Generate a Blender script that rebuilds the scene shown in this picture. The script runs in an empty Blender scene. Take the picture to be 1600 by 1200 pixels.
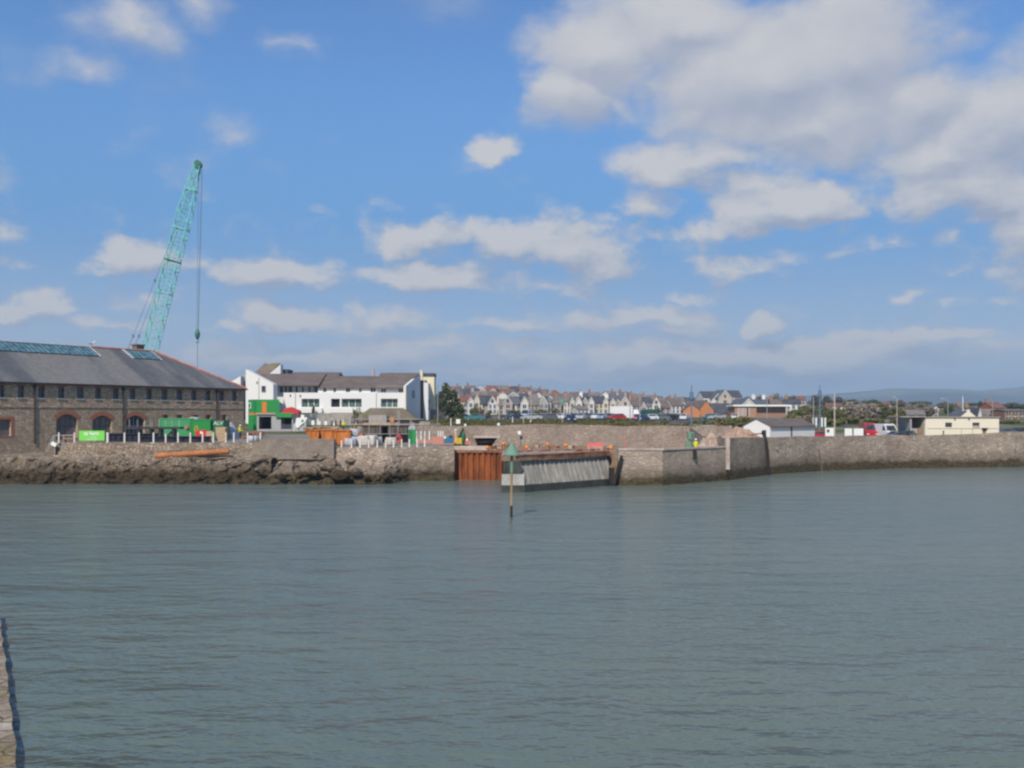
import bpy, bmesh, math, random
from mathutils import Vector, Matrix, noise as mnoise
import numpy as np

# ------------------------------------------------------------------ camera, sky, sun, exposure
scene = bpy.context.scene
COL = scene.collection
R = math.radians
F, CX, YH, EYE = 1600.0, 800.0, 650.0, 6.5      # focal length in photo pixels, horizon row, eye height

cam = bpy.data.cameras.new("camera")
cam.sensor_width, cam.lens = 36.0, 36.0
cam.shift_y = (YH - 600.0) / 1600.0
cam.clip_start, cam.clip_end = 0.2, 30000
camo = bpy.data.objects.new("camera", cam)
COL.objects.link(camo)
camo.location = (0, 0, EYE)
camo.rotation_euler = (R(90), 0, 0)
scene.camera = camo

SUN_H = Vector((-0.29, -0.957, 0)).normalized()
SUN_EL = R(42)
SUN = Vector((SUN_H.x * math.cos(SUN_EL), SUN_H.y * math.cos(SUN_EL), math.sin(SUN_EL)))
sl = bpy.data.lights.new("sun", 'SUN')
sl.energy, sl.angle, sl.color = 4.3, R(0.5), (1.0, 0.91, 0.79)
so = bpy.data.objects.new("sun", sl)
COL.objects.link(so)
so.rotation_euler = SUN.to_track_quat('Z', 'Y').to_euler()
so.location = SUN * 100

scene.view_settings.view_transform = 'Standard'
scene.view_settings.look = 'None'
scene.view_settings.gamma = 1.0
scene.view_settings.exposure = 0.0
scene.cycles.filter_width = 2.4
scene.cycles.max_bounces = 5
scene.cycles.diffuse_bounces = 2
scene.cycles.glossy_bounces = 3
scene.cycles.transmission_bounces = 3
scene.cycles.volume_bounces = 0
scene.cycles.transparent_max_bounces = 6
scene.cycles.use_denoising = True
scene.cycles.caustics_reflective = False
scene.cycles.caustics_refractive = False

world = bpy.data.worlds.new("World")
scene.world = world
world.use_nodes = True


def build_world():
    nt = world.node_tree
    N, L = nt.nodes, nt.links
    N.clear()
    out = N.new('ShaderNodeOutputWorld')
    bg = N.new('ShaderNodeBackground')
    bg.inputs['Strength'].default_value = 0.105
    L.new(bg.outputs[0], out.inputs[0])
    sky = N.new('ShaderNodeTexSky')
    sky.sky_type = 'NISHITA'
    sky.sun_disc = False
    sky.sun_elevation = SUN_EL
    sky.sun_rotation = math.atan2(SUN_H.x, SUN_H.y)
    sky.air_density, sky.dust_density, sky.ozone_density = 1.0, 0.1, 2.4
    tc = N.new('ShaderNodeTexCoord')
    sep = N.new('ShaderNodeSeparateXYZ')
    L.new(tc.outputs['Generated'], sep.inputs[0])

    def math_(op, a, b=None, c=None, clamp=False):
        n = N.new('ShaderNodeMath')
        n.operation = op
        n.use_clamp = clamp
        for i, v in enumerate((a, b, c)):
            if v is None:
                continue
            if isinstance(v, (int, float)):
                n.inputs[i].default_value = v
            else:
                L.new(v, n.inputs[i])
        return n.outputs[0]

    def vec_(op, a, b=None):
        n = N.new('ShaderNodeVectorMath')
        n.operation = op
        for i, v in enumerate((a, b)):
            if v is None:
                continue
            if isinstance(v, (tuple, list)):
                n.inputs[i].default_value = v
            else:
                L.new(v, n.inputs[i])
        return n.outputs['Value'] if op == 'LENGTH' else n.outputs[0]

    x, y, z = sep.outputs
    az = math_('ARCTAN2', x, y)
    hyp = math_('SQRT', math_('ADD', math_('MULTIPLY', x, x), math_('MULTIPLY', y, y)))
    el = math_('ARCTAN2', z, hyp)
    comb = N.new('ShaderNodeCombineXYZ')
    L.new(az, comb.inputs[0])
    L.new(el, comb.inputs[1])
    P0 = comb.outputs[0]                      # direction as (azimuth, elevation), radians

    # turbulence that frays the cloud outlines; lower clouds are farther away and so finer
    def noise_(vec, scale, detail, rough=0.55):
        n = N.new('ShaderNodeTexNoise')
        n.inputs['Scale'].default_value = scale
        n.inputs['Detail'].default_value = detail
        n.inputs['Roughness'].default_value = rough
        L.new(vec, n.inputs['Vector'])
        return n

    hi = N.new('ShaderNodeMapRange')
    hi.interpolation_type = 'SMOOTHSTEP'
    hi.inputs['From Min'].default_value = 0.15
    hi.inputs['From Max'].default_value = 0.34
    L.new(el, hi.inputs['Value'])
    warp = noise_(vec_('MULTIPLY', P0, (1.0, 1.5, 1.0)), 9.0, 5.0, 0.6)
    wv = vec_('MULTIPLY', vec_('SUBTRACT', warp.outputs['Color'], (0.5, 0.5, 0.5)), (0.13, 0.062, 0.0))

    # cumulus masses: (column, row, half width, half height, weight) as seen over the harbour
    blobs = [
        # big bank upper right
        (930, 70, 120, 75, 1.0), (880, 140, 75, 60, .8), (1060, 40, 170, 60, .9), (1200, 110, 190, 90, 1.15), (1330, 90, 200, 100, 1.2),
        (1240, 185, 160, 60, .95), (1440, 170, 130, 90, .95), (1090, 170, 95, 40, .55),
        (1560, 190, 110, 95, 1.0), (1500, 300, 180, 80, .95), (1650, 330, 160, 110, 1.0),
        (1080, 255, 140, 40, .75), (1180, 290, 95, 42, .7), (1220, 335, 150, 48, 1.1), (1020, 310, 70, 35, .6), (960, 175, 40, 30, .45),
        (1470, 20, 110, 36, .5), (1720, 120, 200, 120, .9),
        # middle bank
        (660, 378, 85, 42, 1.0), (780, 390, 90, 45, .95), (880, 385, 110, 52, 1.15), (930, 415, 90, 38, .8), (660, 437, 120, 28, 1.15), (860, 445, 80, 25, .6),
        # left bank
        (225, 403, 90, 34, 1.05), (150, 418, 75, 18, .6), (330, 418, 70, 28, .7), (440, 432, 110, 38, .95), (500, 415, 55, 28, .6),
        (55, 478, 62, 26, 1.1), (5, 490, 40, 22, .9), (440, 507, 95, 25, 1.0), (340, 520, 60, 16, .55), (260, 465, 110, 22, .5),
        # small puffs
        (778, 236, 42, 20, .75), (365, 208, 48, 28, .42), (105, 95, 80, 30, .5), (205, 40, 85, 36, .62), (120, 40, 60, 40, .35), (310, 10, 70, 30, .55),
        (445, 62, 65, 26, .45), (620, 325, 45, 14, .4), (480, 325, 55, 14, .4), (1170, 415, 95, 28, .7), (1050, 470, 80, 18, .7), (1190, 510, 48, 24, 1.15),
        (1000, 505, 200, 30, .62), (1040, 525, 110, 16, .55), (590, 510, 90, 30, .6), (640, 545, 180, 20, .5), (820, 515, 110, 20, .55), (800, 545, 60, 16, .6),
        (1400, 392, 40, 14, .6), (1430, 470, 65, 16, .6), (1480, 432, 45, 16, .5), (1300, 408, 40, 14, .45), (1440, 532, 130, 15, .8), (1560, 420, 70, 30, .5),
        (1540, 480, 60, 12, .4), (980, 360, 80, 20, .45), (180, 500, 120, 18, .5), (30, 420, 60, 14, .35),
        (1150, 560, 460, 30, .75), (500, 562, 460, 26, .62), (900, 585, 700, 20, .6), (1300, 150, 260, 110, .9), (1480, 240, 170, 60, .75),
    ]
    lowr = N.new('ShaderNodeMapRange')
    lowr.inputs['From Min'].default_value = 0.05
    lowr.inputs['From Max'].default_value = 0.15
    L.new(el, lowr.inputs['Value'])
    namp = math_('MULTIPLY_ADD', hi.outputs[0], -1.0, math_('MULTIPLY_ADD', lowr.outputs[0], 1.2, 1.45))

    def density(P0_):
        Pst = vec_('MULTIPLY', P0_, (1.0, 1.55, 1.0))
        P = vec_('ADD', P0_, wv)
        nA = noise_(Pst, 18.0, 6.0, 0.58).outputs['Fac']
        nL = noise_(vec_('ADD', Pst, (3.7, 1.3, 0.0)), 5.5, 6.0, 0.54).outputs['Fac']
        field = None
        for (cx, cy, rx, ry, s) in blobs:
            a = math.atan((cx - CX) / F)
            e = math.atan((YH - cy) / F * math.cos(a))
            s = s + (.32 if s > .7 else .04) + (.34 if cy > 470 else 0) + (.22 if cy < 350 and s > .52 and cx > 820 else 0)
            rx2, ry2 = rx / F * math.cos(a) ** 2 * 1.25, ry / F * math.cos(a) * 1.3
            v = vec_('MULTIPLY', vec_('SUBTRACT', P, (a, e, 0)), (1 / rx2, 1 / ry2, 1))
            if cy > 200:                       # cumulus: domed tops, flatter bases
                v = vec_('MAXIMUM', v, vec_('MULTIPLY', v, (-1.0, -1.55, 1.0)))
            v = math_('MULTIPLY_ADD', vec_('LENGTH', v), -s, s)
            field = math_('MAXIMUM', v, 0.0) if field is None else math_('SMOOTH_MAX', field, v, 0.12)
        gen = noise_(Pst, 5.0, 3.0).outputs['Fac']        # the rest of the sky carries scattered cumulus as well
        side = math_('MULTIPLY', math_('GREATER_THAN', math_('ABSOLUTE', az), 0.62), math_('MULTIPLY_ADD', gen, 4.0, -2.0))
        high = math_('MULTIPLY', math_('GREATER_THAN', el, 0.47), math_('MULTIPLY_ADD', gen, 4.0, -2.2))
        field = math_('MAXIMUM', field, math_('MAXIMUM', side, high))
        n = math_('MULTIPLY_ADD', math_('SUBTRACT', nL, nA), hi.outputs[0], math_('SUBTRACT', nA, 0.5))
        return math_('MULTIPLY_ADD', n, namp, field)

    dens = density(P0)
    densU = density(vec_('ADD', P0, (-0.007, 0.017, 0)))
    ss = N.new('ShaderNodeMapRange')
    ss.interpolation_type = 'SMOOTHSTEP'
    ss.inputs['From Min'].default_value = 0.02
    ss.inputs['From Max'].default_value = 0.78
    L.new(dens, ss.inputs['Value'])
    alpha = math_('MULTIPLY', ss.outputs[0], 0.92)
    # relief: sunlit shoulders where little cloud stands above, grey undersides
    lum = math_('MULTIPLY_ADD', math_('SUBTRACT', dens, densU), 0.85, 0.42)
    lum = math_('MULTIPLY_ADD', math_('MINIMUM', dens, 1.0), 0.16, lum, clamp=True)
    cm = N.new('ShaderNodeMix')
    cm.data_type = 'RGBA'
    cm.inputs['A'].default_value = (3.4, 3.8, 4.8, 1)
    cm.inputs['B'].default_value = (6.1, 6.0, 6.0, 1)
    L.new(lum, cm.inputs['Factor'])
    tint = N.new('ShaderNodeMix')
    tint.data_type = 'RGBA'
    tint.blend_type = 'MULTIPLY'
    tint.inputs['Factor'].default_value = 1.0
    tint.inputs['B'].default_value = (0.70, 1.0, 1.32, 1)
    L.new(sky.outputs[0], tint.inputs['A'])
    # pale sea air low over the horizon
    def sm(v, a, b):
        n = N.new('ShaderNodeMapRange')
        n.interpolation_type = 'SMOOTHSTEP'
        n.inputs['From Min'].default_value = a
        n.inputs['From Max'].default_value = b
        L.new(v, n.inputs['Value'])
        return n.outputs[0]
    vc = N.new('ShaderNodeMix')
    vc.data_type = 'RGBA'
    L.new(sm(el, 0.015, 0.20), vc.inputs['Factor'])
    vc.inputs['A'].default_value = (4.05, 4.7, 5.65, 1)
    vc.inputs['B'].default_value = (1.25, 3.0, 5.8, 1)
    veil = N.new('ShaderNodeMix')
    veil.data_type = 'RGBA'
    L.new(math_('MULTIPLY_ADD', sm(el, 0.12, 0.40), -0.85, 0.85), veil.inputs['Factor'])
    L.new(tint.outputs['Result'], veil.inputs['A'])
    L.new(vc.outputs['Result'], veil.inputs['B'])
    mix = N.new('ShaderNodeMix')
    mix.data_type = 'RGBA'
    L.new(alpha, mix.inputs['Factor'])
    L.new(veil.outputs['Result'], mix.inputs['A'])
    L.new(cm.outputs['Result'], mix.inputs['B'])
    L.new(mix.outputs['Result'], bg.inputs['Color'])
    world.cycles.sampling_method = 'MANUAL'
    world.cycles.sample_map_resolution = 512


build_world()


# ------------------------------------------------------------------ helpers
def X(px, D):
    return (px - CX) / F * D


def Z(py, D):
    return EYE - (py - YH) / F * D


def P3(px, py, D):
    return Vector((X(px, D), D, Z(py, D)))


ORD = ("first second third fourth fifth sixth seventh eighth ninth tenth eleventh twelfth thirteenth fourteenth fifteenth sixteenth "
       "seventeenth eighteenth nineteenth twentieth twenty-first twenty-second twenty-third twenty-fourth twenty-fifth twenty-sixth "
       "twenty-seventh twenty-eighth twenty-ninth thirtieth").split()
ORIGIN = {}


def tag(o, label=None, cat=None, group=None, kind=None):
    if label:
        o['label'] = label
    if cat:
        o['category'] = cat
    if group:
        o['group'] = group
    if kind:
        o['kind'] = kind
    return o


def thing(name, label, cat, loc=(0, 0, 0), group=None, rz=0.0, local=False):
    """Empty at the thing's base. local=True: parts are given in its own coordinates, otherwise in world coordinates."""
    o = bpy.data.objects.new(name, None)
    COL.objects.link(o)
    o.empty_display_size = 0.3
    o.location = loc
    o.rotation_euler = (0, 0, rz)
    ORIGIN[o.name] = Vector((0, 0, 0)) if local else Vector(loc)
    return tag(o, label, cat, group)


def copy_tree(o, parent=None):
    c = o.copy()
    COL.objects.link(c)
    if parent is not None:
        c.parent = parent
    for ch in list(o.children):
        copy_tree(ch, c)
    return c


class MB:
    """Collects faces and links them as ONE mesh object."""

    def __init__(self):
        self.v, self.f, self.mi, self.cur = [], [], [], 0

    def add(self, vs, fs):
        b = len(self.v)
        self.v += [tuple(p) for p in vs]
        for f in fs:
            self.f.append(tuple(i + b for i in f))
            self.mi.append(self.cur)
        return self

    def box(self, x0, x1, y0, y1, z0, z1):
        vs = [(x, y, z) for z in (z0, z1) for y in (y0, y1) for x in (x0, x1)]
        return self.add(vs, [(0, 2, 3, 1), (4, 5, 7, 6), (0, 1, 5, 4), (2, 6, 7, 3), (0, 4, 6, 2), (1, 3, 7, 5)])

    def obox(self, c, d, rz=0.0, m=None):
        c = Vector(c)
        rot = m if m is not None else Matrix.Rotation(rz, 3, 'Z')
        vs = [c + rot @ Vector((sx * d[0] / 2, sy * d[1] / 2, sz * d[2] / 2)) for sz in (-1, 1) for sy in (-1, 1) for sx in (-1, 1)]
        return self.add(vs, [(0, 2, 3, 1), (4, 5, 7, 6), (0, 1, 5, 4), (2, 6, 7, 3), (0, 4, 6, 2), (1, 3, 7, 5)])

    def extrude(self, pts, vec):
        """closed prism of a 3-D polygon moved along vec"""
        n = len(pts)
        vec = Vector(vec)
        a = [Vector(p) for p in pts]
        vs = a + [p + vec for p in a]
        fs = [tuple(range(n - 1, -1, -1)), tuple(range(n, 2 * n))] + [(i, (i + 1) % n, (i + 1) % n + n, i + n) for i in range(n)]
        return self.add(vs, fs)

    def prism(self, xy, z0, z1):
        return self.extrude([(x, y, z0) for x, y in xy], (0, 0, z1 - z0))

    def quad(self, a, b, c, d):
        return self.add([a, b, c, d], [(0, 1, 2, 3)])

    def tube(self, p0, p1, r0, r1=None, n=8, caps=True):
        p0, p1 = Vector(p0), Vector(p1)
        r1 = r0 if r1 is None else r1
        d = (p1 - p0)
        if d.length < 1e-6:
            return self
        d.normalize()
        u = d.orthogonal().normalized()
        w = d.cross(u)
        vs = []
        for p, r in ((p0, r0), (p1, r1)):
            for i in range(n):
                a = 2 * math.pi * i / n
                vs.append(p + (u * math.cos(a) + w * math.sin(a)) * r)
        fs = [(i, (i + 1) % n, (i + 1) % n + n, i + n) for i in range(n)]
        if caps:
            fs += [tuple(range(n - 1, -1, -1)), tuple(range(n, 2 * n))]
        return self.add(vs, fs)

    def path(self, pts, r, n=8):
        for a, b in zip(pts[:-1], pts[1:]):
            self.tube(a, b, r, r, n)
        return self

    def lathe(self, c, prof, n=12):
        """prof: (radius, z) pairs"""
        c = Vector(c)
        vs = []
        for r, z in prof:
            for i in range(n):
                a = 2 * math.pi * i / n
                vs.append(c + Vector((r * math.cos(a), r * math.sin(a), z)))
        m = len(prof)
        fs = [(j * n + i, j * n + (i + 1) % n, (j + 1) * n + (i + 1) % n, (j + 1) * n + i) for j in range(m - 1) for i in range(n)]
        fs += [tuple(range(n - 1, -1, -1)), tuple(range((m - 1) * n, m * n))]
        return self.add(vs, fs)

    def build(self, name, mat, parent=None, label=None, smooth=False, at=None):
        off = Vector((0, 0, 0))
        if parent is not None:
            off = ORIGIN.get(parent.name, off)
        elif at is not None:
            off = Vector(at)
        me = bpy.data.meshes.new(name)
        me.from_pydata([(x - off.x, y - off.y, z - off.z) for x, y, z in self.v], [], self.f)
        for m in (mat if isinstance(mat, (list, tuple)) else [mat]):
            me.materials.append(m)
        if max(self.mi, default=0) > 0:
            me.polygons.foreach_set('material_index', self.mi)
        if smooth:
            me.polygons.foreach_set('use_smooth', [True] * len(me.polygons))
        me.update()
        o = bpy.data.objects.new(name, me)
        COL.objects.link(o)
        if parent is not None:
            o.parent = parent
        elif at is not None:
            o.location = at
        ORIGIN[o.name] = off
        if label:
            o['label'] = label
        return o


def centre(mb):
    xs, ys, zs = zip(*mb.v)
    return ((min(xs) + max(xs)) / 2, (min(ys) + max(ys)) / 2, min(zs))


def single(mb, name, mat, label, cat, group=None, smooth=False):
    o = mb.build(name, mat, None, None, smooth, at=centre(mb))
    o['kind'] = 'thing'
    return tag(o, label, cat, group)


def wall_open(mb, x0, x1, z0, z1, ops, y=0.0, depth=0.3):
    """wall face in the plane y (facing -y) with rectangular openings (a, b, c, d) = x range, z range, and their reveals"""
    xs = sorted({x0, x1, *[o[0] for o in ops], *[o[1] for o in ops]})
    zs = sorted({z0, z1, *[o[2] for o in ops], *[o[3] for o in ops]})
    for i in range(len(xs) - 1):
        for j in range(len(zs) - 1):
            mx, mz = (xs[i] + xs[i + 1]) / 2, (zs[j] + zs[j + 1]) / 2
            if any(o[0] < mx < o[1] and o[2] < mz < o[3] for o in ops):
                continue
            mb.quad((xs[i], y, zs[j]), (xs[i + 1], y, zs[j]), (xs[i + 1], y, zs[j + 1]), (xs[i], y, zs[j + 1]))
    for a, b, c, d in ops:
        t = y + depth
        mb.quad((a, y, c), (a, y, d), (a, t, d), (a, t, c))
        mb.quad((b, y, d), (b, y, c), (b, t, c), (b, t, d))
        mb.quad((a, y, d), (b, y, d), (b, t, d), (a, t, d))
        mb.quad((b, y, c), (a, y, c), (a, t, c), (b, t, c))
    return mb


# ------------------------------------------------------------------ materials (all procedural)
def base_mat(name, rough=0.8, metal=0.0, spec=0.3):
    m = bpy.data.materials.new(name)
    m.use_nodes = True
    nt = m.node_tree
    b = nt.nodes['Principled BSDF']
    b.inputs['Roughness'].default_value = rough
    b.inputs['Metallic'].default_value = metal
    b.inputs['Specular IOR Level'].default_value = spec
    return m, nt, b


def c4(c):
    return (c[0], c[1], c[2], 1.0)


def nn(nt, kind, **kw):
    n = nt.nodes.new(kind)
    for k, v in kw.items():
        if k in n.inputs:
            n.inputs[k].default_value = v
        else:
            setattr(n, k, v)
    return n


def mixc(nt, fac, a, b, blend='MIX'):
    n = nt.nodes.new('ShaderNodeMix')
    n.data_type = 'RGBA'
    n.blend_type = blend
    for key, v in (('Factor', fac), ('A', a), ('B', b)):
        if isinstance(v, (int, float)):
            n.inputs[key].default_value = v
        elif isinstance(v, (tuple, list)):
            n.inputs[key].default_value = c4(v)
        else:
            nt.links.new(v, n.inputs[key])
    return n.outputs['Result']


def mapr(nt, v, a, b, c=0.0, d=1.0, smooth=False):
    n = nt.nodes.new('ShaderNodeMapRange')
    if smooth:
        n.interpolation_type = 'SMOOTHSTEP'
    n.inputs['From Min'].default_value = a
    n.inputs['From Max'].default_value = b
    n.inputs['To Min'].default_value = c
    n.inputs['To Max'].default_value = d
    nt.links.new(v, n.inputs['Value'])
    return n.outputs[0]


def coords(nt, scale=(1, 1, 1), world=False):
    mp = nt.nodes.new('ShaderNodeMapping')
    mp.inputs['Scale'].default_value = scale
    if world:
        g = nt.nodes.new('ShaderNodeNewGeometry')
        nt.links.new(g.outputs['Position'], mp.inputs['Vector'])
    else:
        t = nt.nodes.new('ShaderNodeTexCoord')
        nt.links.new(t.outputs['Object'], mp.inputs['Vector'])
    return mp.outputs[0]


def noise(nt, vec, scale, detail=4.0, rough=0.6):
    n = nn(nt, 'ShaderNodeTexNoise', Scale=scale, Detail=detail, Roughness=rough)
    nt.links.new(vec, n.inputs['Vector'])
    return n.outputs['Fac']


def bump(nt, b, h, strength=0.4, dist=0.05):
    n = nn(nt, 'ShaderNodeBump', Strength=strength, Distance=dist)
    nt.links.new(h, n.inputs['Height'])
    nt.links.new(n.outputs[0], b.inputs['Normal'])


def m_noise(name, c1, c2, scale=1.0, rough=0.8, stretch=(1, 1, 1), bmp=0.2, bdist=0.03, metal=0.0, lo=0.35, hi=0.65, world=True, spec=0.3, fine=True):
    m, nt, b = base_mat(name, rough, metal, spec)
    v = coords(nt, stretch, world)
    n1 = noise(nt, v, scale)
    col = mixc(nt, mapr(nt, n1, lo, hi), c1, c2)
    if fine:
        n2 = noise(nt, v, scale * 7.3, 3.0)
        col = mixc(nt, 1.0, col, mixc(nt, mapr(nt, n2, 0.3, 0.7), (0.78, 0.78, 0.78), (1.18, 1.17, 1.15)), 'MULTIPLY')
    nt.links.new(col, b.inputs['Base Color'])
    if bmp:
        bump(nt, b, noise(nt, v, scale * 4.0, 4.0), bmp, bdist)
    return m


def m_stone(name, c1, c2, c3, cell=0.45, squash=2.2, mortar=(0.16, 0.14, 0.12), tide=None, stain=0.5, bmp=0.6, big=0.25, lichen=None, weedc=((0.045, 0.038, 0.022), (0.12, 0.088, 0.045))):
    """rubble masonry: cells for the stones, a noise for weathering, a weed band below the tide mark"""
    m, nt, b = base_mat(name, 0.9, 0.0, 0.2)
    v = coords(nt, (1, 1, squash), True)
    vo = nn(nt, 'ShaderNodeTexVoronoi', Scale=1.0 / cell, Randomness=0.85)
    nt.links.new(v, vo.inputs['Vector'])
    ve = nn(nt, 'ShaderNodeTexVoronoi', Scale=1.0 / cell, Randomness=0.85, feature='DISTANCE_TO_EDGE')
    nt.links.new(v, ve.inputs['Vector'])
    sep = nt.nodes.new('ShaderNodeSeparateColor')
    nt.links.new(vo.outputs['Color'], sep.inputs[0])
    col = mixc(nt, sep.outputs[0], c1, c2)
    col = mixc(nt, mapr(nt, sep.outputs[1], 0.55, 1.0), col, c3)
    n1 = noise(nt, coords(nt, (1, 1, 0.8), True), big, 5.0, 0.62)
    col = mixc(nt, mapr(nt, n1, 0.34, 0.62), mixc(nt, 1.0, col, (1 - stain * 0.55,) * 3, 'MULTIPLY'), col)
    if lichen:
        n3 = noise(nt, coords(nt, (1, 1, 1), True), 0.45, 4.0)
        col = mixc(nt, mapr(nt, n3, 0.56, 0.70, 0.0, 0.75), col, lichen)
    edge = mapr(nt, ve.outputs['Distance'], 0.02, 0.10)
    col = mixc(nt, edge, mortar, col)
    n4 = noise(nt, v, 9.0, 3.0)
    col = mixc(nt, 1.0, col, mixc(nt, mapr(nt, n4, 0.3, 0.7), (0.72, 0.71, 0.70), (1.22, 1.21, 1.2)), 'MULTIPLY')
    if tide is not None:
        g = nt.nodes.new('ShaderNodeNewGeometry')
        sp = nt.nodes.new('ShaderNodeSeparateXYZ')
        nt.links.new(g.outputs['Position'], sp.inputs[0])
        nw = noise(nt, coords(nt, (1, 1, 1), True), 0.7, 5.0, 0.65)
        lvl = nn(nt, 'ShaderNodeMath', operation='MULTIPLY_ADD')
        nt.links.new(nw, lvl.inputs[0])
        lvl.inputs[1].default_value = -1.5
        nt.links.new(sp.outputs[2], lvl.inputs[2])
        col = mixc(nt, mapr(nt, lvl.outputs[0], tide - .55, tide + .75, .62, 0.0, True), col, mixc(nt, 1.0, col, (.42, .40, .36), 'MULTIPLY'))
        weed = mixc(nt, mapr(nt, noise(nt, v, 2.0), 0.35, 0.65), weedc[0], weedc[1])
        col = mixc(nt, mapr(nt, lvl.outputs[0], tide - 0.75 - 0.30, tide - 0.75 + 0.30, 1.0, 0.0, True), col, weed)
    nt.links.new(col, b.inputs['Base Color'])
    h = nn(nt, 'ShaderNodeMath', operation='ADD')
    nt.links.new(edge, h.inputs[0])
    nt.links.new(n4, h.inputs[1])
    bump(nt, b, h.outputs[0], bmp, 0.06)
    return m


def m_paint(name, c, rough=0.5, dirt=0.35, scale=1.2, spec=0.4, dirtc=(0.12, 0.10, 0.08)):
    m, nt, b = base_mat(name, rough, 0.0, spec)
    v = coords(nt, (1, 1, 0.45), True)
    n1 = noise(nt, v, scale, 5.0, 0.65)
    col = mixc(nt, mapr(nt, n1, 0.52, 0.78, 0.0, dirt), c, dirtc)
    n2 = noise(nt, v, 14.0, 2.0)
    col = mixc(nt, 1.0, col, mixc(nt, n2, (0.93,) * 3, (1.05,) * 3), 'MULTIPLY')
    nt.links.new(col, b.inputs['Base Color'])
    bump(nt, b, n2, 0.08, 0.01)
    return m


def m_glass(name, c=(0.03, 0.04, 0.05), rough=0.08):
    m, nt, b = base_mat(name, rough, 0.0, 0.6)
    v = coords(nt, (1, 1, 1), True)
    n1 = noise(nt, v, 1.7, 2.0)
    nt.links.new(mixc(nt, mapr(nt, n1, 0.4, 0.6), c, tuple(min(1, k * 2.2 + 0.01) for k in c)), b.inputs['Base Color'])
    return m


def m_leaf(name, c1, c2, scale=0.6):
    m, nt, b = base_mat(name, 0.75, 0.0, 0.2)
    v = coords(nt, (1, 1, 1), True)
    n1 = noise(nt, v, scale, 3.0)
    n2 = noise(nt, v, scale * 6, 2.0)
    col = mixc(nt, mapr(nt, n1, 0.35, 0.65), c1, c2)
    col = mixc(nt, 1.0, col, mixc(nt, mapr(nt, n2, 0.3, 0.7), (0.65,) * 3, (1.35, 1.3, 1.2)), 'MULTIPLY')
    nt.links.new(col, b.inputs['Base Color'])
    b.inputs['Subsurface Weight'].default_value = 0.0
    return m


def m_brick(name, c1, c2):
    return m_noise(name, c1, c2, 3.0, 0.85, (1, 1, 2.5), 0.3)


def m_roof(name, c1, c2, c3=None, rows=3.5, bmp=0.35):
    m, nt, b = base_mat(name, 0.75, 0.0, 0.25)
    v = coords(nt, (1, 1, 1), True)
    n1 = noise(nt, v, 0.5, 5.0, 0.65)
    col = mixc(nt, mapr(nt, n1, 0.35, 0.65), c1, c2)
    if c3:
        n3 = noise(nt, v, 0.22, 4.0)
        col = mixc(nt, mapr(nt, n3, 0.5, 0.7, 0.0, 0.7), col, c3)
    wv = nn(nt, 'ShaderNodeTexWave', Scale=rows, Distortion=0.6, wave_type='BANDS', bands_direction='Z')
    nt.links.new(v, wv.inputs['Vector'])
    n2 = noise(nt, coords(nt, (1, 1, 3), True), 3.0, 3.0)
    f = nn(nt, 'ShaderNodeMath', operation='MULTIPLY_ADD')
    nt.links.new(wv.outputs['Fac'], f.inputs[0])
    f.inputs[1].default_value = 0.25
    nt.links.new(n2, f.inputs[2])
    col = mixc(nt, 1.0, col, mixc(nt, mapr(nt, f.outputs[0], 0.3, 0.9), (0.75,) * 3, (1.2,) * 3), 'MULTIPLY')
    nt.links.new(col, b.inputs['Base Color'])
    bump(nt, b, f.outputs[0], bmp, 0.03)
    return m


M = {}
M['quay_rough'] = m_stone('rough quay stone', (0.29, 0.225, 0.16), (0.42, 0.335, 0.25), (0.52, 0.43, 0.34), 0.42, 1.9, (0.17, 0.14, 0.105), tide=1.25, stain=0.8, bmp=0.9, lichen=(0.33, 0.25, 0.15), weedc=((0.026, 0.021, 0.013), (0.095, 0.066, 0.034)))
M['quay_mason'] = m_stone('coursed quay stone', (0.43, 0.34, 0.26), (0.57, 0.465, 0.37), (0.68, 0.57, 0.465), 0.42, 2.5, (0.31, 0.25, 0.195), tide=0.95, stain=0.75, bmp=0.9, lichen=(0.40, 0.33, 0.24))
M['back_wall'] = m_stone('dock wall stone', (0.35, 0.28, 0.225), (0.45, 0.37, 0.305), (0.53, 0.45, 0.38), 0.38, 2.0, (0.27, 0.22, 0.18), stain=0.5)
M['warehouse'] = m_stone('warehouse rubble stone', (0.36, 0.275, 0.185), (0.54, 0.42, 0.29), (0.67, 0.50, 0.36), 0.38, 1.8, (0.26, 0.21, 0.15), stain=0.35, bmp=0.4, big=0.35, lichen=(0.40, 0.29, 0.23))
M['concrete'] = m_noise('quay concrete', (0.34, 0.29, 0.235), (0.50, 0.44, 0.375), 0.55, 0.9, (1, 1, 0.6), 0.4, 0.04)
M['parapet'] = m_stone('weathered parapet stone', (0.32, 0.265, 0.21), (0.40, 0.34, 0.275), (0.46, 0.40, 0.335), 0.30, 2.2, (0.26, 0.215, 0.17), stain=0.7, bmp=0.6, big=0.6)
M['pale_concrete'] = m_noise('pale pier concrete', (0.36, 0.35, 0.32), (0.50, 0.49, 0.45), 0.9, 0.85, (1, 1, 0.5), 0.3)
M['grey_concrete'] = m_noise('grey ribbed concrete', (0.24, 0.225, 0.20), (0.37, 0.35, 0.315), 1.3, 0.85, (1, 1, 0.25), 0.3)
M['rib_concrete'] = m_noise('stained rib concrete', (0.22, 0.205, 0.18), (0.43, 0.41, 0.37), 1.6, 0.85, (1, 1, 0.35), 0.4)
M['dark_wet'] = m_noise('wet weedy concrete', (0.035, 0.038, 0.034), (0.075, 0.076, 0.066), 1.5, 0.6, (1, 1, 0.6), 0.4)
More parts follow.
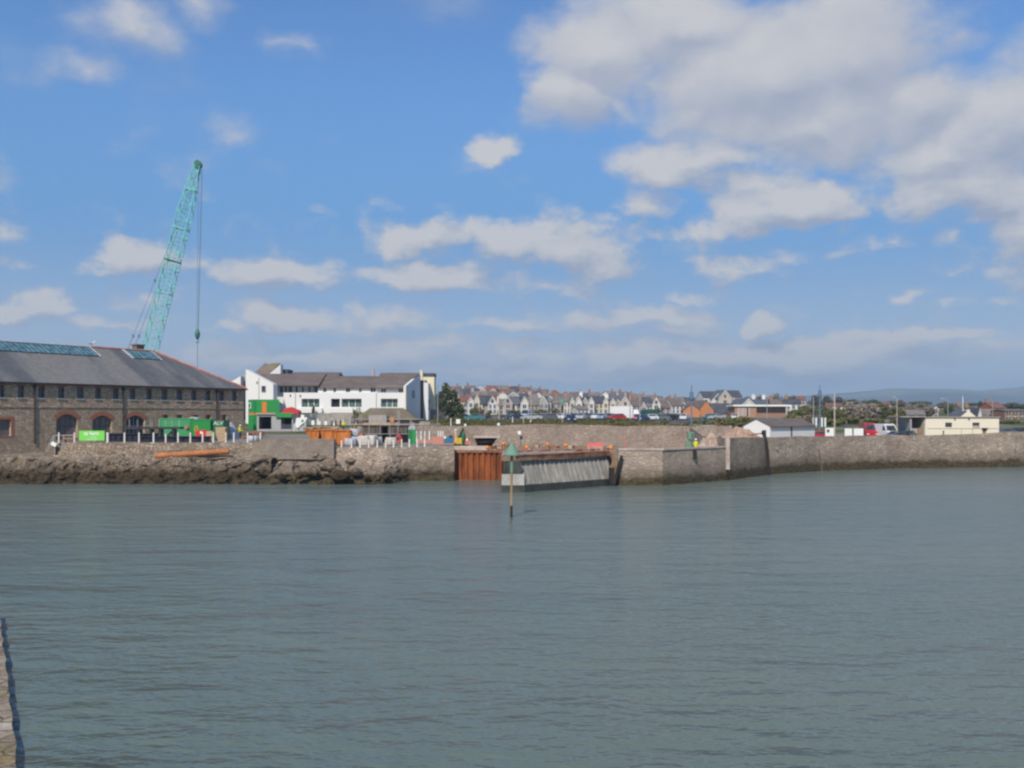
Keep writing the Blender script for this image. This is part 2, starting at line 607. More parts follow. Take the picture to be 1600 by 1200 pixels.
M['rust'] = m_noise('rusted steel', (0.085, 0.026, 0.013), (0.42, 0.125, 0.036), 1.0, 0.9, (1, 1, 0.28), 0.3, lo=0.3, hi=0.7)
M['rust_beam'] = m_noise('rusty edge beam', (0.14, 0.055, 0.03), (0.34, 0.16, 0.09), 1.2, 0.85, (1, 1, 1), 0.3)
M['rust_deck'] = m_noise('rusty dirty deck', (0.20, 0.125, 0.075), (0.36, 0.255, 0.175), 0.8, 0.95, (1, 1, 1), 0.6, 0.08)
M['pink_conc'] = m_noise('pinkish concrete coping', (0.40, 0.31, 0.26), (0.56, 0.49, 0.44), 0.8, 0.9, (1, 1, 1), 0.2)
M['orange_steel'] = m_noise('orange primer steel', (0.42, 0.13, 0.025), (0.62, 0.22, 0.045), 0.9, 0.7, (1, 1, 0.5), 0.15)
M['orange_pipe'] = m_noise('orange rusted pipe', (0.36, 0.14, 0.05), (0.50, 0.20, 0.075), 0.7, 0.75, (1, 1, 1), 0.15)
M['orange'] = m_paint('safety orange', (0.85, 0.26, 0.02), 0.6, 0.15)
M['white_post'] = m_paint('white post paint', (0.80, 0.76, 0.70), 0.6, 0.25, 2.5, dirtc=(0.45, 0.35, 0.26))
M['rust_post'] = m_paint('rust streaked white paint', (0.78, 0.70, 0.58), 0.6, 0.95, 5.0, dirtc=(0.42, 0.2, 0.05))
M['white'] = m_paint('white painted render', (0.80, 0.785, 0.745), 0.75, 0.10, 0.5, dirtc=(0.45, 0.42, 0.38))
M['white_shade'] = m_paint('white render in shade', (0.76, 0.76, 0.76), 0.6, 0.12, 0.5, dirtc=(0.45, 0.44, 0.43))  # cooler, greyer copy of the white render with shade put into its colour
M['cream'] = m_paint('cream painted render', (0.80, 0.73, 0.58), 0.8, 0.14, 0.6, dirtc=(0.5, 0.42, 0.32))
M['cream2'] = m_paint('pale yellow render', (0.76, 0.69, 0.47), 0.8, 0.12, 0.6, dirtc=(0.5, 0.45, 0.3))
M['grey_render'] = m_paint('grey render', (0.38, 0.37, 0.35), 0.85, 0.3, 0.6)
M['pink_render'] = m_paint('pinkish grey render', (0.45, 0.37, 0.33), 0.85, 0.25, 0.6)
M['beige_render'] = m_paint('beige render', (0.52, 0.45, 0.36), 0.85, 0.25, 0.6)
M['retain'] = m_noise('grey retaining wall', (0.30, 0.27, 0.24), (0.40, 0.365, 0.325), 0.5, 0.9, (1, 1, 1), 0.3)
M['brick_red'] = m_brick('red brick', (0.30, 0.10, 0.055), (0.42, 0.15, 0.08))
M['brick_orange'] = m_brick('orange brick', (0.46, 0.19, 0.08), (0.60, 0.27, 0.12))
M['brick_dull'] = m_brick('dull orange brick', (0.34, 0.19, 0.125), (0.44, 0.26, 0.175))
M['brick_brown'] = m_brick('brown brick', (0.26, 0.15, 0.10), (0.36, 0.22, 0.15))
M['arch_brick'] = m_brick('red arch brick', (0.28, 0.115, 0.07), (0.42, 0.18, 0.11))
M['slate'] = m_roof('blue grey slate', (0.085, 0.095, 0.11), (0.14, 0.15, 0.165))
M['slate_dark'] = m_roof('dark slate', (0.055, 0.06, 0.075), (0.095, 0.10, 0.115))
M['tile_brown'] = m_roof('brown roof tile', (0.13, 0.10, 0.085), (0.185, 0.15, 0.13))
M['tile_red'] = m_roof('red brown roof tile', (0.17, 0.08, 0.06), (0.24, 0.125, 0.10))
M['tile_grey'] = m_roof('grey brown roof tile', (0.16, 0.14, 0.125), (0.235, 0.21, 0.19))
M['moss_roof'] = m_roof('mossy old roof', (0.15, 0.115, 0.085), (0.22, 0.18, 0.14), (0.16, 0.17, 0.05))
M['glass'] = m_glass('dark window glass')
M['glass_green'] = m_glass('greenish window glass', (0.05, 0.085, 0.07), 0.05)
M['skylight'] = m_glass('roof skylight glass', (0.06, 0.125, 0.15), 0.3)
M['glazing_bar'] = m_noise('grey glazing bars', (0.03, 0.045, 0.06), (0.06, 0.08, 0.10), 2.0, 0.6)
M['lead'] = m_noise('lead flashing', (0.42, 0.44, 0.45), (0.55, 0.56, 0.57), 1.0, 0.6)
M['pink_tile'] = m_noise('red ridge tiles', (0.42, 0.16, 0.12), (0.58, 0.27, 0.21), 2.0, 0.8)
M['gutter'] = m_noise('dark gutter iron', (0.03, 0.028, 0.026), (0.055, 0.05, 0.045), 2.0, 0.6)
M['shutter'] = m_noise('grey brown door boards', (0.13, 0.118, 0.115), (0.20, 0.182, 0.178), 1.5, 0.75, (1, 1, 0.2))
M['crane_teal'] = m_paint('turquoise crane paint', (0.20, 0.58, 0.54), 0.5, 0.15)
M['crane_dark'] = m_paint('dark green crane steel', (0.03, 0.17, 0.12), 0.5, 0.2)
M['steel_dark'] = m_noise('dark steel', (0.03, 0.03, 0.034), (0.06, 0.06, 0.066), 2.0, 0.6)
M['cable'] = m_noise('steel cable', (0.10, 0.11, 0.13), (0.15, 0.16, 0.18), 2.0, 0.6)
M['navy_steel'] = m_noise('navy painted steel', (0.014, 0.016, 0.03), (0.03, 0.032, 0.055), 1.5, 0.55)
M['town_white'] = m_paint('weathered white house render', (0.66, 0.635, 0.59), 0.85, 0.25, 0.4, dirtc=(0.42, 0.39, 0.34))
M['town_cream'] = m_paint('weathered cream house render', (0.64, 0.58, 0.46), 0.85, 0.25, 0.4, dirtc=(0.42, 0.37, 0.29))
M['green_paint'] = m_paint('site cabin green', (0.02, 0.28, 0.06), 0.55, 0.12, 0.8)
M['green_pale'] = m_paint('container green', (0.06, 0.33, 0.13), 0.55, 0.2, 0.8)
M['green_dark'] = m_paint('dark container green', (0.015, 0.17, 0.06), 0.55, 0.2, 0.8)
M['green_bright'] = m_paint('bright green board', (0.20, 0.66, 0.09), 0.6, 0.04)
M['cabin_orange'] = m_paint('cabin orange', (0.72, 0.22, 0.03), 0.55, 0.1)
M['letters'] = m_paint('white lettering', (0.82, 0.85, 0.80), 0.6, 0.0)
M['shed_grey'] = m_paint('grey sheet metal', (0.38, 0.38, 0.38), 0.5, 0.25)
M['black'] = m_noise('black painted interior shade', (0.012, 0.012, 0.016), (0.022, 0.022, 0.03), 2.0, 0.8)  # near-black colour that stands in for shade inside openings
M['dark_blue_panel'] = m_noise('dark blue grey panel', (0.035, 0.045, 0.065), (0.055, 0.065, 0.085), 2.0, 0.6)
M['red_paint'] = m_paint('red paint', (0.60, 0.035, 0.03), 0.5, 0.12)
M['red_sheet'] = m_paint('faded red sheet', (0.62, 0.12, 0.10), 0.7, 0.15)
M['board_timber'] = m_noise('pale scaffold boards', (0.40, 0.27, 0.16), (0.56, 0.42, 0.27), 2.0, 0.85, (0.3, 1, 4))
M['scaffold'] = m_noise('galvanised tube', (0.40, 0.38, 0.36), (0.52, 0.50, 0.48), 3.0, 0.5)
M['shelter_dark'] = m_noise('weathered dark boards', (0.09, 0.075, 0.065), (0.15, 0.13, 0.115), 2.0, 0.85, (1, 1, 0.3))
M['sack'] = m_noise('pale bulk bag fabric', (0.48, 0.44, 0.38), (0.64, 0.60, 0.54), 3.0, 0.9, (1, 1, 1), 0.5)
M['sack_grey'] = m_noise('grey bulk bag fabric', (0.28, 0.31, 0.36), (0.55, 0.57, 0.60), 2.5, 0.9, (1, 1, 1), 0.5)
M['blue_paint'] = m_paint('blue paint', (0.03, 0.16, 0.30), 0.5, 0.12)
M['navy_sheet'] = m_paint('navy tarpaulin', (0.02, 0.035, 0.11), 0.6, 0.1)
M['yellow'] = m_paint('yellow paint', (0.75, 0.52, 0.04), 0.55, 0.12)
M['tan'] = m_paint('tan timber', (0.58, 0.44, 0.26), 0.8, 0.2)
M['pink_net'] = m_paint('faded red barrier net', (0.55, 0.24, 0.18), 0.85, 0.3, 3.0)
M['hivis'] = m_paint('hi vis yellow cloth', (0.72, 0.74, 0.03), 0.8, 0.0)
M['navy_cloth'] = m_paint('navy work cloth', (0.03, 0.035, 0.06), 0.9, 0.0)
M['grey_cloth'] = m_paint('grey blue work cloth', (0.20, 0.20, 0.28), 0.9, 0.0)
M['maroon_cloth'] = m_paint('dark maroon cloth', (0.10, 0.04, 0.05), 0.9, 0.0)
M['skin'] = m_noise('skin', (0.45, 0.26, 0.18), (0.52, 0.31, 0.22), 8.0, 0.6)
M['hair'] = m_noise('dark hair', (0.03, 0.02, 0.015), (0.05, 0.035, 0.025), 20.0, 0.7)
M['helmet'] = m_paint('white helmet plastic', (0.80, 0.80, 0.80), 0.35, 0.0)
M['marker_green'] = m_paint('sea marker green', (0.155, 0.28, 0.20), 0.8, 0.3, 3.0, dirtc=(0.10, 0.18, 0.13))
M['marker_wood'] = m_noise('weathered marker timber', (0.30, 0.20, 0.11), (0.44, 0.31, 0.18), 2.0, 0.85, (1, 1, 0.15))
M['marker_base'] = m_noise('wet dark timber', (0.03, 0.022, 0.016), (0.06, 0.045, 0.03), 2.0, 0.5, (1, 1, 0.2))
M['black_timber'] = m_noise('black tarred timber', (0.012, 0.010, 0.010), (0.035, 0.026, 0.024), 1.5, 0.7, (1, 1, 0.2))
M['soil'] = m_noise('pinkish spoil', (0.34, 0.22, 0.155), (0.48, 0.345, 0.26), 0.6, 0.95, (1, 1, 1), 0.8, 0.12)
M['rubble'] = m_noise('brick rubble', (0.32, 0.22, 0.165), (0.50, 0.39, 0.31), 1.6, 0.95, (1, 1, 1), 0.8, 0.1)
M['boulder'] = m_noise('boulder limestone', (0.21, 0.18, 0.145), (0.37, 0.325, 0.27), 0.9, 0.9, (1, 1, 1.6), 0.8, 0.1)
M['tyre'] = m_noise('black rubber', (0.015, 0.015, 0.016), (0.03, 0.03, 0.03), 6.0, 0.8)
M['trunk'] = m_noise('bark', (0.06, 0.045, 0.032), (0.11, 0.085, 0.06), 2.0, 0.9, (1, 1, 0.3))
M['lamp_grey'] = m_noise('grey lamp column', (0.30, 0.31, 0.31), (0.40, 0.41, 0.41), 2.0, 0.5)
M['lamp_tan'] = m_noise('pale wooden pole', (0.40, 0.35, 0.28), (0.52, 0.46, 0.38), 2.0, 0.8)
M['mast_blue'] = m_paint('blue mast paint', (0.12, 0.20, 0.29), 0.5, 0.1)
M['leaf_dark'] = m_leaf('dark evergreen leaves', (0.045, 0.060, 0.024), (0.10, 0.115, 0.05), 0.9)
M['leaf_olive'] = m_leaf('olive scrub leaves', (0.085, 0.090, 0.028), (0.165, 0.155, 0.055), 0.35)
M['leaf_green'] = m_leaf('green hedge leaves', (0.070, 0.088, 0.022), (0.14, 0.145, 0.042), 0.5)
M['leaf_brown'] = m_leaf('brown winter twigs', (0.12, 0.095, 0.07), (0.20, 0.165, 0.125), 0.4)
M['leaf_grey'] = m_leaf('grey bare twigs', (0.20, 0.17, 0.145), (0.30, 0.265, 0.23), 0.4)
# ------------------------------------------------------------------ ground, water, hills
def lerp_tab(t, v):
    if v <= t[0][0]:
        return t[0][1]
    for (a, b), (c, d) in zip(t[:-1], t[1:]):
        if v <= c:
            return b + (d - b) * (v - a) / (c - a)
    return t[-1][1]


def sstep(a, b, v):
    t = min(1, max(0, (v - a) / (b - a)))
    return t * t * (3 - 2 * t)


XL, XR = -6.0, 21.8          # dock basin edges
RIGHT_WALL = [(21.8, 103.5), (28.5, 114.0), (36.0, 121.0), (48.0, 127.5), (66.0, 131.5), (90.0, 136.0), (180.0, 150.0), (900.0, 200.0)]


def front(x):
    if x < XL:
        if x < X(80, 105):
            return 104.9
        if x < X(520, 103):
            return 103.9
        return 103.6
    if x < XR:
        return 125.8
    return lerp_tab(RIGHT_WALL, x) + 0.9


def zt(x, y):
    zm = lerp_tab([(125, 5.2), (200, 5.35), (300, 6.2), (420, 9.5), (600, 13), (900, 13), (1500, 6), (3000, 2), (9500, 0)], y)
    zl = lerp_tab([(100, 3.6), (130, 3.6), (190, 4.3), (197, 4.4), (203, 5.7), (300, 6.2)], y)
    if y < 125.5 and x < XL:
        zl = 2.5 if x < X(76, 105) else (3.75 if x < -18.5 else 3.35)
    if y >= 300:
        zl = zm
    zr = lerp_tab([(100, 2.8), (165, 2.8), (200, 4.4), (230, 5.4), (300, 6.2)], y) if y < 300 else zm
    if y < 125.5:
        return zl if x < XL else zr
    a = sstep(-14.5, -12.0, x)
    b = sstep(XR, XR + 6, x)
    return (zl * (1 - a) + zm * a) * (1 - b) + zr * b


def grid_mesh(cols, rows, fn):
    mb = MB()
    n = len(rows)
    vs = [fn(c, r) for c in cols for r in rows]
    fs = [(i * n + j, (i + 1) * n + j, (i + 1) * n + j + 1, i * n + j + 1) for i in range(len(cols) - 1) for j in range(n - 1)]
    return mb.add(vs, fs)


def m_ground():
    m, nt, b = base_mat('rough ground of gravel and grass', 0.95, 0, 0.1)
    v = coords(nt, (1, 1, 1), True)
    n1 = noise(nt, v, 0.05, 5.0)
    n2 = noise(nt, v, 0.9, 5.0)
    dirt = mixc(nt, n2, (0.20, 0.175, 0.145), (0.31, 0.28, 0.24))
    grass = mixc(nt, n2, (0.055, 0.07, 0.018), (0.12, 0.125, 0.045))
    g = nt.nodes.new('ShaderNodeNewGeometry')
    sp = nt.nodes.new('ShaderNodeSeparateXYZ')
    nt.links.new(g.outputs['Position'], sp.inputs[0])
    far = mapr(nt, sp.outputs[1], 128, 150)
    fac = nn(nt, 'ShaderNodeMath', operation='MULTIPLY')
    nt.links.new(mapr(nt, n1, 0.40, 0.52), fac.inputs[0])
    nt.links.new(far, fac.inputs[1])
    nt.links.new(mixc(nt, fac.outputs[0], dirt, grass), b.inputs['Base Color'])
    bump(nt, b, n2, 0.5, 0.1)
    return m


cols = sorted(set([-3500, -2000, -1000, -500, -300, -200, -150, -120] + [-100 + 2 * i for i in range(160)] + [240, 270, 320, 400, 520, 700, 1000, 2000, 3500, 5000]
                  + [X(76, 105) - .02, X(76, 105) + .02, -18.51, -18.49, XL - .01, XL, XR - .01, XR]))
offs = [-.02, 0, 2, 4, 8, 12, 16, 20, 21.7, 24, 28, 32, 37, 42, 44, 48, 56, 66, 80, 95, 115, 140, 170, 200, 240, 290, 350, 430, 520, 700, 1000, 1500, 2200, 3200, 4500, 6500, 9000]
g = grid_mesh(cols, offs, lambda c, o: (c, front(c) + o, zt(c, front(c) + o) if o >= 0 else -1.4))
tag(g.build('ground', m_ground()), kind='structure')


def m_water():
    m, nt, b = base_mat('harbour water', 0.19, 0, 0.5)
    b.inputs['IOR'].default_value = 1.33
    v1 = coords(nt, (0.50, 0.85, 1), True)
    big = noise(nt, coords(nt, (0.010, 0.03, 1), True), 1.0, 3.0)
    nt.links.new(mixc(nt, mapr(nt, big, 0.35, 0.65), (0.108, 0.150, 0.130), (0.142, 0.175, 0.147)), b.inputs['Base Color'])
    h1 = noise(nt, v1, 0.55, 4.0, 0.62)
    h2 = noise(nt, v1, 2.3, 3.0, 0.6)
    h3 = noise(nt, coords(nt, (0.38, 1.0, 1), True), 0.22, 3.0)
    a = nn(nt, 'ShaderNodeMath', operation='MULTIPLY_ADD')
    nt.links.new(h2, a.inputs[0])
    a.inputs[1].default_value = 0.28
    nt.links.new(h1, a.inputs[2])
    c = nn(nt, 'ShaderNodeMath', operation='MULTIPLY_ADD')
    nt.links.new(h3, c.inputs[0])
    c.inputs[1].default_value = 1.1
    nt.links.new(a.outputs[0], c.inputs[2])
    bump(nt, b, c.outputs[0], 1.0, 0.52)
    return m


w = MB().quad((-900, -300, 0), (900, -300, 0), (900, 140, 0), (-900, 140, 0))
tag(w.build('water', m_water()), kind='structure')


def m_hill():
    m, nt, b = base_mat('moor and field hillside', 0.95, 0, 0.05)
    v = coords(nt, (1, 1, 1), True)
    vo = nn(nt, 'ShaderNodeTexVoronoi', Scale=0.0035)
    nt.links.new(coords(nt, (1, 0.6, 1), True), vo.inputs['Vector'])
    sep = nt.nodes.new('ShaderNodeSeparateColor')
    nt.links.new(vo.outputs['Color'], sep.inputs[0])
    col = mixc(nt, sep.outputs[0], (0.05, 0.07, 0.03), (0.20, 0.19, 0.085))
    n = noise(nt, v, 0.0016, 5.0)
    col = mixc(nt, mapr(nt, n, 0.45, 0.62), col, (0.035, 0.045, 0.025))
    nt.links.new(col, b.inputs['Base Color'])
    return m


RIDGE = [(-3000, 649), (600, 648), (1000, 640), (1150, 628), (1240, 620), (1310, 614.5), (1395, 608), (1440, 613), (1480, 613.5), (1520, 611), (1600, 604), (1750, 598), (2000, 606), (2600, 622), (4000, 640)]


def hill_pt(px, s):
    D = 4000 + 2000 * s if s <= 1 else 6000 + 2200 * (s - 1)
    x = X(px, 6000)
    top = (YH - lerp_tab(RIDGE, px)) / F * 6000 + EYE
    n = mnoise.fractal(Vector((x * 0.0012, D * 0.0012, 3.1)), 1.0, 2.0, 4)
    prof = math.sin(min(s, 1) * math.pi / 2) if s <= 1 else max(0.0, 1 - (s - 1) * 0.6)
    z = top * prof * (1 + 0.22 * n * (1 - abs(min(s, 2) - 1)) * (0 if s == 1 else 1)) + (2.0 * n if s == 1 else 0)
    return (x, D, z)


g = grid_mesh([i * 60 - 2600 for i in range(110)], [i / 12 for i in range(16)], hill_pt)
tag(g.build('hills', m_hill(), smooth=True), kind='structure')


# ------------------------------------------------------------------ quay walls
def rough_sheet(cols, profile, sub, amp, seed):
    rows = None
    mb = MB()
    pts = []
    for px in cols:
        pr = profile(px)
        line = []
        for (d0, z0), (d1, z1) in zip(pr[:-1], pr[1:]):
            for k in range(sub):
                t = k / sub
                line.append((d0 + (d1 - d0) * t, z0 + (z1 - z0) * t))
        line.append(pr[-1])
        rows = len(line)
        for i, (d, z) in enumerate(line):
            x = X(px, 101)
            a = amp(px, i / (rows - 1))
            q = Vector((x * 0.42 + seed, d * 0.42, z * 0.55))
            n = mnoise.fractal(q, 0.9, 2.1, 5)
            n2 = mnoise.fractal(q * 2.7 + Vector((9, 3, 1)), 0.9, 2.0, 3)
            pts.append((x + 0.35 * a * n2, d - a * (n + 0.6 * n2) * 0.9, z + a * 0.55 * mnoise.noise(q * 1.9 + Vector((5, 5, 5))) * (0 if i < 2 else 1)))
    n = rows
    fs = [(i * n + j, i * n + j + 1, (i + 1) * n + j + 1, (i + 1) * n + j) for i in range(len(cols) - 1) for j in range(n - 1)]
    return mb.add(pts, fs)


def prof_left(px):
    zt_ = 2.5 + 1.3 * sstep(70, 92, px)
    b = 2.35 + 0.12 * math.sin(px * 0.05)
    r = 0.9 * sstep(60, 10, px)
    return [(105.2, zt_), (103.25, zt_), (103.05, zt_ - 0.45), (102.9, max(b + .12, zt_ - 1.1)), (101.3, b), (99.9 + r * .6, b - 0.15), (99.2 + r * .6, 1.6), (98.5, 0.8), (98.0, 0.1), (97.3, -1.5)]


def amp_left(px, t):
    return 0.05 + 0.75 * sstep(0.18, 0.6, t)


o = single(rough_sheet([i * 2.0 - 260 for i in range(345)], prof_left, 5, amp_left, 0.0), 'rough_quay_wall', M['quay_rough'],
           'long rough stone quay wall with weedy rocky foot below the old warehouse', 'quay wall')


def prof_mid(px):
    k = sstep(596, 640, px)
    c = sstep(505, 527, px)
    top = 2.9 + (3.32 - 2.9) * c + 0.1 * sstep(600, 700, px)
    f = 102.4 + 0.5 * k
    dd = lambda a, b: a + (b - a) * k
    return [(105.0, top), (f, top), (f - .08, top - 0.5), (dd(f - .5, f - .1), top - 1.0), (dd(101.0, f - .15), 1.75), (dd(99.6, f - .2), 1.1), (dd(98.5, f - .25), 0.5), (dd(97.7, f - .3), 0.0), (dd(97.5, f - .3), -1.5)]


def amp_mid(px, t):
    return (0.05 + 0.95 * sstep(0.2, 0.55, t)) * (1 - 0.80 * sstep(600, 645, px))


single(rough_sheet([398 + i * 1.6 for i in range(195)], prof_mid, 5, amp_mid, 31.0), 'broken_quay_wall', M['quay_mason'],
       'stone quay wall with collapsed rocky stretch beneath the small white posts', 'quay wall')

# weathered parapet block standing proud of the quay
mb = MB()
mb.box(X(408, 102.3), X(523, 102.3), 101.75, 102.9, 2.2, Z(686, 102))
mb.box(X(396, 102.6), X(409, 102.6), 102.1, 103.0, 2.4, Z(690, 102))
single(mb, 'parapet_wall', M['parapet'], 'plain grey parapet block raised above the collapsed part of the quay', 'parapet')

# boulders at the foot of the collapsed stretch
def boulder(c, r, seed, sq=(1.15, .9, .8)):
    bm = bmesh.new()
    bmesh.ops.create_icosphere(bm, subdivisions=3, radius=1.0)
    for v in bm.verts:
        n = mnoise.fractal(v.co * 1.1 + Vector((seed * 3.7, 0, 0)), 1.0, 2.0, 3)
        w = Vector((round(v.co.x * 1.6) / 1.6, round(v.co.y * 1.6) / 1.6, round(v.co.z * 1.6) / 1.6))
        p = (v.co.lerp(w, 0.5)) * (1 + 0.42 * n)
        v.co = Vector((p.x * sq[0], p.y * sq[1], p.z * sq[2])) * r
    mb = MB()
    bm.verts.ensure_lookup_table()
    mb.add([v.co + Vector(c) for v in bm.verts], [[v.index for v in f.verts] for f in bm.faces])
    bm.free()
    return mb


BOULD = [(516, 728, 98.2, 1.05, 'largest pale boulder below the right end of the grey parapet'),
         (530, 741, 97.4, .95, 'flat topped boulder at the waterline under the first small white post'),
         (488, 738, 97.9, .72, 'pale pointed boulder left of the largest one at the quay foot'),
         (470, 742, 97.6, .55, 'smaller boulder at the waterline below the middle of the parapet'),
         (504, 716, 99.3, .45, 'ochre stained boulder wedged under the parapet'),
         (493, 711, 99.9, .40, 'small boulder lying on the ledge under the parapet'),
         (556, 738, 97.8, .62, 'rounded boulder right of the flat topped one at the waterline'),
         (548, 722, 98.9, .55, 'pinkish boulder halfway up the collapsed quay face'),
         (605, 744, 98.2, .62, 'pale boulder between two dark gaps at the quay foot'),
         (628, 742, 99.6, .50, 'last boulder before the straight masonry quay face'),
         (574, 747, 97.4, .40, 'low dark boulder half under water below the small white posts'),
         (440, 745, 97.5, .5, 'weedy boulder at the waterline below the left end of the parapet'),
         (404, 735, 98.0, .48, 'boulder on the slope below the gap between posts and parapet')]
for i, (px, py, D, r, lab) in enumerate(BOULD):
    p = P3(px, py, D)
    single(boulder(p, r * .82, i + 1), 'boulder', M['quay_rough'], lab, 'boulder', 'boulders fallen from the quay', True)

# rusty sheet piles left of the concrete pier
D0, D1 = 104.0, 104.18
mb = MB()
xs, k, xx = [], 0, X(706.5, 104)
prof = []
while xx < X(803, 104):
    prof += [(xx, D1), (xx + .12, D0), (xx + .36, D0), (xx + .48, D1)]
    xx += .58
zt0 = Z(707.5, 104)
for (a, b), (c, d) in zip(prof[:-1], prof[1:]):
    mb.quad((a, b, -1.5), (c, d, -1.5), (c, d, zt0), (a, b, zt0))
t = thing('sheet_pile_wall', 'rust red corrugated steel sheet pile wall beside the concrete pier', 'sheet piling', (X(750, 104), 104, 0))
mb.build('piles', M['rust'], t)
mb = MB()
mb.box(X(704, 104), X(803, 104), 103.9, 105.6, zt0 + .003, zt0 + .22)
mb.build('coping', M['rust_beam'], t)
single(MB().box(X(703, 104.5), X(762, 104.5), 105.7, 106.6, 1.5, Z(697, 105.5)), 'dock_wall', M['pink_conc'], 'low pinkish concrete wall just above the rusty sheet piles', 'wall')

# deck of the dock works
mb = MB()
mb.prism([(X(703, 104), 105.6), (X(803, 104.4), 104.4), (X(966, 97), 97.3), (X(970, 97), 97.3), (X(965, 112), 112), (X(965, 125.6), 125.6), (XL - .0, 125.6)], 0.5, 2.88)
tag(mb.build('dock_deck', M['rust_deck']), kind='structure')
mb = MB()
mb.prism([(X(970, 97), 96.4), (X(1036, 96.2), 96.4), (21.7, 104), (21.7, 125.6), (X(965, 125.6) + .05, 125.6), (X(965, 112) + .05, 112)], 0.4, 2.35)
tag(mb.build('quay_floor', M['rust_deck']), kind='structure')

# concrete pier with the ribbed flank
A, B, C = Vector((X(785, 87.3), 87.3)), Vector((X(817, 87.6), 87.6)), Vector((X(958, 96.7), 96.7))
dirv = (C - B).normalized()
nrm = Vector((dirv.y, -dirv.x))
ZD = Z(712, 88.5)
t = thing('concrete_pier', 'concrete pier with slanting ribbed flank and rusty top edge in mid harbour', 'pier', (B.x, B.y, 0))
def q3(p, z):
    return (p.x, p.y, z)
Bi, Ci = B - nrm * .75, C - nrm * .75
zr0, zr1 = 0.62, ZD - .42
mb = MB()
Lw = (C - B).length
mb.add([q3(B, zr0), q3(C, zr0), q3(Ci, zr1), q3(Bi, zr1), q3(A, zr0), q3(A, zr1), (A.x, 104, zr0), (A.x, 104, zr1), (Ci.x, 104, zr1), (C.x, 104, zr0)],
       [(0, 1, 2, 3), (4, 6, 7, 5), (1, 9, 8, 2)])
mb.build('battered_flank', M['grey_concrete'], t)
nr = 20
for i in range(nr):
    s = (i + .5) / nr * Lw
    mb = MB()
    b0 = B + dirv * (s - .11)
    t0 = Bi + dirv * (s - .11)
    b1, t1 = b0 + dirv * .22, t0 + dirv * .22
    o1 = nrm * .13
    mb.add([q3(b0, zr0), q3(b1, zr0), q3(t1, zr1), q3(t0, zr1), q3(b0 + o1, zr0), q3(b1 + o1, zr0), q3(t1 + o1 * .6, zr1), q3(t0 + o1 * .6, zr1)],
           [(4, 5, 6, 7), (0, 4, 7, 3), (1, 2, 6, 5), (0, 1, 5, 4)])
    mb.build('rib', M['rib_concrete'], t)
mb = MB()
pB, pC = B + nrm * .35 - dirv * .1, C + nrm * .35
mb.prism([(A.x - .12, A.y - .12), (pB.x, pB.y - .1), (pC.x, pC.y), (pC.x, 104), (A.x - .12, 104)], -1.5, .60)
mb.build('weedy_plinth', M['dark_wet'], t)
mb = MB()
mb.box(A.x - .06, B.x + .12, A.y - .05, A.y + 1.0, .604, Z(741, 87.3))
mb.build('pale_end_block', M['pale_concrete'], t)
mb = MB()
mb.box(A.x + .1, B.x - .25, A.y + .25, A.y + 1.0, Z(741, 87.3) + .003, zr1)
mb.box(A.x + .05, A.x + .28, A.y + .08, A.y + .3, Z(741, 87.3) + .003, zr1)
mb.box(B.x - .4, B.x - .15, A.y + .08, A.y + .3, Z(741, 87.3) + .003, zr1)
mb.build('upper_end_recess', M['dark_wet'], t)
mb = MB()
e0, e1 = Bi + nrm * .35, Ci + nrm * .35
mb.prism([(A.x - .1, A.y - .02), (e0.x, e0.y - .1), (e1.x, e1.y), (e1.x + .4, e1.y + 7.5), (A.x - .1, 103.9)], zr1 + .002, ZD)
mb.build('deck_slab', M['rust_deck'], t)
mb = MB()
e0b, e1b = e0 + nrm * .06, e1 + nrm * .06
mb.prism([(e0b.x - .3, e0b.y - .42), (e1b.x, e1b.y), (e1.x - .35, e1.y + .35), (e0.x - .6, e0.y)], ZD + .003, ZD + .10)
mb.prism([(e0b.x, e0b.y), (e1b.x, e1b.y), (e1b.x - .02, e1b.y + .02), (e0b.x - .02, e0b.y + .02)], ZD - .30, ZD + .003)
mb.build('rusty_edge_beam', M['rust_beam'], t)
mb = MB()
k0, k1 = e0 + dirv * .2 - nrm * .1, e0 + dirv * 7.3 - nrm * .1
mb.prism([(A.x, A.y + .05), (k0.x, k0.y), (k1.x, k1.y), (k1.x - .5, k1.y + .5), (k0.x - .7, k0.y + .9), (A.x, A.y + .9)], ZD + .104, ZD + .26)
mb.build('pale_coping', M['pink_conc'], t)
# low curb of rusted plate along the back of the pier deck
random.seed(5)
for i in range(16):
    s = .3 + i * .75 + random.uniform(-.1, .1)
    p = e0 + dirv * s - nrm * random.uniform(.5, 1.0)
    mb = MB().obox((p.x, p.y, ZD + .26), (random.uniform(.25, .55), random.uniform(.15, .3), random.uniform(.12, .34)), random.uniform(0, 3))
    single(mb, 'rusty_plate', M['rust_beam'], 'small rusty plate lying along the pier edge', 'scrap plate', 'rusty plates on the pier edge')

# timber fender and leaning post where pier meets quay
t = thing('timber_fender', 'black tarred timber fender in the gap between pier and right quay', 'fender', (X(955, 95.8), 95.8, 0))
MB().box(X(952, 95.6), X(960, 95.6), 95.3, 96.2, -1.2, Z(731, 95.6)).build('fender_block', M['black_timber'], t)
MB().tube(P3(959, 759, 95.2), P3(971.5, 712, 95.5), .17, .15, 8).build('leaning_post', M['black_timber'], t)

# right quay: concrete corner, then tall masonry that runs out of the picture
mb = MB()
pA, pB_, pC_ = (X(966, 95.9), 95.9), (X(1035, 95.7), 95.7), (21.8, 103.5)
ztop = 3.3
mb.prism([pA, pB_, pC_, (21.8, 104.4), (X(1035, 95.7) - .15, 96.5), (X(966, 95.9), 96.7)], -1.5, ztop)
t = thing('concrete_quay', 'concrete faced quay corner with weedy foot right of the pier', 'quay wall', (X(1035, 96), 96, 0))


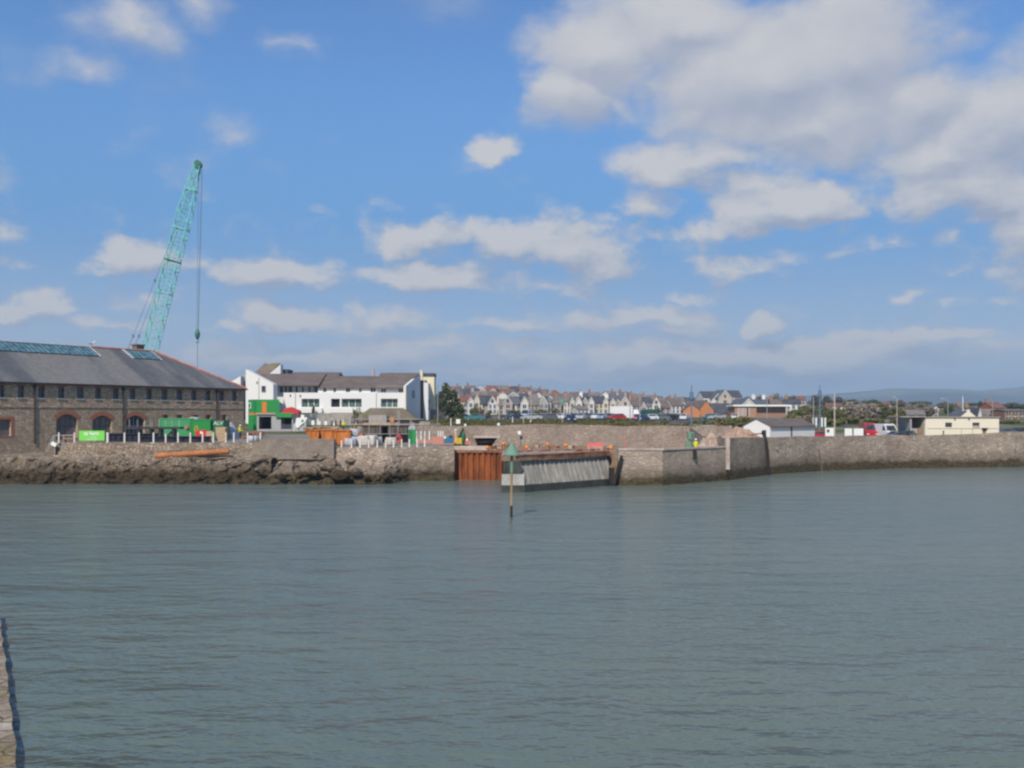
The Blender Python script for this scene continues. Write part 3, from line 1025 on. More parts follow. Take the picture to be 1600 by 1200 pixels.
M['conc_tide'] = m_stone('tidal quay blocks', (0.44, 0.35, 0.275), (0.52, 0.425, 0.34), (0.58, 0.485, 0.395), 0.62, 1.8, (0.37, 0.30, 0.235), tide=0.8, stain=0.75, bmp=0.7, big=0.5, lichen=(0.50, 0.40, 0.30))
mb.build('wall', M['conc_tide'], t)
mb = MB()
mb.prism([(pA[0], pA[1] - .08), (pB_[0] + .08, pB_[1] - .08), (pC_[0] - .02, pC_[1] - .12), (21.78, 104.3), (pB_[0] - .1, 96.4), (pA[0], 96.6)], ztop + .002, ztop + .16)
mb.build('coping', M['pink_conc'], t)
mb = MB()
for (px, D) in ((1085, 99.4),):
    mb.box(X(px, D) - .18, X(px, D) + .18, D - .32, D + .5, 2.3, 3.2)
mb.build('ladder_recess', M['black_timber'], t)

# tall masonry wall
RW = RIGHT_WALL[:-1]
TOPS = [(21.8, 4.30), (28.5, 4.15), (39, 4.12), (52, 4.10), (60, 4.26), (66, 4.52), (90, 4.9), (180, 5.4)]


def rw_pt(x, z):
    y = lerp_tab(RW, x)
    n = mnoise.fractal(Vector((x * .5, z * .7, 7.7)), 1.0, 2.0, 4)
    return (x, y - .35 * (1 - z / 4.5) + .09 * n, z)


cols_r = [21.8 + i * .28 for i in range(430)]
rows_r = [i / 15 for i in range(16)]
mb = grid_mesh(cols_r, rows_r, lambda x, s: rw_pt(x, -1.2 + s * (lerp_tab(TOPS, x) + .10 * mnoise.noise(Vector((x * .35, 0, 0))) + 1.2)))
n0 = len(mb.v)
mb.add([v for x in cols_r for v in (rw_pt(x, lerp_tab(TOPS, x) + .10 * mnoise.noise(Vector((x * .35, 0, 0)))), (x, lerp_tab(RW, x) + 1.3, lerp_tab(TOPS, x) - .05))],
       [(2 * i, 2 * i + 2, 2 * i + 3, 2 * i + 1) for i in range(len(cols_r) - 1)])
t = thing('masonry_quay', 'long high rubble masonry quay wall curving away to the right', 'quay wall', (36, 121, 0))
mb.build('wall', M['quay_mason'], t)
MB().box(21.68, 21.798, 104.5, 125.7, .5, 4.25).build('return_wall', M['back_wall'], t)
MB().box(21.55, 21.95, 103.15, 103.50, 1.1, 4.3).build('pale_corner_strip', M['pink_conc'], t)
x0 = 36.3
y0 = lerp_tab(RW, x0)
MB().tube((x0 - .1, y0 - .38, 2.6), (x0 + .3, y0 - .5, -.5), .05, .10, 6).build('rust_stain_crack', M['shelter_dark'], t)

t = thing('outfall_pipe', 'black outfall pipe bending over the masonry quay down to the water', 'pipe', (28, 113, 0))
pp = [P3(1194, 676.5, 113.2), P3(1197, 690, 112.9), P3(1199.5, 710, 112.7), P3(1201, 742, 112.4)]
MB().path(pp, .17, 10).tube(pp[0] + Vector((-.25, 0, .03)), pp[0] + Vector((.12, 0, 0)), .24, .2, 8).build('down_pipe', M['black_timber'], t)
MB().path([P3(1193, 677, 113.3), P3(1184, 677.8, 113.6), P3(1171, 680, 113.9)], .07, 8).build('rusty_feed_pipe', M['rust_beam'], t)

# back wall of the dock
mb = grid_mesh([-15 + i * .3 for i in range(141)], [i / 8 for i in range(9)],
               lambda x, s: (x, 125.45 + .08 * mnoise.fractal(Vector((x * .6, s * 2, 1.2)), 1, 2, 3), 2.0 + s * (3.3 + .12 * mnoise.noise(Vector((x * .4, 2, 0))) + .35 * sstep(-3, 2, x) * sstep(14, 6, x) * .5)))
n = len(mb.v)
mb.add([(-15 + i * .3, yy, zz) for i in range(141) for yy, zz in ((125.45, 5.25), (126.3, 5.15))], [(2 * i, 2 * i + 2, 2 * i + 3, 2 * i + 1) for i in range(140)])
t = thing('dock_back_wall', 'long grey brown stone wall behind the dock works below the grass', 'wall', (3, 125.5, 2))
mb.build('wall', M['back_wall'], t)
zz0, zz1 = Z(692.5, 122), Z(684.5, 122)
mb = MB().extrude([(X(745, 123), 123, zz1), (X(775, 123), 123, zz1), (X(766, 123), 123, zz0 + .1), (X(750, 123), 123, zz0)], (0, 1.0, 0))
mb.build('culvert_mouth', M['black'], t)  # solid black block, its colour paints the shade inside the culvert
MB().box(X(740, 122.8), X(782, 122.8), 122.6, 125.4, zz1 + .002, zz1 + .22).build('culvert_lintel', M['pink_conc'], t)
MB().extrude([(X(767, 122.6), 122.6, 2.7), (X(800, 122.6), 122.6, 2.7), (X(800, 122.6), 122.6, zz1), (X(777, 122.6), 122.6, zz1)], (0, .9, 0)).build('wing_wall', M['back_wall'], t)

# end of the breakwater in the lower left corner
def bw_pt(t, w):
    x = -8.83 + (-16.0 + 8.83) * t
    y = 18.3 + (32.0 - 18.3) * t
    n = mnoise.fractal(Vector((x * 1.5, y * 1.5, w)), 1, 2, 4)
    edge = .10 * mnoise.fractal(Vector((y * 1.3, 0, 4)), 1, 2, 3)
    return (x - w + (edge if w == 0 else 0), y - w * .25, .2 + .03 * n)


mb = grid_mesh([i / 40 * 1.66 - .6 for i in range(41)], [0, .15, .3, .5, .8, 1.2, 1.7, 2.4, 3.2, 4.2], bw_pt)
e = [bw_pt(i / 40 * 1.66 - .6, 0) for i in range(41)]
mb.add([v for p in e for v in (p, (p[0] - .02, p[1], .05), (p[0] - .1, p[1], -1.5))], [f for i in range(40) for f in ((3 * i, 3 * i + 1, 3 * i + 4, 3 * i + 3), (3 * i + 1, 3 * i + 2, 3 * i + 5, 3 * i + 4))])
lo = bw_pt(-.6, 4.2)
single(mb, 'breakwater', m_stone('near breakwater stone', (0.24, 0.195, 0.14), (0.36, 0.30, 0.225), (0.44, 0.385, 0.31), 0.5, 1.0, (0.20, 0.165, 0.12), stain=.5, bmp=.7, lichen=(0.22, 0.17, 0.06)),
       'brown stone breakwater edge beside the dark water nearest the viewer', 'breakwater')

# green beacon standing in the water
D = 65.8
t = thing('harbour_beacon', 'green conical topmark on a slim pole standing in the harbour', 'beacon', (X(799, D), D, 0))
x0 = X(799, D)
MB().tube((x0, D, -1.5), (x0, D, Z(790, D)), .095, .085, 10).build('wet_pole_foot', M['marker_base'], t)
MB().tube((x0, D, Z(790, D) + .002), (x0 + .02, D, Z(738, D)), .082, .075, 10).build('timber_pole', M['marker_wood'], t)
MB().tube((x0 + .02, D, Z(738, D) + .002), (x0 + .03, D, Z(708, D)), .10, .09, 10).build('green_pole', M['marker_green'], t)
mb = MB()
for i in range(16):
    a0, a1 = i * math.pi / 8, (i + 1) * math.pi / 8
mb.lathe((x0 + .03, D, 0), [(.02, Z(711.5, D)), (.53, Z(711.6, D)), (.53, Z(710, D)), (.10, Z(693.5, D)), (.06, Z(692, D))], 16)
mb.build('topmark', M['marker_green'], t)
# ------------------------------------------------------------------ stone warehouse on the left
WA = Vector((-53.5, 107.0))
WD = Vector((0.523, 0.852)).normalized()


def S(px):
    k = (px - CX) / F
    return (WA.y * k - WA.x) / (WD.x - WD.y * k)


def ZS(py, s):
    return Z(py, WA.y + WD.y * s)


L1, L0, HW, EV, RG = 34.1, -34.0, 8.0, 10.15, 14.9
wh = thing('warehouse', 'long two storey rubble stone warehouse with slate hip roof and skylights', 'warehouse', (WA.x, WA.y, 0), rz=math.atan2(WD.y, WD.x), local=True)
ops, doors = [], []
up = [(-32, -23), (0, 7), (28, 38), (60, 70), (91, 101), (120.5, 131), (149, 158), (176.5, 186), (203, 212), (229, 237.5), (253, 262), (276, 285), (299, 307), (321, 329), (342, 350), (363, 370)]
for a, b in up:
    sa, sb = S(a), S(b)
    ops.append((sa, sb, 8.45, 9.72))
low = [(-14, 17, 655.5, 681)]
sa, sb = S(-14), S(17)
ops.append((sa, sb, ZS(681, sb), ZS(655.5, sb)))
small = [(255, 263), (277, 285), (302, 310), (322, 329.5), (347, 354)]
for a, b in small:
    sa, sb = S(a), S(b)
    ops.append((sa, sb, 5.2, 6.65))
arch = [(88, 121.5, 647), (144, 175, 649), (197, 226, 649)]
for a, b, py in arch:
    sa, sb = S(a), S(b)
    ops.append((sa, sb, 3.85, ZS(py, (sa + sb) / 2)))
mb = MB()
wall_open(mb, L0, L1, -0.5, EV, ops, 0.0, 0.45)
for (sa, sb, z0, z1) in ops[-3:]:                       # segmental arch spandrels
    n = 10
    for i in range(n):
        u0, u1 = i / n, (i + 1) / n
        f = lambda u: z1 - 0.62 * (2 * u - 1) ** 2
        x0, x1 = sa + (sb - sa) * u0, sa + (sb - sa) * u1
        mb.quad((x0, 0, f(u0)), (x1, 0, f(u1)), (x1, 0, z1), (x0, 0, z1))
        mb.quad((x0, 0, f(u0)), (x0, .45, f(u0)), (x1, .45, f(u1)), (x1, 0, f(u1)))
mb.quad((L1, 0, -0.5), (L1, 2 * HW, -0.5), (L1, 2 * HW, EV), (L1, 0, EV))
mb.quad((L1, 2 * HW, -0.5), (L0, 2 * HW, -0.5), (L0, 2 * HW, EV), (L1, 2 * HW, EV))
mb.quad((L0, 2 * HW, -0.5), (L0, 0, -0.5), (L0, 0, EV), (L0, 2 * HW, EV))
mb.build('wall', M['warehouse'], wh)
o = .28
hx = L1 - HW
ez = EV - 0.04
mb = MB()
mb.add([(L0, -o, ez), (L1 + o, -o, ez), (L1 + o, 2 * HW + o, ez), (L0, 2 * HW + o, ez), (L0, HW, RG), (hx, HW, RG)],
       [(0, 1, 5, 4), (1, 2, 5), (2, 3, 4, 5), (3, 0, 4), (0, 3, 2, 1)])


def m_wh_roof():
    m, nt, b = base_mat('warehouse slates', .7, 0, .25)
    t = nt.nodes.new('ShaderNodeTexCoord')

    def mp(s):
        q = nt.nodes.new('ShaderNodeMapping')
        q.inputs['Scale'].default_value = s
        nt.links.new(t.outputs['Object'], q.inputs['Vector'])
        return q.outputs[0]
    n1 = noise(nt, mp((.19, .035, .035)), 1.0, 3.0)
    col = mixc(nt, mapr(nt, n1, .45, .56), (0.115, 0.122, 0.132), (0.215, 0.212, 0.20))
    n3 = noise(nt, mp((.5, .12, .12)), 1.0, 5.0, .7)
    col = mixc(nt, mapr(nt, n3, .45, .7, 0, .6), col, (0.20, 0.19, 0.17))
    br = nn(nt, 'ShaderNodeTexBrick', Scale=1.0)
    br.inputs['Color1'].default_value = (1.1, 1.1, 1.1, 1)
    br.inputs['Color2'].default_value = (.85, .85, .86, 1)
    br.inputs['Mortar'].default_value = (.6, .6, .6, 1)
    br.inputs['Mortar Size'].default_value = .012
    br.inputs['Brick Width'].default_value = .35
    br.inputs['Row Height'].default_value = .26
    nt.links.new(mp((1, 1.18, 0)), br.inputs['Vector'])
    col = mixc(nt, 1.0, col, br.outputs['Color'], 'MULTIPLY')
    n2 = noise(nt, mp((1, 1, 1)), 6.0, 3.0)
    col = mixc(nt, 1.0, col, mixc(nt, n2, (.85,) * 3, (1.12,) * 3), 'MULTIPLY')
    nt.links.new(col, b.inputs['Base Color'])
    bump(nt, b, n2, .3, .03)
    return m


roof = mb.build('roof', m_wh_roof(), wh)
slope = Vector((0, HW + o, RG - ez)).normalized()
nv = Vector((0, -slope.z, slope.y))


def on_roof(s, d, up_=0.0):           # d metres down the slope from the ridge
    p = Vector((s, HW, RG)) - slope * d + nv * up_
    return p


for (a, b, lab) in ((L0 + 2, 16.3, 'long ridge skylight'), (21.4, 25.4, 'short ridge skylight near the hip')):
    n = int((b - a) / .62)
    mb = MB()
    mb.add([on_roof(a, .12, .07), on_roof(b, .12, .07), on_roof(b, 2.35, .07), on_roof(a, 2.35, .07)], [(3, 2, 1, 0)])
    sk = mb.build('skylight', M['skylight'], roof, lab)
    mb = MB()
    for i in range(n + 1):
        s = a + (b - a) * i / n
        mb.extrude([on_roof(s - .03, .12, .06), on_roof(s + .03, .12, .06), on_roof(s + .03, 2.35, .06), on_roof(s - .03, 2.35, .06)], nv * .05)
    for d in (.1, 2.35):
        mb.extrude([on_roof(a, d, .04), on_roof(b, d, .04), on_roof(b, d + .1, .04), on_roof(a, d + .1, .04)], nv * .05)
    for s in (a - .3, b):
        mf = MB()
        mf.extrude([on_roof(s, .05, .03), on_roof(s + .3, .05, .03), on_roof(s + .3, 2.5, .03), on_roof(s, 2.5, .03)], nv * .07)
        mf.build('lead_flashing', M['lead'], sk)
    mb.build('glazing_bars', M['glazing_bar'], sk)

mb = MB()
mb.tube((16.6, HW, RG + .05), (hx, HW, RG + .05), .14, .14, 8)
mb.tube((hx, HW, RG + .05), (L1 + o, -o, ez + .06), .14, .14, 8)
mb.tube((hx, HW, RG + .05), (L1 + o, 2 * HW + o, ez + .06), .14, .14, 8)
mb.build('ridge_tiles', M['pink_tile'], wh)
mb = MB()
mb.tube((L0, HW, RG + .06), (16.6, HW, RG + .06), .12, .12, 8)
mb.build('lead_ridge', M['lead'], wh)
mb = MB()
mb.box(L0, L1 + o + .1, -o - .14, -o + .02, ez - .18, ez - .005)
mb.box(L1 + o - .02, L1 + o + .12, -o + .025, 2 * HW + o, ez - .18, ez - .006)
mb.build('gutter', M['gutter'], wh)
mb = MB()
mb.box(24.2, 25.4, HW + 1.0, HW + 1.9, RG - 1.5, RG + .75)
mb.box(24.1, 25.5, HW + .9, HW + 2.0, RG + .752, RG + .9)
mb.build('chimney', M['moss_roof'], roof)
for px in (53.5, 192, 338):
    s = S(px)
    MB().tube((s, -.10, 3.5), (s, -.10, EV - .2), .075, .075, 8).box(s - .16, s + .16, -.24, -.01, EV - .65, EV - .3).build('downpipe', M['gutter'], wh)
MB().box(L0, L1, -.07, .002, 7.42, 7.56).build('string_course', M['warehouse'], wh)
for (sa, sb, z0, z1) in ops[:len(up)]:
    mb = MB().box(sa, sb, .28, .34, z0, z1)
    w_ = mb.build('window', M['glass'], wh)
    mb = MB()
    mb.box((sa + sb) / 2 - .03, (sa + sb) / 2 + .03, .23, .278, z0 + .05, z1)
    mb.box(sa, sb, .23, .278, z0 + .62, z0 + .68)
    mb.build('window_frame', M['shutter'], w_)
    MB().box(sa - .12, sb + .12, -.09, .10, z0 - .14, z0 - .003).build('window_sill', M['grey_render'], w_)
    MB().box(sa - .16, sb + .16, -.03, .12, z1 + .003, EV - .19).build('brick_lintel', M['arch_brick'], w_)
sa, sb, z0, z1 = ops[len(up)]
w_ = MB().box(sa, sb, .28, .34, z0, z1).build('window', M['shutter'], wh, 'boarded lower window with brick surround')
mb = MB()
mb.box(sb + .003, sb + .38, -.03, .15, z0 - .15, z1 + .3)
mb.box(sa - .38, sa - .003, -.03, .15, z0 - .15, z1 + .3)
mb.box(sa, sb, -.03, .15, z1 + .003, z1 + .3)
mb.box(sa, sb, -.03, .15, z0 - .15, z0 - .003)
mb.build('brick_surround', M['arch_brick'], w_)
for (sa, sb, z0, z1) in ops[len(up) + 1:len(up) + 1 + len(small)]:
    w_ = MB().box(sa, sb, .28, .34, z0, z1).build('window', M['glass'], wh)
    MB().box(sa - .34, sa - .003, -.025, .1, z0, z1 + .1).build('brick_jamb', M['arch_brick'], w_)
    MB().box(sa, sb, .22, .277, (z0 + z1) / 2 - .03, (z0 + z1) / 2 + .03).build('window_frame', M['shutter'], w_)
for k, (sa, sb, z0, z1) in enumerate(ops[-3:]):
    d_ = MB().box(sa, sb, .36, .42, z0, z1).build('door', M['shutter'] if k < 2 else M['dark_blue_panel'], wh)
    mb = MB()
    for i in range(1, 4):
        xx = sa + (sb - sa) * i / 4
        mb.box(xx - .03, xx + .03, .33, .358, z0, z1 - .1)
    mb.box(sa, sb, .33, .358, z0 + 1.45, z0 + 1.53)
    mb.build('door_rails', M['grey_render'] if k == 2 else M['shelter_dark'], d_)
    n = 12
    f = lambda u, e: z1 + e - (0.62 + .1 * e) * (2 * u - 1) ** 2
    mb = MB()
    wdt = sb - sa
    for i in range(n):
        u0, u1 = i / n, (i + 1) / n
        xa0, xa1 = sa + wdt * u0, sa + wdt * u1
        xb0, xb1 = sa - .35 + (wdt + .7) * u0, sa - .35 + (wdt + .7) * u1
        mb.extrude([(xa0, -.04, f(u0, 0)), (xa1, -.04, f(u1, 0)), (xb1, -.04, f(u1, .46)), (xb0, -.04, f(u0, .46))], (0, .10, 0))
    mb.build('brick_arch', M['arch_brick'], wh)

# gull on the ridge
gp = Vector((WA.x, WA.y, 0)) + Vector((WD.x * 16.9 - WD.y * HW, WD.y * 16.9 + WD.x * HW, RG + .18))


def skin_mesh(name, verts, edges, radii, mats, assign, sub=1, root=0):
    me = bpy.data.meshes.new(name)
    me.from_pydata(verts, edges, [])
    o = bpy.data.objects.new(name, me)
    COL.objects.link(o)
    m = o.modifiers.new('skin', 'SKIN')
    me.skin_vertices.new() if not me.skin_vertices else None
    for i, r in enumerate(radii):
        sv = me.skin_vertices[0].data[i]
        sv.radius = r if isinstance(r, tuple) else (r, r)
        sv.use_root = (i == root)
    s = o.modifiers.new('sub', 'SUBSURF')
    s.levels = s.render_levels = sub
    dg = bpy.context.evaluated_depsgraph_get()
    me2 = bpy.data.meshes.new_from_object(o.evaluated_get(dg))
    bpy.data.objects.remove(o)
    bpy.data.meshes.remove(me)
    me2.name = name
    me2.materials.clear()
    for mt in mats:
        me2.materials.append(mt)
    for p in me2.polygons:
        p.material_index = assign(p.center)
        p.use_smooth = True
    return me2


gv = [(0, 0, .26), (.13, 0, .30), (.21, 0, .42), (.23, 0, .50), (.33, 0, .48), (-.14, 0, .22), (-.32, 0, .17), (0, .035, .12), (0, .035, 0), (0, -.035, .12), (0, -.035, 0), (-.05, .11, .28), (-.34, .07, .24), (-.05, -.11, .28), (-.34, -.07, .24)]
ge = [(0, 1), (1, 2), (2, 3), (3, 4), (0, 5), (5, 6), (0, 7), (7, 8), (0, 9), (9, 10), (0, 11), (11, 12), (0, 13), (13, 14)]
gr = [.11, .09, .05, .055, .012, .08, .03, .012, .014, .012, .014, .04, .015, .04, .015]
me = skin_mesh('gull', gv, ge, gr, [M['white'], M['lamp_grey'], M['yellow']], lambda c: 2 if (c.z < .12 or c.x > .30) else (1 if (c.z > .2 and c.x < 0.02) else 0))
o = bpy.data.objects.new('gull', me)
COL.objects.link(o)
o.location = gp
o.rotation_euler = (0, 0, R(20))
o.scale = (1.25,) * 3
tag(o, 'white gull perched on the warehouse ridge beside the long skylight', 'gull')

# ------------------------------------------------------------------ lattice crane behind the warehouse
D = 160.0
cz = zt(X(205, D), D)
foot, tip = P3(204.5, 682, D), P3(309, 257, D)
foot.z = cz + 1.6
t = thing('crawler_crane', 'turquoise lattice boom crane rising behind the stone warehouse', 'crane', (foot.x, D, cz))
ax = (tip - foot)
LB = ax.length
ax.normalize()
sx = Vector((0, 1, 0))
sy = ax.cross(sx).normalized()


def half(s):
    if s < .10:
        return .35 + (1.0 - .35) * s / .10
    if s < .82:
        return 1.0
    return 1.0 + (.40 - 1.0) * (s - .82) / .18


def bp(s, i, j):
    h = half(s)
    return foot + ax * (LB * s) + sx * (h * .9 * i) + sy * (h * j)


secs = [(0, .25), (.25, .5), (.5, .75), (.75, 1.0)]
for a, b in secs:
    mb = MB()
    n = 8
    for i in (-1, 1):
        for j in (-1, 1):
            pts = [bp(a + (b - a) * k / n, i, j) for k in range(n + 1)]
            for p, q in zip(pts[:-1], pts[1:]):
                mb.tube(p, q, .085, .085, 6, False)
    for k in range(n):
        s0, s1 = a + (b - a) * k / n, a + (b - a) * (k + 1) / n
        e = 1 if k % 2 else -1
        for i in (-1, 1):
            mb.tube(bp(s0, i, -e), bp(s1, i, e), .055, .055, 5, False)
            mb.tube(bp((s0 + s1) / 2, i, -e), bp(s1, i, -e), .03, .03, 4, False)
        for j in (-1, 1):
            mb.tube(bp(s0, -e, j), bp(s1, e, j), .05, .05, 5, False)
        mb.tube(bp(s0, 1, -1), bp(s0, 1, 1), .045, .045, 5, False)
        mb.tube(bp(s0, -1, -1), bp(s0, -1, 1), .045, .045, 5, False)
    mb.build('boom_section', M['crane_teal'], t)
for s in (.25, .5, .625, .75, .90):
    mb = MB()
    for j in (-1, 1):
        mb.tube(bp(s, -1.05, j * 1.03), bp(s, 1.05, j * 1.03), .10, .10, 6)
    for i in (-1, 1):
        mb.tube(bp(s, i * 1.05, -1.03), bp(s, i * 1.05, 1.03), .10, .10, 6)
    mb.build('joint_frame', M['crane_dark'] if s in (.625,) else M['crane_teal'], t)
mb = MB()
hd = foot + ax * (LB + .15)
for i in (-.45, -.15, .15, .45):
    mb.tube(hd + sx * (i - .05), hd + sx * (i + .05), .48, .48, 14)
mb.obox(hd - ax * .35, (.5, 1.2, .9))
mb.obox(hd + Vector((.35, 0, -.25)), (.5, .9, .45))
mb.build('boom_head', M['crane_dark'], t)
hk = P3(308.5, 523, D)
mb = MB()
for dx, dy in ((-.28, -.2), (.12, .2), (.42, -.1)):
    mb.tube(Vector((hd.x + .42 + dx * .8, D + dy, hd.z)), Vector((hk.x + dx * .35, D + dy * .5, hk.z + .6)), .026, .026, 5, False)
mb.build('hoist_rope', M['cable'], t)
mb = MB()
mb.lathe((hk.x, D, hk.z), [(.05, .95), (.30, .62), (.42, .2), (.36, -.3), (.12, -.75)], 10)
mb.path([hk + Vector((0, 0, -.7)), hk + Vector((.18, 0, -1.0)), hk + Vector((.12, 0, -1.25)), hk + Vector((-.12, 0, -1.25)), hk + Vector((-.2, 0, -1.05))], .07, 6)
mb.build('hook_block', M['crane_dark'], t)
MB().tube(hk + Vector((0, 0, -1.2)), Vector((hk.x, D, cz + 3)), .035, .035, 5, False).build('lifting_sling', M['cable'], t)
mb = MB()
for i in (-.8, .8):
    top = bp(.985, i, -1)
    mid = P3(212 + (5 if i > 0 else -4), 525, D + i)
    mb.tube(top, mid, .028, .028, 5, False)
    mb.tube(mid, Vector((foot.x - 3.2, D + i, cz + 5.5)), .04, .04, 5, False)
    mb.obox(mid, (.25, .12, .5))
    mb.obox(mid + (top - mid) * .33, (.25, .12, .5))
mb.build('pendant_ropes', M['cable'], t)
mb = MB()
mb.box(foot.x - 5.2, foot.x + .6, D - 1.5, D + 1.5, cz + 1.25, cz + 3.3)
mb.box(foot.x - .6, foot.x + 1.2, D - 1.6, D - .4, cz + 1.3, cz + 3.4)
for i in (-.8, .8):
    mb.tube((foot.x - 1.6, D + i, cz + 3.2), (foot.x - 3.2, D + i, cz + 5.5), .12, .12, 6)
    mb.tube((foot.x - 4.6, D + i, cz + 3.2), (foot.x - 3.2, D + i, cz + 5.5), .10, .10, 6)
mb.build('crane_house', M['crane_dark'], t)
for dy in (-1.9, 1.9):
    MB().extrude([(foot.x - 4.6, D + dy - .4, cz + .35), (foot.x - 4.2, D + dy - .4, cz), (foot.x + 1.2, D + dy - .4, cz), (foot.x + 1.7, D + dy - .4, cz + .35), (foot.x + 1.7, D + dy - .4, cz + .8), (foot.x + 1.2, D + dy - .4, cz + 1.1), (foot.x - 4.2, D + dy - .4, cz + 1.1), (foot.x - 4.6, D + dy - .4, cz + .8)], (0, .8, 0)).build('crawler_track', M['steel_dark'], t)

# ------------------------------------------------------------------ white waterside flats
D = 205.0
fl = thing('apartment_block', 'white waterside apartment block with brown roofs and long glazed balconies', 'building', (X(530, D), D, 5.6))


def bx(mb, a, b, y0, y1, D0, D1):
    return mb.box(X(a, D0), X(b, D0), D0, D1, Z(y1, D0), Z(y0, D0))


# upper storey
DU = 207.0
ops = [(X(a, DU), X(b, DU), Z(613.5, DU), Z(606.5, DU)) for a, b in ((505, 510), (521, 525), (540.5, 547), (561, 565), (579, 587), (595.5, 603), (623, 630))]
mb = MB()
wall_open(mb, X(497, DU), X(634, DU), Z(646, DU), Z(603.5, DU), ops, DU, .35)
mb.build('upper_wall', M['white'], fl)
for a, b, c, d in ops:
    w_ = MB().box(a, b, DU + .25, DU + .32, c, d).build('window', M['glass'], fl)
    MB().box(a, b, DU + .19, DU + .248, c, c + .12).box((a + b) / 2 - .04, (a + b) / 2 + .04, DU + .19, DU + .248, c + .12, d).build('window_frame', M['white_shade'], w_)
mb = MB()
bx(mb, 427, 497, 601, 646, DU + 1.3, DU + 1.6)
mb.build('recessed_gallery_wall', M['white_shade'], fl)
for a, b in ((437, 442), (445, 448.5), (451, 456.5), (462, 465), (472, 474), (482, 484.5), (491, 496)):
    bx(MB(), a, b, 604, 613, DU + 1.18, DU + 1.297).build('window', M['glass'], fl)
# lower storey standing forward
ops = [(X(a, D), X(b, D), Z(636, D), Z(623, D)) for a, b in ((471, 499), (517, 531), (533.5, 565), (595, 621.5))]
mb = MB()
wall_open(mb, X(443, D), X(632, D), Z(646, D), Z(613.5, D), ops, D, 1.0)
mb.box(X(443, D), X(632, D), D + 1.001, D + 1.9, Z(614.2, D), Z(613.5, D) - .003)
mb.build('lower_wall', M['white'], fl)
for k, (a, b, c, d) in enumerate(ops):
    w_ = MB().box(a, b, D + .85, D + .95, c, d).build('glazed_front', M['glass_green'] if k != 1 else M['black'], fl)
    mb = MB()
    n = 3 if k != 1 else 1
    for i in range(n + 1):
        xx = a + .06 + (b - a - .12) * i / n
        mb.box(xx - .06, xx + .06, D + .78, D + .847, c, d)
    mb.build('mullions', M['white_shade'] if k != 1 else M['grey_render'], w_)
mb = MB()
bx(mb, 465, 503, 637.5, 645, D - .8, D - .05)
bx(mb, 515, 551, 637.5, 645, D - .8, D - .05)
mb.build('balcony_parapet', M['white'], fl)
for px in (461.5, 588):
    MB().tube((X(px, D), D - .08, Z(645, D)), (X(px, D), D - .08, Z(614, D)), .06, .06, 6).build('downpipe', M['grey_render'], fl)
for px, py in ((453.5, 618), (469, 618.5)):
    bx(MB(), px - .8, px + .8, py - 1.5, py + 1.5, D - .15, D - .002).build('wall_lamp', M['gutter'], fl)
# left monopitch wing
DL = 200.0
a, b = X(384, DL), X(427, DL)
mb = MB()
mb.extrude([(a, DL, 4.3), (b, DL, 4.3), (b, DL, Z(600, DL)), (a, DL, Z(577, DL))], (0, 3.5, 0))
mb.build('monopitch_wing', M['white'], fl)
w_ = bx(MB(), 409, 414.5, 603, 612, DL - .06, DL - .004).build('window', M['glass'], fl)
mb = MB()
bx(mb, 408.4, 409, 602.4, 612.6, DL - .12, DL - .002)
bx(mb, 414.5, 415.1, 602.4, 612.6, DL - .12, DL - .002)
bx(mb, 409, 414.5, 612, 612.6, DL - .12, DL - .002)
mb.build('window_frame', M['grey_render'], w_)
MB().tube((X(404.5, DL), DL - .08, 5), (X(404.5, DL), DL - .08, Z(590, DL)), .05, .05, 6).build('downpipe', M['grey_render'], fl)
bx(MB(), 400.8, 402.2, 596, 599.5, DL - .15, DL - .002).build('wall_lamp', M['gutter'], fl)
DM = 214.0
mb = MB()
mb.extrude([(X(358, DM), DM, 5), (X(376, DM), DM, 5), (X(376, DM), DM, Z(587.5, DM)), (X(358, DM), DM, Z(598.5, DM))], (0, 6, 0))
mb.build('rear_monopitch_wing', M['white'], fl)
DM = 216.5
mb = MB()
mb.extrude([(X(376.2, DM), DM, 5), (X(392, DM), DM, 5), (X(392, DM), DM, Z(580, DM)), (X(376.2, DM), DM, Z(589, DM))], (0, 4, 0))
mb.build('rear_wing', M['grey_render'], fl)


def roof_prism(mb, x0, x1, y0, ze, yr, zr_, y1=None, x0r=None, x1r=None):
    """gabled slab roof, ridge along x"""
    y1 = 2 * yr - y0 if y1 is None else y1
    x0r = x0 if x0r is None else x0r
    x1r = x1 if x1r is None else x1r
    mb.add([(x0, y0, ze), (x1, y0, ze), (x1r, yr, zr_), (x0r, yr, zr_), (x0, y1, ze), (x1, y1, ze),
            (x0, y0, ze - .18), (x1, y0, ze - .18), (x0, y1, ze - .18), (x1, y1, ze - .18)],
           [(0, 1, 2, 3), (3, 2, 5, 4), (6, 7, 1, 0), (4, 5, 9, 8), (0, 3, 4, 8, 6), (1, 7, 9, 5, 2), (6, 8, 9, 7)])
    return mb


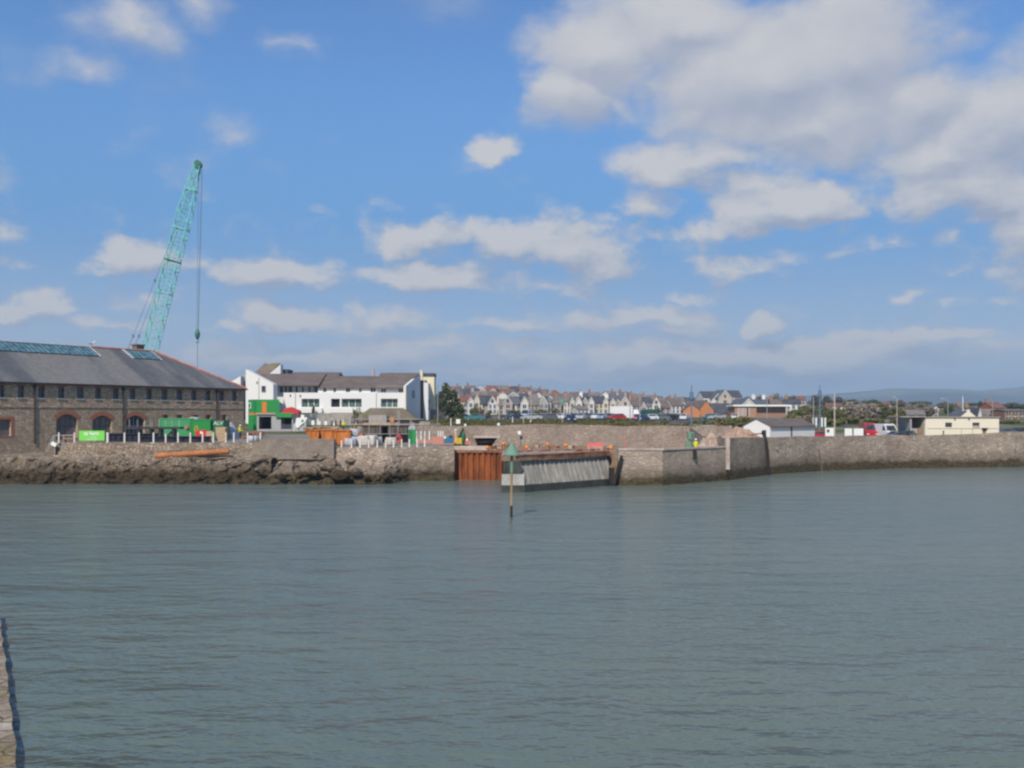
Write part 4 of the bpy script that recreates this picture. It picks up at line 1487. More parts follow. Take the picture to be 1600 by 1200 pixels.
mb = MB()
roof_prism(mb, X(423, 206), X(498, 206), 206.0, Z(601.5, 206), 214, Z(584, 214), x0r=X(398, 214))
roof_prism(mb, X(496, 206.2) + .1, X(588, 206.2), 206.4, Z(605, 206.4), 213.5, Z(587.5, 213.5))
roof_prism(mb, X(586, 206), X(634, 206), 206.2, Z(606, 206.2), 214.5, Z(582.5, 214.5), x1r=X(656, 214.5))
roof_prism(mb, X(450, 216), X(527, 216), 216.0, Z(590, 216), 221, Z(581.5, 221))
main_roof = mb.build('roof', M['tile_brown'], fl)
MB().tube(P3(484, 586, 213.6), P3(497.5, 602.5, 206.3), .12, .12, 6).build('valley_flashing', M['lead'], main_roof)
mb = MB()
bx(mb, 581, 584.5, 577.5, 590, 214, 214.9)
bx(mb, 582, 583.4, 575.5, 577.5, 214.2, 214.6)
mb.build('chimney', M['pink_render'], main_roof)
DT = 217.0
mb = MB()
mb.add([P3(396, 585, DT), P3(421, 585, DT), P3(437.5, 567.3, DT + 3.5), P3(413.5, 567.6, DT + 3.5), P3(396, 585, DT + 7), P3(438, 585, DT + 7)], [(0, 1, 2, 3), (3, 2, 5, 4), (0, 3, 4)])
tr = mb.build('tower_roof', M['moss_roof'], fl)
MB().extrude([P3(419.5, 585.5, DT - .1), P3(438.3, 569, DT + .6), P3(438.3, 586.5, DT + .6)], (0, 2.5, 0)).build('tower_gable', M['white'], fl)
bx(MB(), 417, 424, 567.5, 571, DT + 3.3, DT + 4).build('tower_vent', M['lead'], tr)
bx(MB(), 439, 450, 577, 590, DT + 3, DT + 8).build('rear_dormer', M['slate_dark'], fl)
# right gable wall with sloping top, slit and stair tower
gf, gb = Vector((X(634.5, 204.6), 204.6)), Vector((X(657, 216), 216.0))
pts = [(gf.x, gf.y, 5.2), (gb.x, gb.y, 5.2), (gb.x, gb.y, Z(584, 216)), (gf.x, gf.y, Z(603, 204.6))]
MB().extrude(pts, (-.5, .03, 0)).build('right_gable', M['white_shade'], fl)
mb = MB()
bx(mb, 632.5, 634.4, 603, 655, 204.4, 204.9)
mb.build('gable_edge', M['cream2'], fl)
gm = gf.lerp(gb, .5)
mb = MB()
for k in range(10):
    a0, a1 = k * math.pi / 5, (k + 1) * math.pi / 5
    c0 = gf.lerp(gb, .48) + (gb - gf).normalized() * (.95 * math.cos(a0)) * 1.0
    c1 = gf.lerp(gb, .48) + (gb - gf).normalized() * (.95 * math.cos(a1)) * 1.0
    zc = Z(616, 210)
    mb.tube((c0.x + .06, c0.y, zc + .8 * math.sin(a0)), (c1.x + .06, c1.y, zc + .8 * math.sin(a1)), .09, .09, 5)
c0 = gf.lerp(gb, .48)
mb.tube((c0.x + .06, c0.y, zc - .7), (c0.x + .06, c0.y, zc + .7), .09, .09, 5)
mb.build('wall_emblem', M['grey_render'], fl)
bx(MB(), 656.6, 661.5, 594, 662, 216.2, 217.5).build('stair_slit', M['shelter_dark'], fl)
mb = MB()
bx(mb, 661.5, 669, 598, 661, 216.4, 221)
mb.build('stair_wall', M['white_shade'], fl)
DTW = 219.0
mb = MB()
bx(mb, 660.5, 678.5, 588.3, 640, DTW + 2.1, DTW + 7)
mb.build('stair_tower', M['cream2'], fl)
bx(MB(), 660.5, 679, 583, 588.3, DTW + 2.0, DTW + 7.2).build('tower_cap', M['slate_dark'], fl)
mb = MB()
bx(mb, 656.2, 660.2, 578.5, 597, 217.6, 219)
mb.build('gable_chimney', M['cream2'], fl)
bx(MB(), 669.3, 672.3, 624, 640, 216.3, 216.9).build('window', M['glass'], fl)
# retaining wall below the flats
mb = MB()
mb.box(X(440, 198), X(640, 198), 197.4, 198.4, 4.0, Z(645.5, 198))
mb.box(X(636, 198) + .005, X(672, 198), 197.6, 198.3, 4.0, Z(659, 198))
single(mb, 'retaining_wall', M['retain'], 'grey retaining wall below the white apartment block', 'wall')
# low pink house right of the flats
t = thing('bungalow', 'small pinkish house between stair tower and dark evergreen tree', 'house', (X(681, 228), 228, 5.6))
bx(MB(), 672, 692, 622, 660, 228, 234).build('wall', M['pink_render'], t)
mb = MB()
roof_prism(mb, X(671, 228), X(693, 228), 227.8, Z(622, 228), 231, Z(616, 231))
mb.build('roof', M['tile_grey'], t)
bx(MB(), 684, 687, 626, 632, 227.9, 228.05).build('window', M['glass'], t)

# ------------------------------------------------------------------ construction site on the left quay
def gz(px, D):
    return zt(X(px, D), D)


# stacked cabins
D = 176.0
g0 = gz(405, D)
for k, (lab, nm) in enumerate((('lower green site cabin standing on the ground under the other cabin', 0), ('upper green site cabin with orange door and white framed window', 1))):
    z0 = g0 + k * 2.62
    t = thing('site_cabin', lab, 'site cabin', (X(398, D), D, z0), 'stacked green site cabins')
    cx, cy = X(397, D), D
    d1 = Vector((.985, .17)).normalized()      # long side, to the right
    d2 = Vector((-.62, .78)).normalized()      # short side, to the left
    pA, pB = Vector((cx, cy)), Vector((cx, cy)) + d1 * 4.25
    pC = Vector((cx, cy)) + d2 * 2.4
    pD = pB + d2 * 2.4
    mb = MB().prism([tuple(pA), tuple(pB), tuple(pD), tuple(pC)], z0 + .25 * k, z0 + 2.58)
    mb.build('body', M['green_paint'], t)
    if k == 1:
        e = .04
        n1 = Vector((d1.y, -d1.x)) * e
        n2 = Vector((-d2.y, d2.x)) * -e
        mb = MB()
        q = [pA + n1 - d1 * .02, pB + n1, pB - n1, pD, pC]
        mb.prism([tuple(pA + n1), tuple(pB + n1), tuple(pB), tuple(pA)], z0 - .02, z0 + .30)
        m_ = Vector((-.80, -.60))
        mb.prism([tuple(pA + m_ * .04), tuple(pA), tuple(pC), tuple(pC + m_ * .04)], z0 - .02, z0 + .30)
        mb.build('orange_skirt', M['cabin_orange'], t)
        w0 = pA + d1 * 1.35
        MB().prism([tuple(w0 + n1 * 1.5), tuple(w0 + d1 * .75 + n1 * 1.5), tuple(w0 + d1 * .75), tuple(w0)], z0 + .31, z0 + 2.15).build('door', M['cabin_orange'], t)
        s0 = pA + d2 * 1.25
        fr = MB().prism([tuple(s0 + m_ * .06), tuple(s0 + d2 * .95 + m_ * .06), tuple(s0 + d2 * .95), tuple(s0)], z0 + 1.05, z0 + 2.05).build('window_frame', M['letters'], t)
        MB().prism([tuple(s0 + d2 * .15 + m_ * .09), tuple(s0 + d2 * .80 + m_ * .09), tuple(s0 + d2 * .80 + m_ * .062), tuple(s0 + d2 * .15 + m_ * .062)], z0 + 1.2, z0 + 1.9).build('window', M['glass'], fr)

# open fronted grey shed with green fascia
D = 168.0
g0 = gz(430, D)
t = thing('open_shed', 'grey steel shed with two dark openings beside the green cabins', 'shed', (X(430, D), D, g0))
ops = [(X(404.5, D), X(424, D), g0 + .3, Z(651, D)), (X(439, D), X(456, D), g0 + .3, Z(653, D))]
mb = MB()
wall_open(mb, X(401.5, D), X(458, D), g0 - .2, Z(647.5, D), ops, D, .2)
mb.box(X(401.5, D), X(458, D), D + 3.4, D + 3.5, g0 - .2, Z(647.5, D))
mb.box(X(401.5, D), X(402.5, D), D + .21, D + 3.39, g0 - .2, Z(647.5, D))
mb.box(X(457.2, D), X(458, D), D + .21, D + 3.39, g0 - .2, Z(647.5, D))
mb.build('walls', M['shed_grey'], t)
MB().box(X(401, D), X(458.5, D), D - .3, D + 3.7, Z(647.5, D) + .003, Z(646, D)).build('roof', M['shed_grey'], t)
MB().box(X(431, D), X(456.5, D), D - .42, D - .305, Z(652, D), Z(645, D)).build('green_fascia', M['green_paint'], t)
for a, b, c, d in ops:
    MB().box(a + .05, b - .05, D + 2.6, D + 2.7, c, d).build('painted_shade', M['black'], t)  # black sheet added inside each opening to paint the shed's inner shade
mb = MB()
mb.box(ops[1][0] + .02, ops[1][1] - .02, D + .1, D + .16, ops[1][2], ops[1][2] + .8)
mb.build('half_gate', M['dark_blue_panel'], t)

# red sheeted load with white machine
D = 173.0
t = thing('red_tipper_load', 'red humped sheeted load rising behind the grey shed', 'tipper', (X(450, D), D, gz(450, D)))
g0 = gz(450, D)
mb = MB()
mb.extrude([P3(434, 654, D), P3(433, 648, D), P3(441, 643.5, D), P3(446, 638, D), P3(453, 636, D), P3(460, 639.5, D), P3(466.5, 642, D), P3(466, 652, D), P3(461, 657, D)], (0, 2.4, 0))
mb.build('sheeted_body', M['red_sheet'] if 0 else M['red_paint'], t)
mb = MB()
for px in (438, 459):
    for dy in (.3, 2.0):
        mb.tube((X(px, D), D + dy, g0 + .5), (X(px, D) + .01, D + dy + .35, g0 + .5), .5, .5, 14)
mb.box(X(435, D), X(464, D), D + .4, D + 2.0, g0 + .5, Z(656.5, D))
mb.build('chassis', M['steel_dark'], t)
mb = MB().extrude([P3(434, 651, D - .3), P3(438, 647.8, D - .3), P3(446, 647, D - .3), P3(447, 649, D - .3)], (0, .28, 0))
mb.build('white_flap', M['letters'], t)
D = 166.0
g0 = gz(470, D)
t = thing('mixing_plant', 'white upright mixing plant on thin legs right of the open shed', 'machine', (X(469, D), D, g0))
mb = MB()
mb.extrude([P3(461, 663, D), P3(463, 653, D), P3(480, 652, D), P3(479, 656, D), P3(474, 661, D), P3(470, 664, D), P3(467, 668, D), P3(463, 668, D)], (0, 1.3, 0))
bx(mb, 470, 475, 647, 652.5, D + .1, D + 1.1)
mb.build('hopper', M['letters'], t)
mb = MB()
bx(mb, 468.5, 477, 645.8, 647, D, D + 1.2)
bx(mb, 471, 474, 656, 659, D - .05, D - .003)
bx(mb, 468.4, 469.4, 647, 652, D, D + .2)
mb.build('dark_trim', M['dark_blue_panel'], t)
mb = MB()
for px in (459, 464, 476.5):
    for dy in (.1, 1.2):
        mb.tube((X(px, D), D + dy, g0), (X(px, D) + .05, D + dy, Z(662 if px < 470 else 655, D)), .09, .09, 6)
mb.build('legs', M['letters'], t)
bx(MB(), 467, 475, 665, 677, D + .2, D + 1.1).build('grey_tank', M['sack_grey'], t)

# white site notices on the fence below the retaining wall
D = 186.0
for i, (px, w_, y0, y1) in enumerate(((488.8, 4.6, 657, 664), (496.5, 2.2, 654.5, 664), (499.5, 2.6, 658, 664), (508.8, 4.2, 658.2, 664), (521.5, 2.6, 659.5, 665))):
    t = thing('notice_board', ORD[i] + ' white site notice from the left in front of the grey retaining wall', 'notice', (X(px, D), D, gz(px, D)), 'white notices along the retaining wall')
    bx(MB(), px - w_ / 2, px + w_ / 2, y0, y1, D, D + .06).build('board', M['letters'], t)
    MB().tube((X(px, D), D + .1, gz(px, D)), (X(px, D), D + .1, Z(y0 + 1, D)), .035, .035, 6).build('stake', M['scaffold'], t)

# green containers in front of the warehouse
for i, (a, b, y0, mt, D, dep, lab, ty) in enumerate((
        (249, 297, 653.5, 'green_pale', 119.5, 2.4, 'pale green container behind the dark walkway with stanchions', 0),
        (297.6, 329, 655, 'green_paint', 117.5, 2.4, 'bright green container in the middle of the three by the warehouse', 0),
        (330, 350, 656.5, 'green_dark', 118.0, 2.4, 'dark green container end with white lettering by the warehouse', 1))):
    g0 = gz(a, D)
    t = thing('shipping_container', lab, 'container', (X((a + b) / 2, D), D, g0), 'green containers by the warehouse')
    x0, x1, z1 = X(a, D), X(b, D), Z(y0, D)
    mb = MB().box(x0, x1, D, D + dep, g0 + .1, z1)
    n = int((x1 - x0) / .28)
    for k in range(n):
        xx = x0 + .1 + (x1 - x0 - .2) * (k + .3) / n
        mb.box(xx, xx + .12, D - .05, D - .001, g0 + .25, z1 - .15)
    mb.build('body', M[mt], t)
    mb = MB()
    for xx in (x0 + .003, x1 - .123):
        mb.box(xx, xx + .12, D - .08, D - .055, g0 + .02, z1)
    mb.box(x0 + .13, x1 - .13, D - .08, D - .055, z1 - .13, z1 + .002)
    mb.build('corner_frame', M[mt], t)
    if ty:
        cu = bpy.data.curves.new('lettering', 'FONT')
        cu.body, cu.size, cu.align_x, cu.extrude = 'ALV', .62, 'CENTER', .01
        to = bpy.data.objects.new('lettering', cu)
        COL.objects.link(to)
        dg = bpy.context.evaluated_depsgraph_get()
        tm = bpy.data.meshes.new_from_object(to.evaluated_get(dg))
        bpy.data.objects.remove(to)
        tm.materials.append(M['letters'])
        lo = bpy.data.objects.new('lettering', tm)
        COL.objects.link(lo)
        lo.parent = t
        lo.rotation_euler = (R(90), 0, 0)
        lo.location = (.1, -.10, Z(664, D) - g0)
single(MB().extrude([P3(291, 655, 121), P3(299, 651.5, 121), P3(308, 653, 121), P3(309, 656, 121)], (0, 1.5, 0)), 'tarpaulin', M['lead'], 'crumpled pale tarpaulin on top of the bright green container', 'tarpaulin')
# round red sign on the pale container
t = thing('round_sign', 'small round red sign on the front of the pale green container', 'sign', (X(292, 119), 119.2, Z(670, 119)))
MB().tube((X(292, 119.3), 119.18, Z(667.5, 119.3)), (X(292, 119.3), 119.40, Z(667.5, 119.3)), .20, .20, 14).build('disc', M['red_sheet'], t)

# dark walkway section with white stanchions
D = 112.5
g0 = gz(230, D)
t = thing('steel_walkway', 'dark steel walkway section with white stanchions before the third arched doorway', 'walkway', (X(235, D), D, g0))
bx(MB(), 196, 282, 667, 670.5, D, D + 1.2).build('deck', M['steel_dark'], t)
mb = MB()
for px in (214, 232, 247, 268):
    mb.box(X(px, D), X(px + 3.5, D), D + .1, D + 1.1, g0, Z(670.5, D) - .002)
mb.build('trestles', M['steel_dark'], t)
for px in (202, 214.5, 226, 234.5, 237.5, 248, 258.5, 268.5, 279.5):
    MB().tube((X(px, D), D + .05, Z(667, D) + .002), (X(px, D), D + .05, Z(655.5, D)), .028, .028, 6).build('stanchion', M['scaffold'], t)
single(MB().extrude([P3(252, 688, 110), P3(256, 689, 110), P3(268, 676, 110), P3(267, 673.5, 110)], (0, .5, 0)), 'steel_prop', M['steel_dark'], 'dark slanting steel prop leaning in front of the walkway', 'steel prop')
for i, (a, b, y0, y1, D) in enumerate(((166, 246, 677, 690, 108.6), (214, 329, 681.5, 691.5, 107.2), (150, 200, 680, 688, 110.5))):
    zz = gz(a, D)
    mb = MB()
    x0, x1, z1 = X(a, D), X(b, D), Z(y0, D)
    mb.box(x0, x1, D, D + .5, zz, zz + .1).box(x0, x1, D, D + .5, z1 - .1, z1).box(x0 + .01, x1 - .01, D + .18, D + .30, zz + .1, z1 - .1)
    for k in range(9):
        xx = x0 + (x1 - x0) * (k + .5) / 9
        mb.box(xx - .03, xx + .03, D + .01, D + .49, zz + .101, z1 - .101)
    single(mb, 'steel_girder', M['navy_steel'], ('navy steel girder lying behind the posts under the walkway', 'longest navy steel girder lying behind the white posts', 'short navy steel girder just right of the green banner')[i], 'girder', 'navy steel girders on the quay')

# bits and pieces along the left quay
D = 114.0
g0 = gz(313, D)
t = thing('generator', 'red generator with a pale round cap in front of the green containers', 'generator', (X(313, D), D, g0))
mb = MB()
mb.extrude([P3(305, 684, D), P3(322, 684, D), P3(322, 674, D), P3(319, 671.5, D), P3(307, 672.5, D), P3(305, 676, D)], (0, 1.0, 0))
mb.build('body', M['red_paint'], t)
MB().box(X(306, D), X(321, D), D + .1, D + .9, g0, Z(684, D) - .002).build('skid', M['steel_dark'], t)
MB().tube((X(314.5, D), D - .06, Z(675.8, D)), (X(314.5, D), D + .02, Z(675.8, D)), .14, .14, 12).build('cap', M['letters'], t)
MB().path([P3(305, 675, D), P3(304.7, 668, D), P3(307, 665, D), P3(309, 668, D), P3(308.7, 673, D)], .05, 6).build('handle_arch', M['orange'], t)
mb = MB()
for k in range(6):
    mb.box(X(322, 112), X(331.5, 112), 112 + k * .1, 112.08 + k * .1, gz(325, 112), Z(673.5 + (k % 3) * .6, 112))
single(mb, 'board_stack', M['board_timber'], 'tan boards standing upright beside the red generator', 'boards')
mb = MB()
for k in range(7):
    zz = gz(345, 113) + k * .22
    mb.box(X(336.5 + (k % 2) * .8, 113), X(353 - (k % 3) * .7, 113), 113, 114.2, zz, zz + .20)
single(mb, 'timber_stack', M['board_timber'], 'stack of orange tan timbers behind the rust streaked post', 'timber')
mb = MB()
rows_ = []
for i in range(13):
    for j in range(7):
        a, b = i / 12, j / 6
        x = X(347 + 27 * a, 122)
        h = 2.0 * (math.sin(math.pi * a) ** .8) * (math.sin(math.pi * b) ** .7 if 0 < b < 1 else 0) * (1 + .15 * mnoise.noise(Vector((a * 5, b * 4, 2))))
        rows_.append((x, 120.5 + 2.5 * b, gz(350, 122) + max(0, h)))
mb.add(rows_, [(i * 7 + j, (i + 1) * 7 + j, (i + 1) * 7 + j + 1, i * 7 + j + 1) for i in range(12) for j in range(6)])
single(mb, 'sheeted_heap', M['sack_grey'], 'grey sheeted heap between the containers and the green cabins', 'heap', smooth=True)
random.seed(3)
mb = MB()
for k in range(16):
    p = P3(random.uniform(385, 404), 0, 126 + random.uniform(-.6, .6))
    mb.obox((p.x, p.y, gz(390, 126) + .15 + (k // 4) * .24), (random.uniform(1.0, 2.0), .18, .18), random.uniform(-.3, .3))
single(mb, 'rusty_bar_pile', M['rust_beam'], 'pile of rusty steel bars below the green cabins', 'steel pile')


def sack_mesh(seed, w=.95, h=.95):
    bm = bmesh.new()
    bmesh.ops.create_cube(bm, size=1.0)
    bmesh.ops.subdivide_edges(bm, edges=bm.edges[:], cuts=4, use_grid_fill=True)
    for v in bm.verts:
        p = v.co.copy()
        bul = 1 + .14 * (1 - (2 * p.z) ** 2)
        n = .10 * mnoise.fractal(p * 3 + Vector((seed * 5.1, 0, 0)), 1, 2, 3)
        v.co = Vector((p.x * w * bul * (1 + n), p.y * w * bul * (1 + n), (p.z + .5) * h * (1 + n * .8)))
    mb = MB()
    bm.verts.ensure_lookup_table()
    mb.add([v.co for v in bm.verts], [[v.index for v in f.verts] for f in bm.faces])
    bm.free()
    return mb


def sack(px, D, w, h, mat, lab, seed, group, lift=0.0):
    o = sack_mesh(seed, w, h).build('bulk_bag', M[mat], None, None, True)
    o.location = (X(px, D), D, gz(px, D) + lift)
    o.rotation_euler = (0, 0, seed * 1.3)
    tag(o, lab, 'bulk bag', group)
    return o


G = 'bulk bags on the quay'
sack(393, 110.5, .62, .62, 'sack_grey', 'small mottled bag left of the last tall white post', 1, G)
sack(399.5, 110.8, .62, .58, 'sack_grey', 'small mottled bag right beside the last tall white post', 2, G)
sack(547.5, 107.6, .85, .8, 'sack_grey', 'grey white bulk bag at the bottom right of the orange skips', 3, G)
sack(556.5, 108.4, .9, .95, 'sack_grey', 'blue grey bulk bag standing behind the third small white post', 4, G)
sack(553, 109.6, .85, .85, 'sack_grey', 'blue grey bulk bag raised on the others beside the orange winch', 5, G, .95)
sack(569, 108.0, .95, 1.05, 'sack', 'pale bulk bag between the third and fourth small posts', 6, G)
sack(580.5, 108.4, 1.0, 1.1, 'sack', 'pale bulk bag right of the fourth small white post', 7, G)
sack(588, 109.6, .9, .9, 'sack', 'pale bulk bag half hidden behind the fifth small post', 8, G)
sack(611, 109.2, .8, .85, 'sack', 'pale bulk bag left of the red hose reel', 9, G)

# orange skips behind the parapet
def skip(a, b, y0, D, dep, lab, slope_l=.5, slope_r=.0):
    g0 = gz((a + b) / 2, D)
    x0, x1, z1 = X(a, D), X(b, D), Z(y0, D)
    t = thing('steel_skip', lab, 'skip', ((x0 + x1) / 2, D, g0), 'orange skips behind the parapet')
    mb = MB()
    w = .08
    prof_o = [(x0 + slope_l, g0 + .1), (x1 - slope_r, g0 + .1), (x1, z1), (x0, z1)]
    for yy in (D, D + dep - w):
        mb.extrude([(p[0], yy, p[1]) for p in prof_o], (0, w, 0))
    mb.add([(x0 + slope_l, D + w, g0 + .1), (x0 + slope_l, D + dep - w, g0 + .1), (x0, D + dep - w, z1), (x0, D + w, z1),
            (x1 - slope_r, D + w, g0 + .1), (x1 - slope_r, D + dep - w, g0 + .1), (x1, D + dep - w, z1), (x1, D + w, z1)],
           [(0, 1, 2, 3), (4, 7, 6, 5), (0, 4, 5, 1)])
    mb.build('tub', M['orange_steel'], t)
    mb = MB()
    n = max(2, int((x1 - x0) / .8))
    for k in range(n):
        xx = x0 + .12 + slope_l * .6 + (x1 - x0 - .4 - slope_l * .6 - slope_r) * k / max(1, n - 1)
        mb.box(xx, xx + .12, D - .10, D - .002, g0 + .15, z1 - .1)
    mb.box(x0 - .05, x1 + .05, D - .12, D - .004, z1 - .09, z1 + .03)
    mb.build('ribs', M['orange_steel'], t)
    return t


skip(475, 499, 671.5, 110.6, 1.8, 'left orange skip behind the grey parapet', .9, .15)
skip(499.5, 521, 671, 110.2, 1.8, 'middle orange skip behind the grey parapet', .35, .0)
skip(522, 547, 672, 108.0, 1.8, 'right orange skip standing clear of the parapet end', .0, .0)
mb = MB()
random.seed(8)
for k in range(14):
    a = random.uniform(483, 528)
    mb.obox((X(a, 111.4), 111.2 + random.uniform(-.5, .6), Z(669.8, 111.4) + .1 * (k % 3)), (random.uniform(1.0, 2.2), .22, .09), random.uniform(-.25, .25))
single(mb, 'scrap_timber', M['board_timber'], 'loose tan timbers heaped across the tops of the orange skips', 'timber')
D = 112.5
t = thing('winch', 'orange winch frame standing between orange skips and dark shelter', 'winch', (X(556, D), D, gz(556, D)))
mb = MB()
bx(mb, 549, 566, 677, 682, D, D + .9)
bx(mb, 552, 562, 673.5, 677, D + .1, D + .8)
bx(mb, 552.3, 554.8, 665, 673.5, D + .2, D + .5)
mb.build('frame', M['orange_steel'], t)
mb = MB()
for px in (550.5, 564):
    mb.box(X(px - 1, D), X(px + 1, D), D + .1, D + .8, gz(556, D), Z(682, D) - .002)
mb.tube((X(558, D), D - .1, Z(679.5, D)), (X(558, D), D + .95, Z(679.5, D)), .28, .28, 14)
mb.build('drum_and_feet', M['steel_dark'], t)

# dark shelter under a boarded scaffold
D = 122.0
g0 = 3.45
t = thing('site_shelter', 'dark boarded shelter with doorway under the scaffold boards', 'shelter', (X(600, D), D, g0))
ops = [(X(594.5, D), X(606, D), g0 + .02, Z(667, D))]
mb = MB()
wall_open(mb, X(566, D), X(636, D), g0 - .3, Z(665.5, D), ops, D, .15)
mb.box(X(566, D), X(566, D) + .1, D + .16, D + 3, g0 - .3, Z(665.5, D))
mb.box(X(636, D) - .1, X(636, D), D + .16, D + 3, g0 - .3, Z(665.5, D))
mb.box(X(566, D), X(636, D), D + 3.0, D + 3.1, g0 - .3, Z(665.5, D))
mb.build('walls', M['shelter_dark'], t)
MB().box(X(565, D), X(637, D), D - .15, D + 3.2, Z(665.5, D) + .003, Z(664.6, D)).build('roof', M['shelter_dark'], t)
MB().box(X(594.5, D), X(606, D), D + 1.2, D + 1.3, g0, Z(667, D)).build('doorway_shade', M['black'], t)  # black panel behind the doorway, painting the shade indoors
D = 119.5
t = thing('scaffold', 'tube scaffold with pale board lift in front of the dark shelter', 'scaffold', (X(600, D), D, g0))
mb = MB()
for k in range(5):
    mb.box(X(545, D), X(662, D), D + k * .25, D + .22 + k * .25, Z(663, D) + .005, Z(663, D) + .06)
mb.box(X(567, D), X(611, D), D - .05, D - .005, Z(664, D), Z(660.5, D))
mb.build('boards', M['board_timber'], t)
for k, px in enumerate((548.5, 562, 577, 594.5, 609, 622, 641, 659.5)):
    for dy in (-.1, 1.35):
        MB().tube((X(px, D), D + dy, 3.3), (X(px, D), D + dy, Z((645, 640, 652, 648, 655, 641, 655, 658)[k], D)), .03, .03, 6).build('standard', M['scaffold'], t)
mb = MB()
for zz in (Z(663, D) - .03, Z(655, D), Z(678, D)):
    mb.tube((X(545, D), D - .16, zz), (X(662, D), D - .16, zz), .026, .026, 6)
mb.build('ledgers', M['scaffold'], t)
bx(MB(), 610, 615.5, 651.5, 664, D + .3, D + .6).build('brick_chute', M['brick_orange'], t)

# hip roofed old building behind the scaffold
D = 146.0
g0 = gz(600, D)
t = thing('hip_roof_building', 'old low building with mossy hip roof in front of the white flats', 'building', (X(600, D), D, g0))
x0, x1 = X(553, D), X(652, D)
ez = Z(656, D)
MB().box(x0 + .4, x1 - .4, D + .4, D + 7.6, g0 - .3, ez).build('wall', M['back_wall'], t)
mb = MB()
xr0, xr1, zr_ = X(578, D + 4), X(630, D + 4), Z(637.5, D + 4)
mb.add([(x0, D, ez), (x1, D, ez), (x1, D + 8, ez), (x0, D + 8, ez), (xr0, D + 4, zr_), (xr1, D + 4, zr_)], [(0, 1, 5, 4), (1, 2, 5), (2, 3, 4, 5), (3, 0, 4), (3, 2, 1, 0)])
rf = mb.build('roof', M['moss_roof'], t)
bx(MB(), 576, 604, 648.5, 662, D - .6, D + 1.0).build('dormer_block', M['retain'], t)
bx(MB(), 552, 574, 655.5, 659, D - .3, D - .01).build('eave_beam', M['shelter_dark'], t)
for a, b in ((557, 562), (608, 616), (624, 640)):
    bx(MB(), a, b, 658, 664, D + .30, D + .395).build('window', M['glass'], t)

# portable toilet
D = 114.5
g0 = gz(643, D)
t = thing('portable_toilet', 'green portable toilet with white domed roof behind the white posts', 'portable toilet', (X(643, D), D, g0))
MB().box(X(638, D), X(649, D), D, D + .85, g0, Z(671.5, D)).build('cabin', M['green_paint'], t)
MB().box(X(638.6, D), X(643.6, D), D - .04, D - .002, g0 + .1, Z(673, D)).build('door', M['green_dark'], t)
MB().extrude([P3(637.5, 671.4, D - .05), P3(649.5, 671.4, D - .05), P3(648.5, 666.5, D - .05), P3(645.5, 664.8, D - .05), P3(641.5, 664.8, D - .05), P3(638.5, 666.5, D - .05)], (0, .95, 0)).build('domed_roof', M['sack_grey'], t)

# red hose reel
D = 113.0
t = thing('hose_reel', 'red round hose reel leaning beside the last bulk bag', 'hose reel', (X(623, D), D, gz(623, D)))
c = P3(622.5, 686, D)
mb = MB()
for k in range(16):
    a0, a1 = k * math.pi / 8, (k + 1) * math.pi / 8
    mb.tube(c + Vector((.30 * math.cos(a0), 0, .36 * math.sin(a0))), c + Vector((.30 * math.cos(a1), 0, .36 * math.sin(a1))), .12, .12, 8)
mb.build('reel', M['red_paint'], t)
mb = MB()
mb.tube(c + Vector((-.2, .1, 0)), Vector((c.x - .3, D + .3, gz(623, D))), .05, .05, 6)
mb.tube(c + Vector((.2, .1, 0)), Vector((c.x + .3, D + .3, gz(623, D))), .05, .05, 6)
mb.tube(c + Vector((0, -.05, 0)), c + Vector((0, .15, 0)), .12, .12, 10)
mb.build('stand', M['steel_dark'], t)

# orange pipe lying on the quay ledge
a, b = P3(243, 712.5, 101.0), P3(358, 705.2, 101.6)
t = thing('steel_pipe', 'long orange rusted pipe lying on the ledge of the rough quay', 'pipe', (a.x, a.y, a.z - .3))
d = (b - a).normalized()
mb = MB().tube(a, b, .29, .29, 20, False)
mb.tube(a - d * .02, a + d * .25, .315, .315, 20, False)
mb.build('tube', M['orange_pipe'], t, smooth=True)
MB().tube(a + d * .12, a + d * .16, .285, .285, 20).build('dark_bore', M['black'], t)
single(MB().box(X(322, 101), X(352, 101), 100.6, 101.0, Z(711.5, 101) - .1, Z(711.2, 101)), 'timber_baulk', M['black_timber'], 'dark timber baulk under the right end of the orange pipe', 'timber')

# quay posts
def post_proto(h, r, mat):
    t = thing('quay_post', '', 'post', local=True)
    mb = MB().lathe((0, 0, 0), [(r * 1.02, -.05), (r, .1), (r * .92, h - .10), (r * .78, h - .03), (r * .3, h)], 10)
    mb.build('shaft', M[mat], t)
    MB().lathe((0, 0, 0), [(r * 1.5, -.06), (r * 1.45, .05), (r * 1.1, .09)], 10).build('foot', M['pink_conc'], t)
    return t


pw, pr_ = post_proto(1.04, .085, 'white_post'), post_proto(1.04, .085, 'rust_post')
first = {}


def place_post(proto, x, y, z, lab, group, sc=1.0, sw=1.0):
    o = proto if proto.name not in first else copy_tree(proto)
    first[proto.name] = 1
    o.location = (x, y, z)
    o.scale = (sw, sw, sc)
    return tag(o, lab, 'post', group)


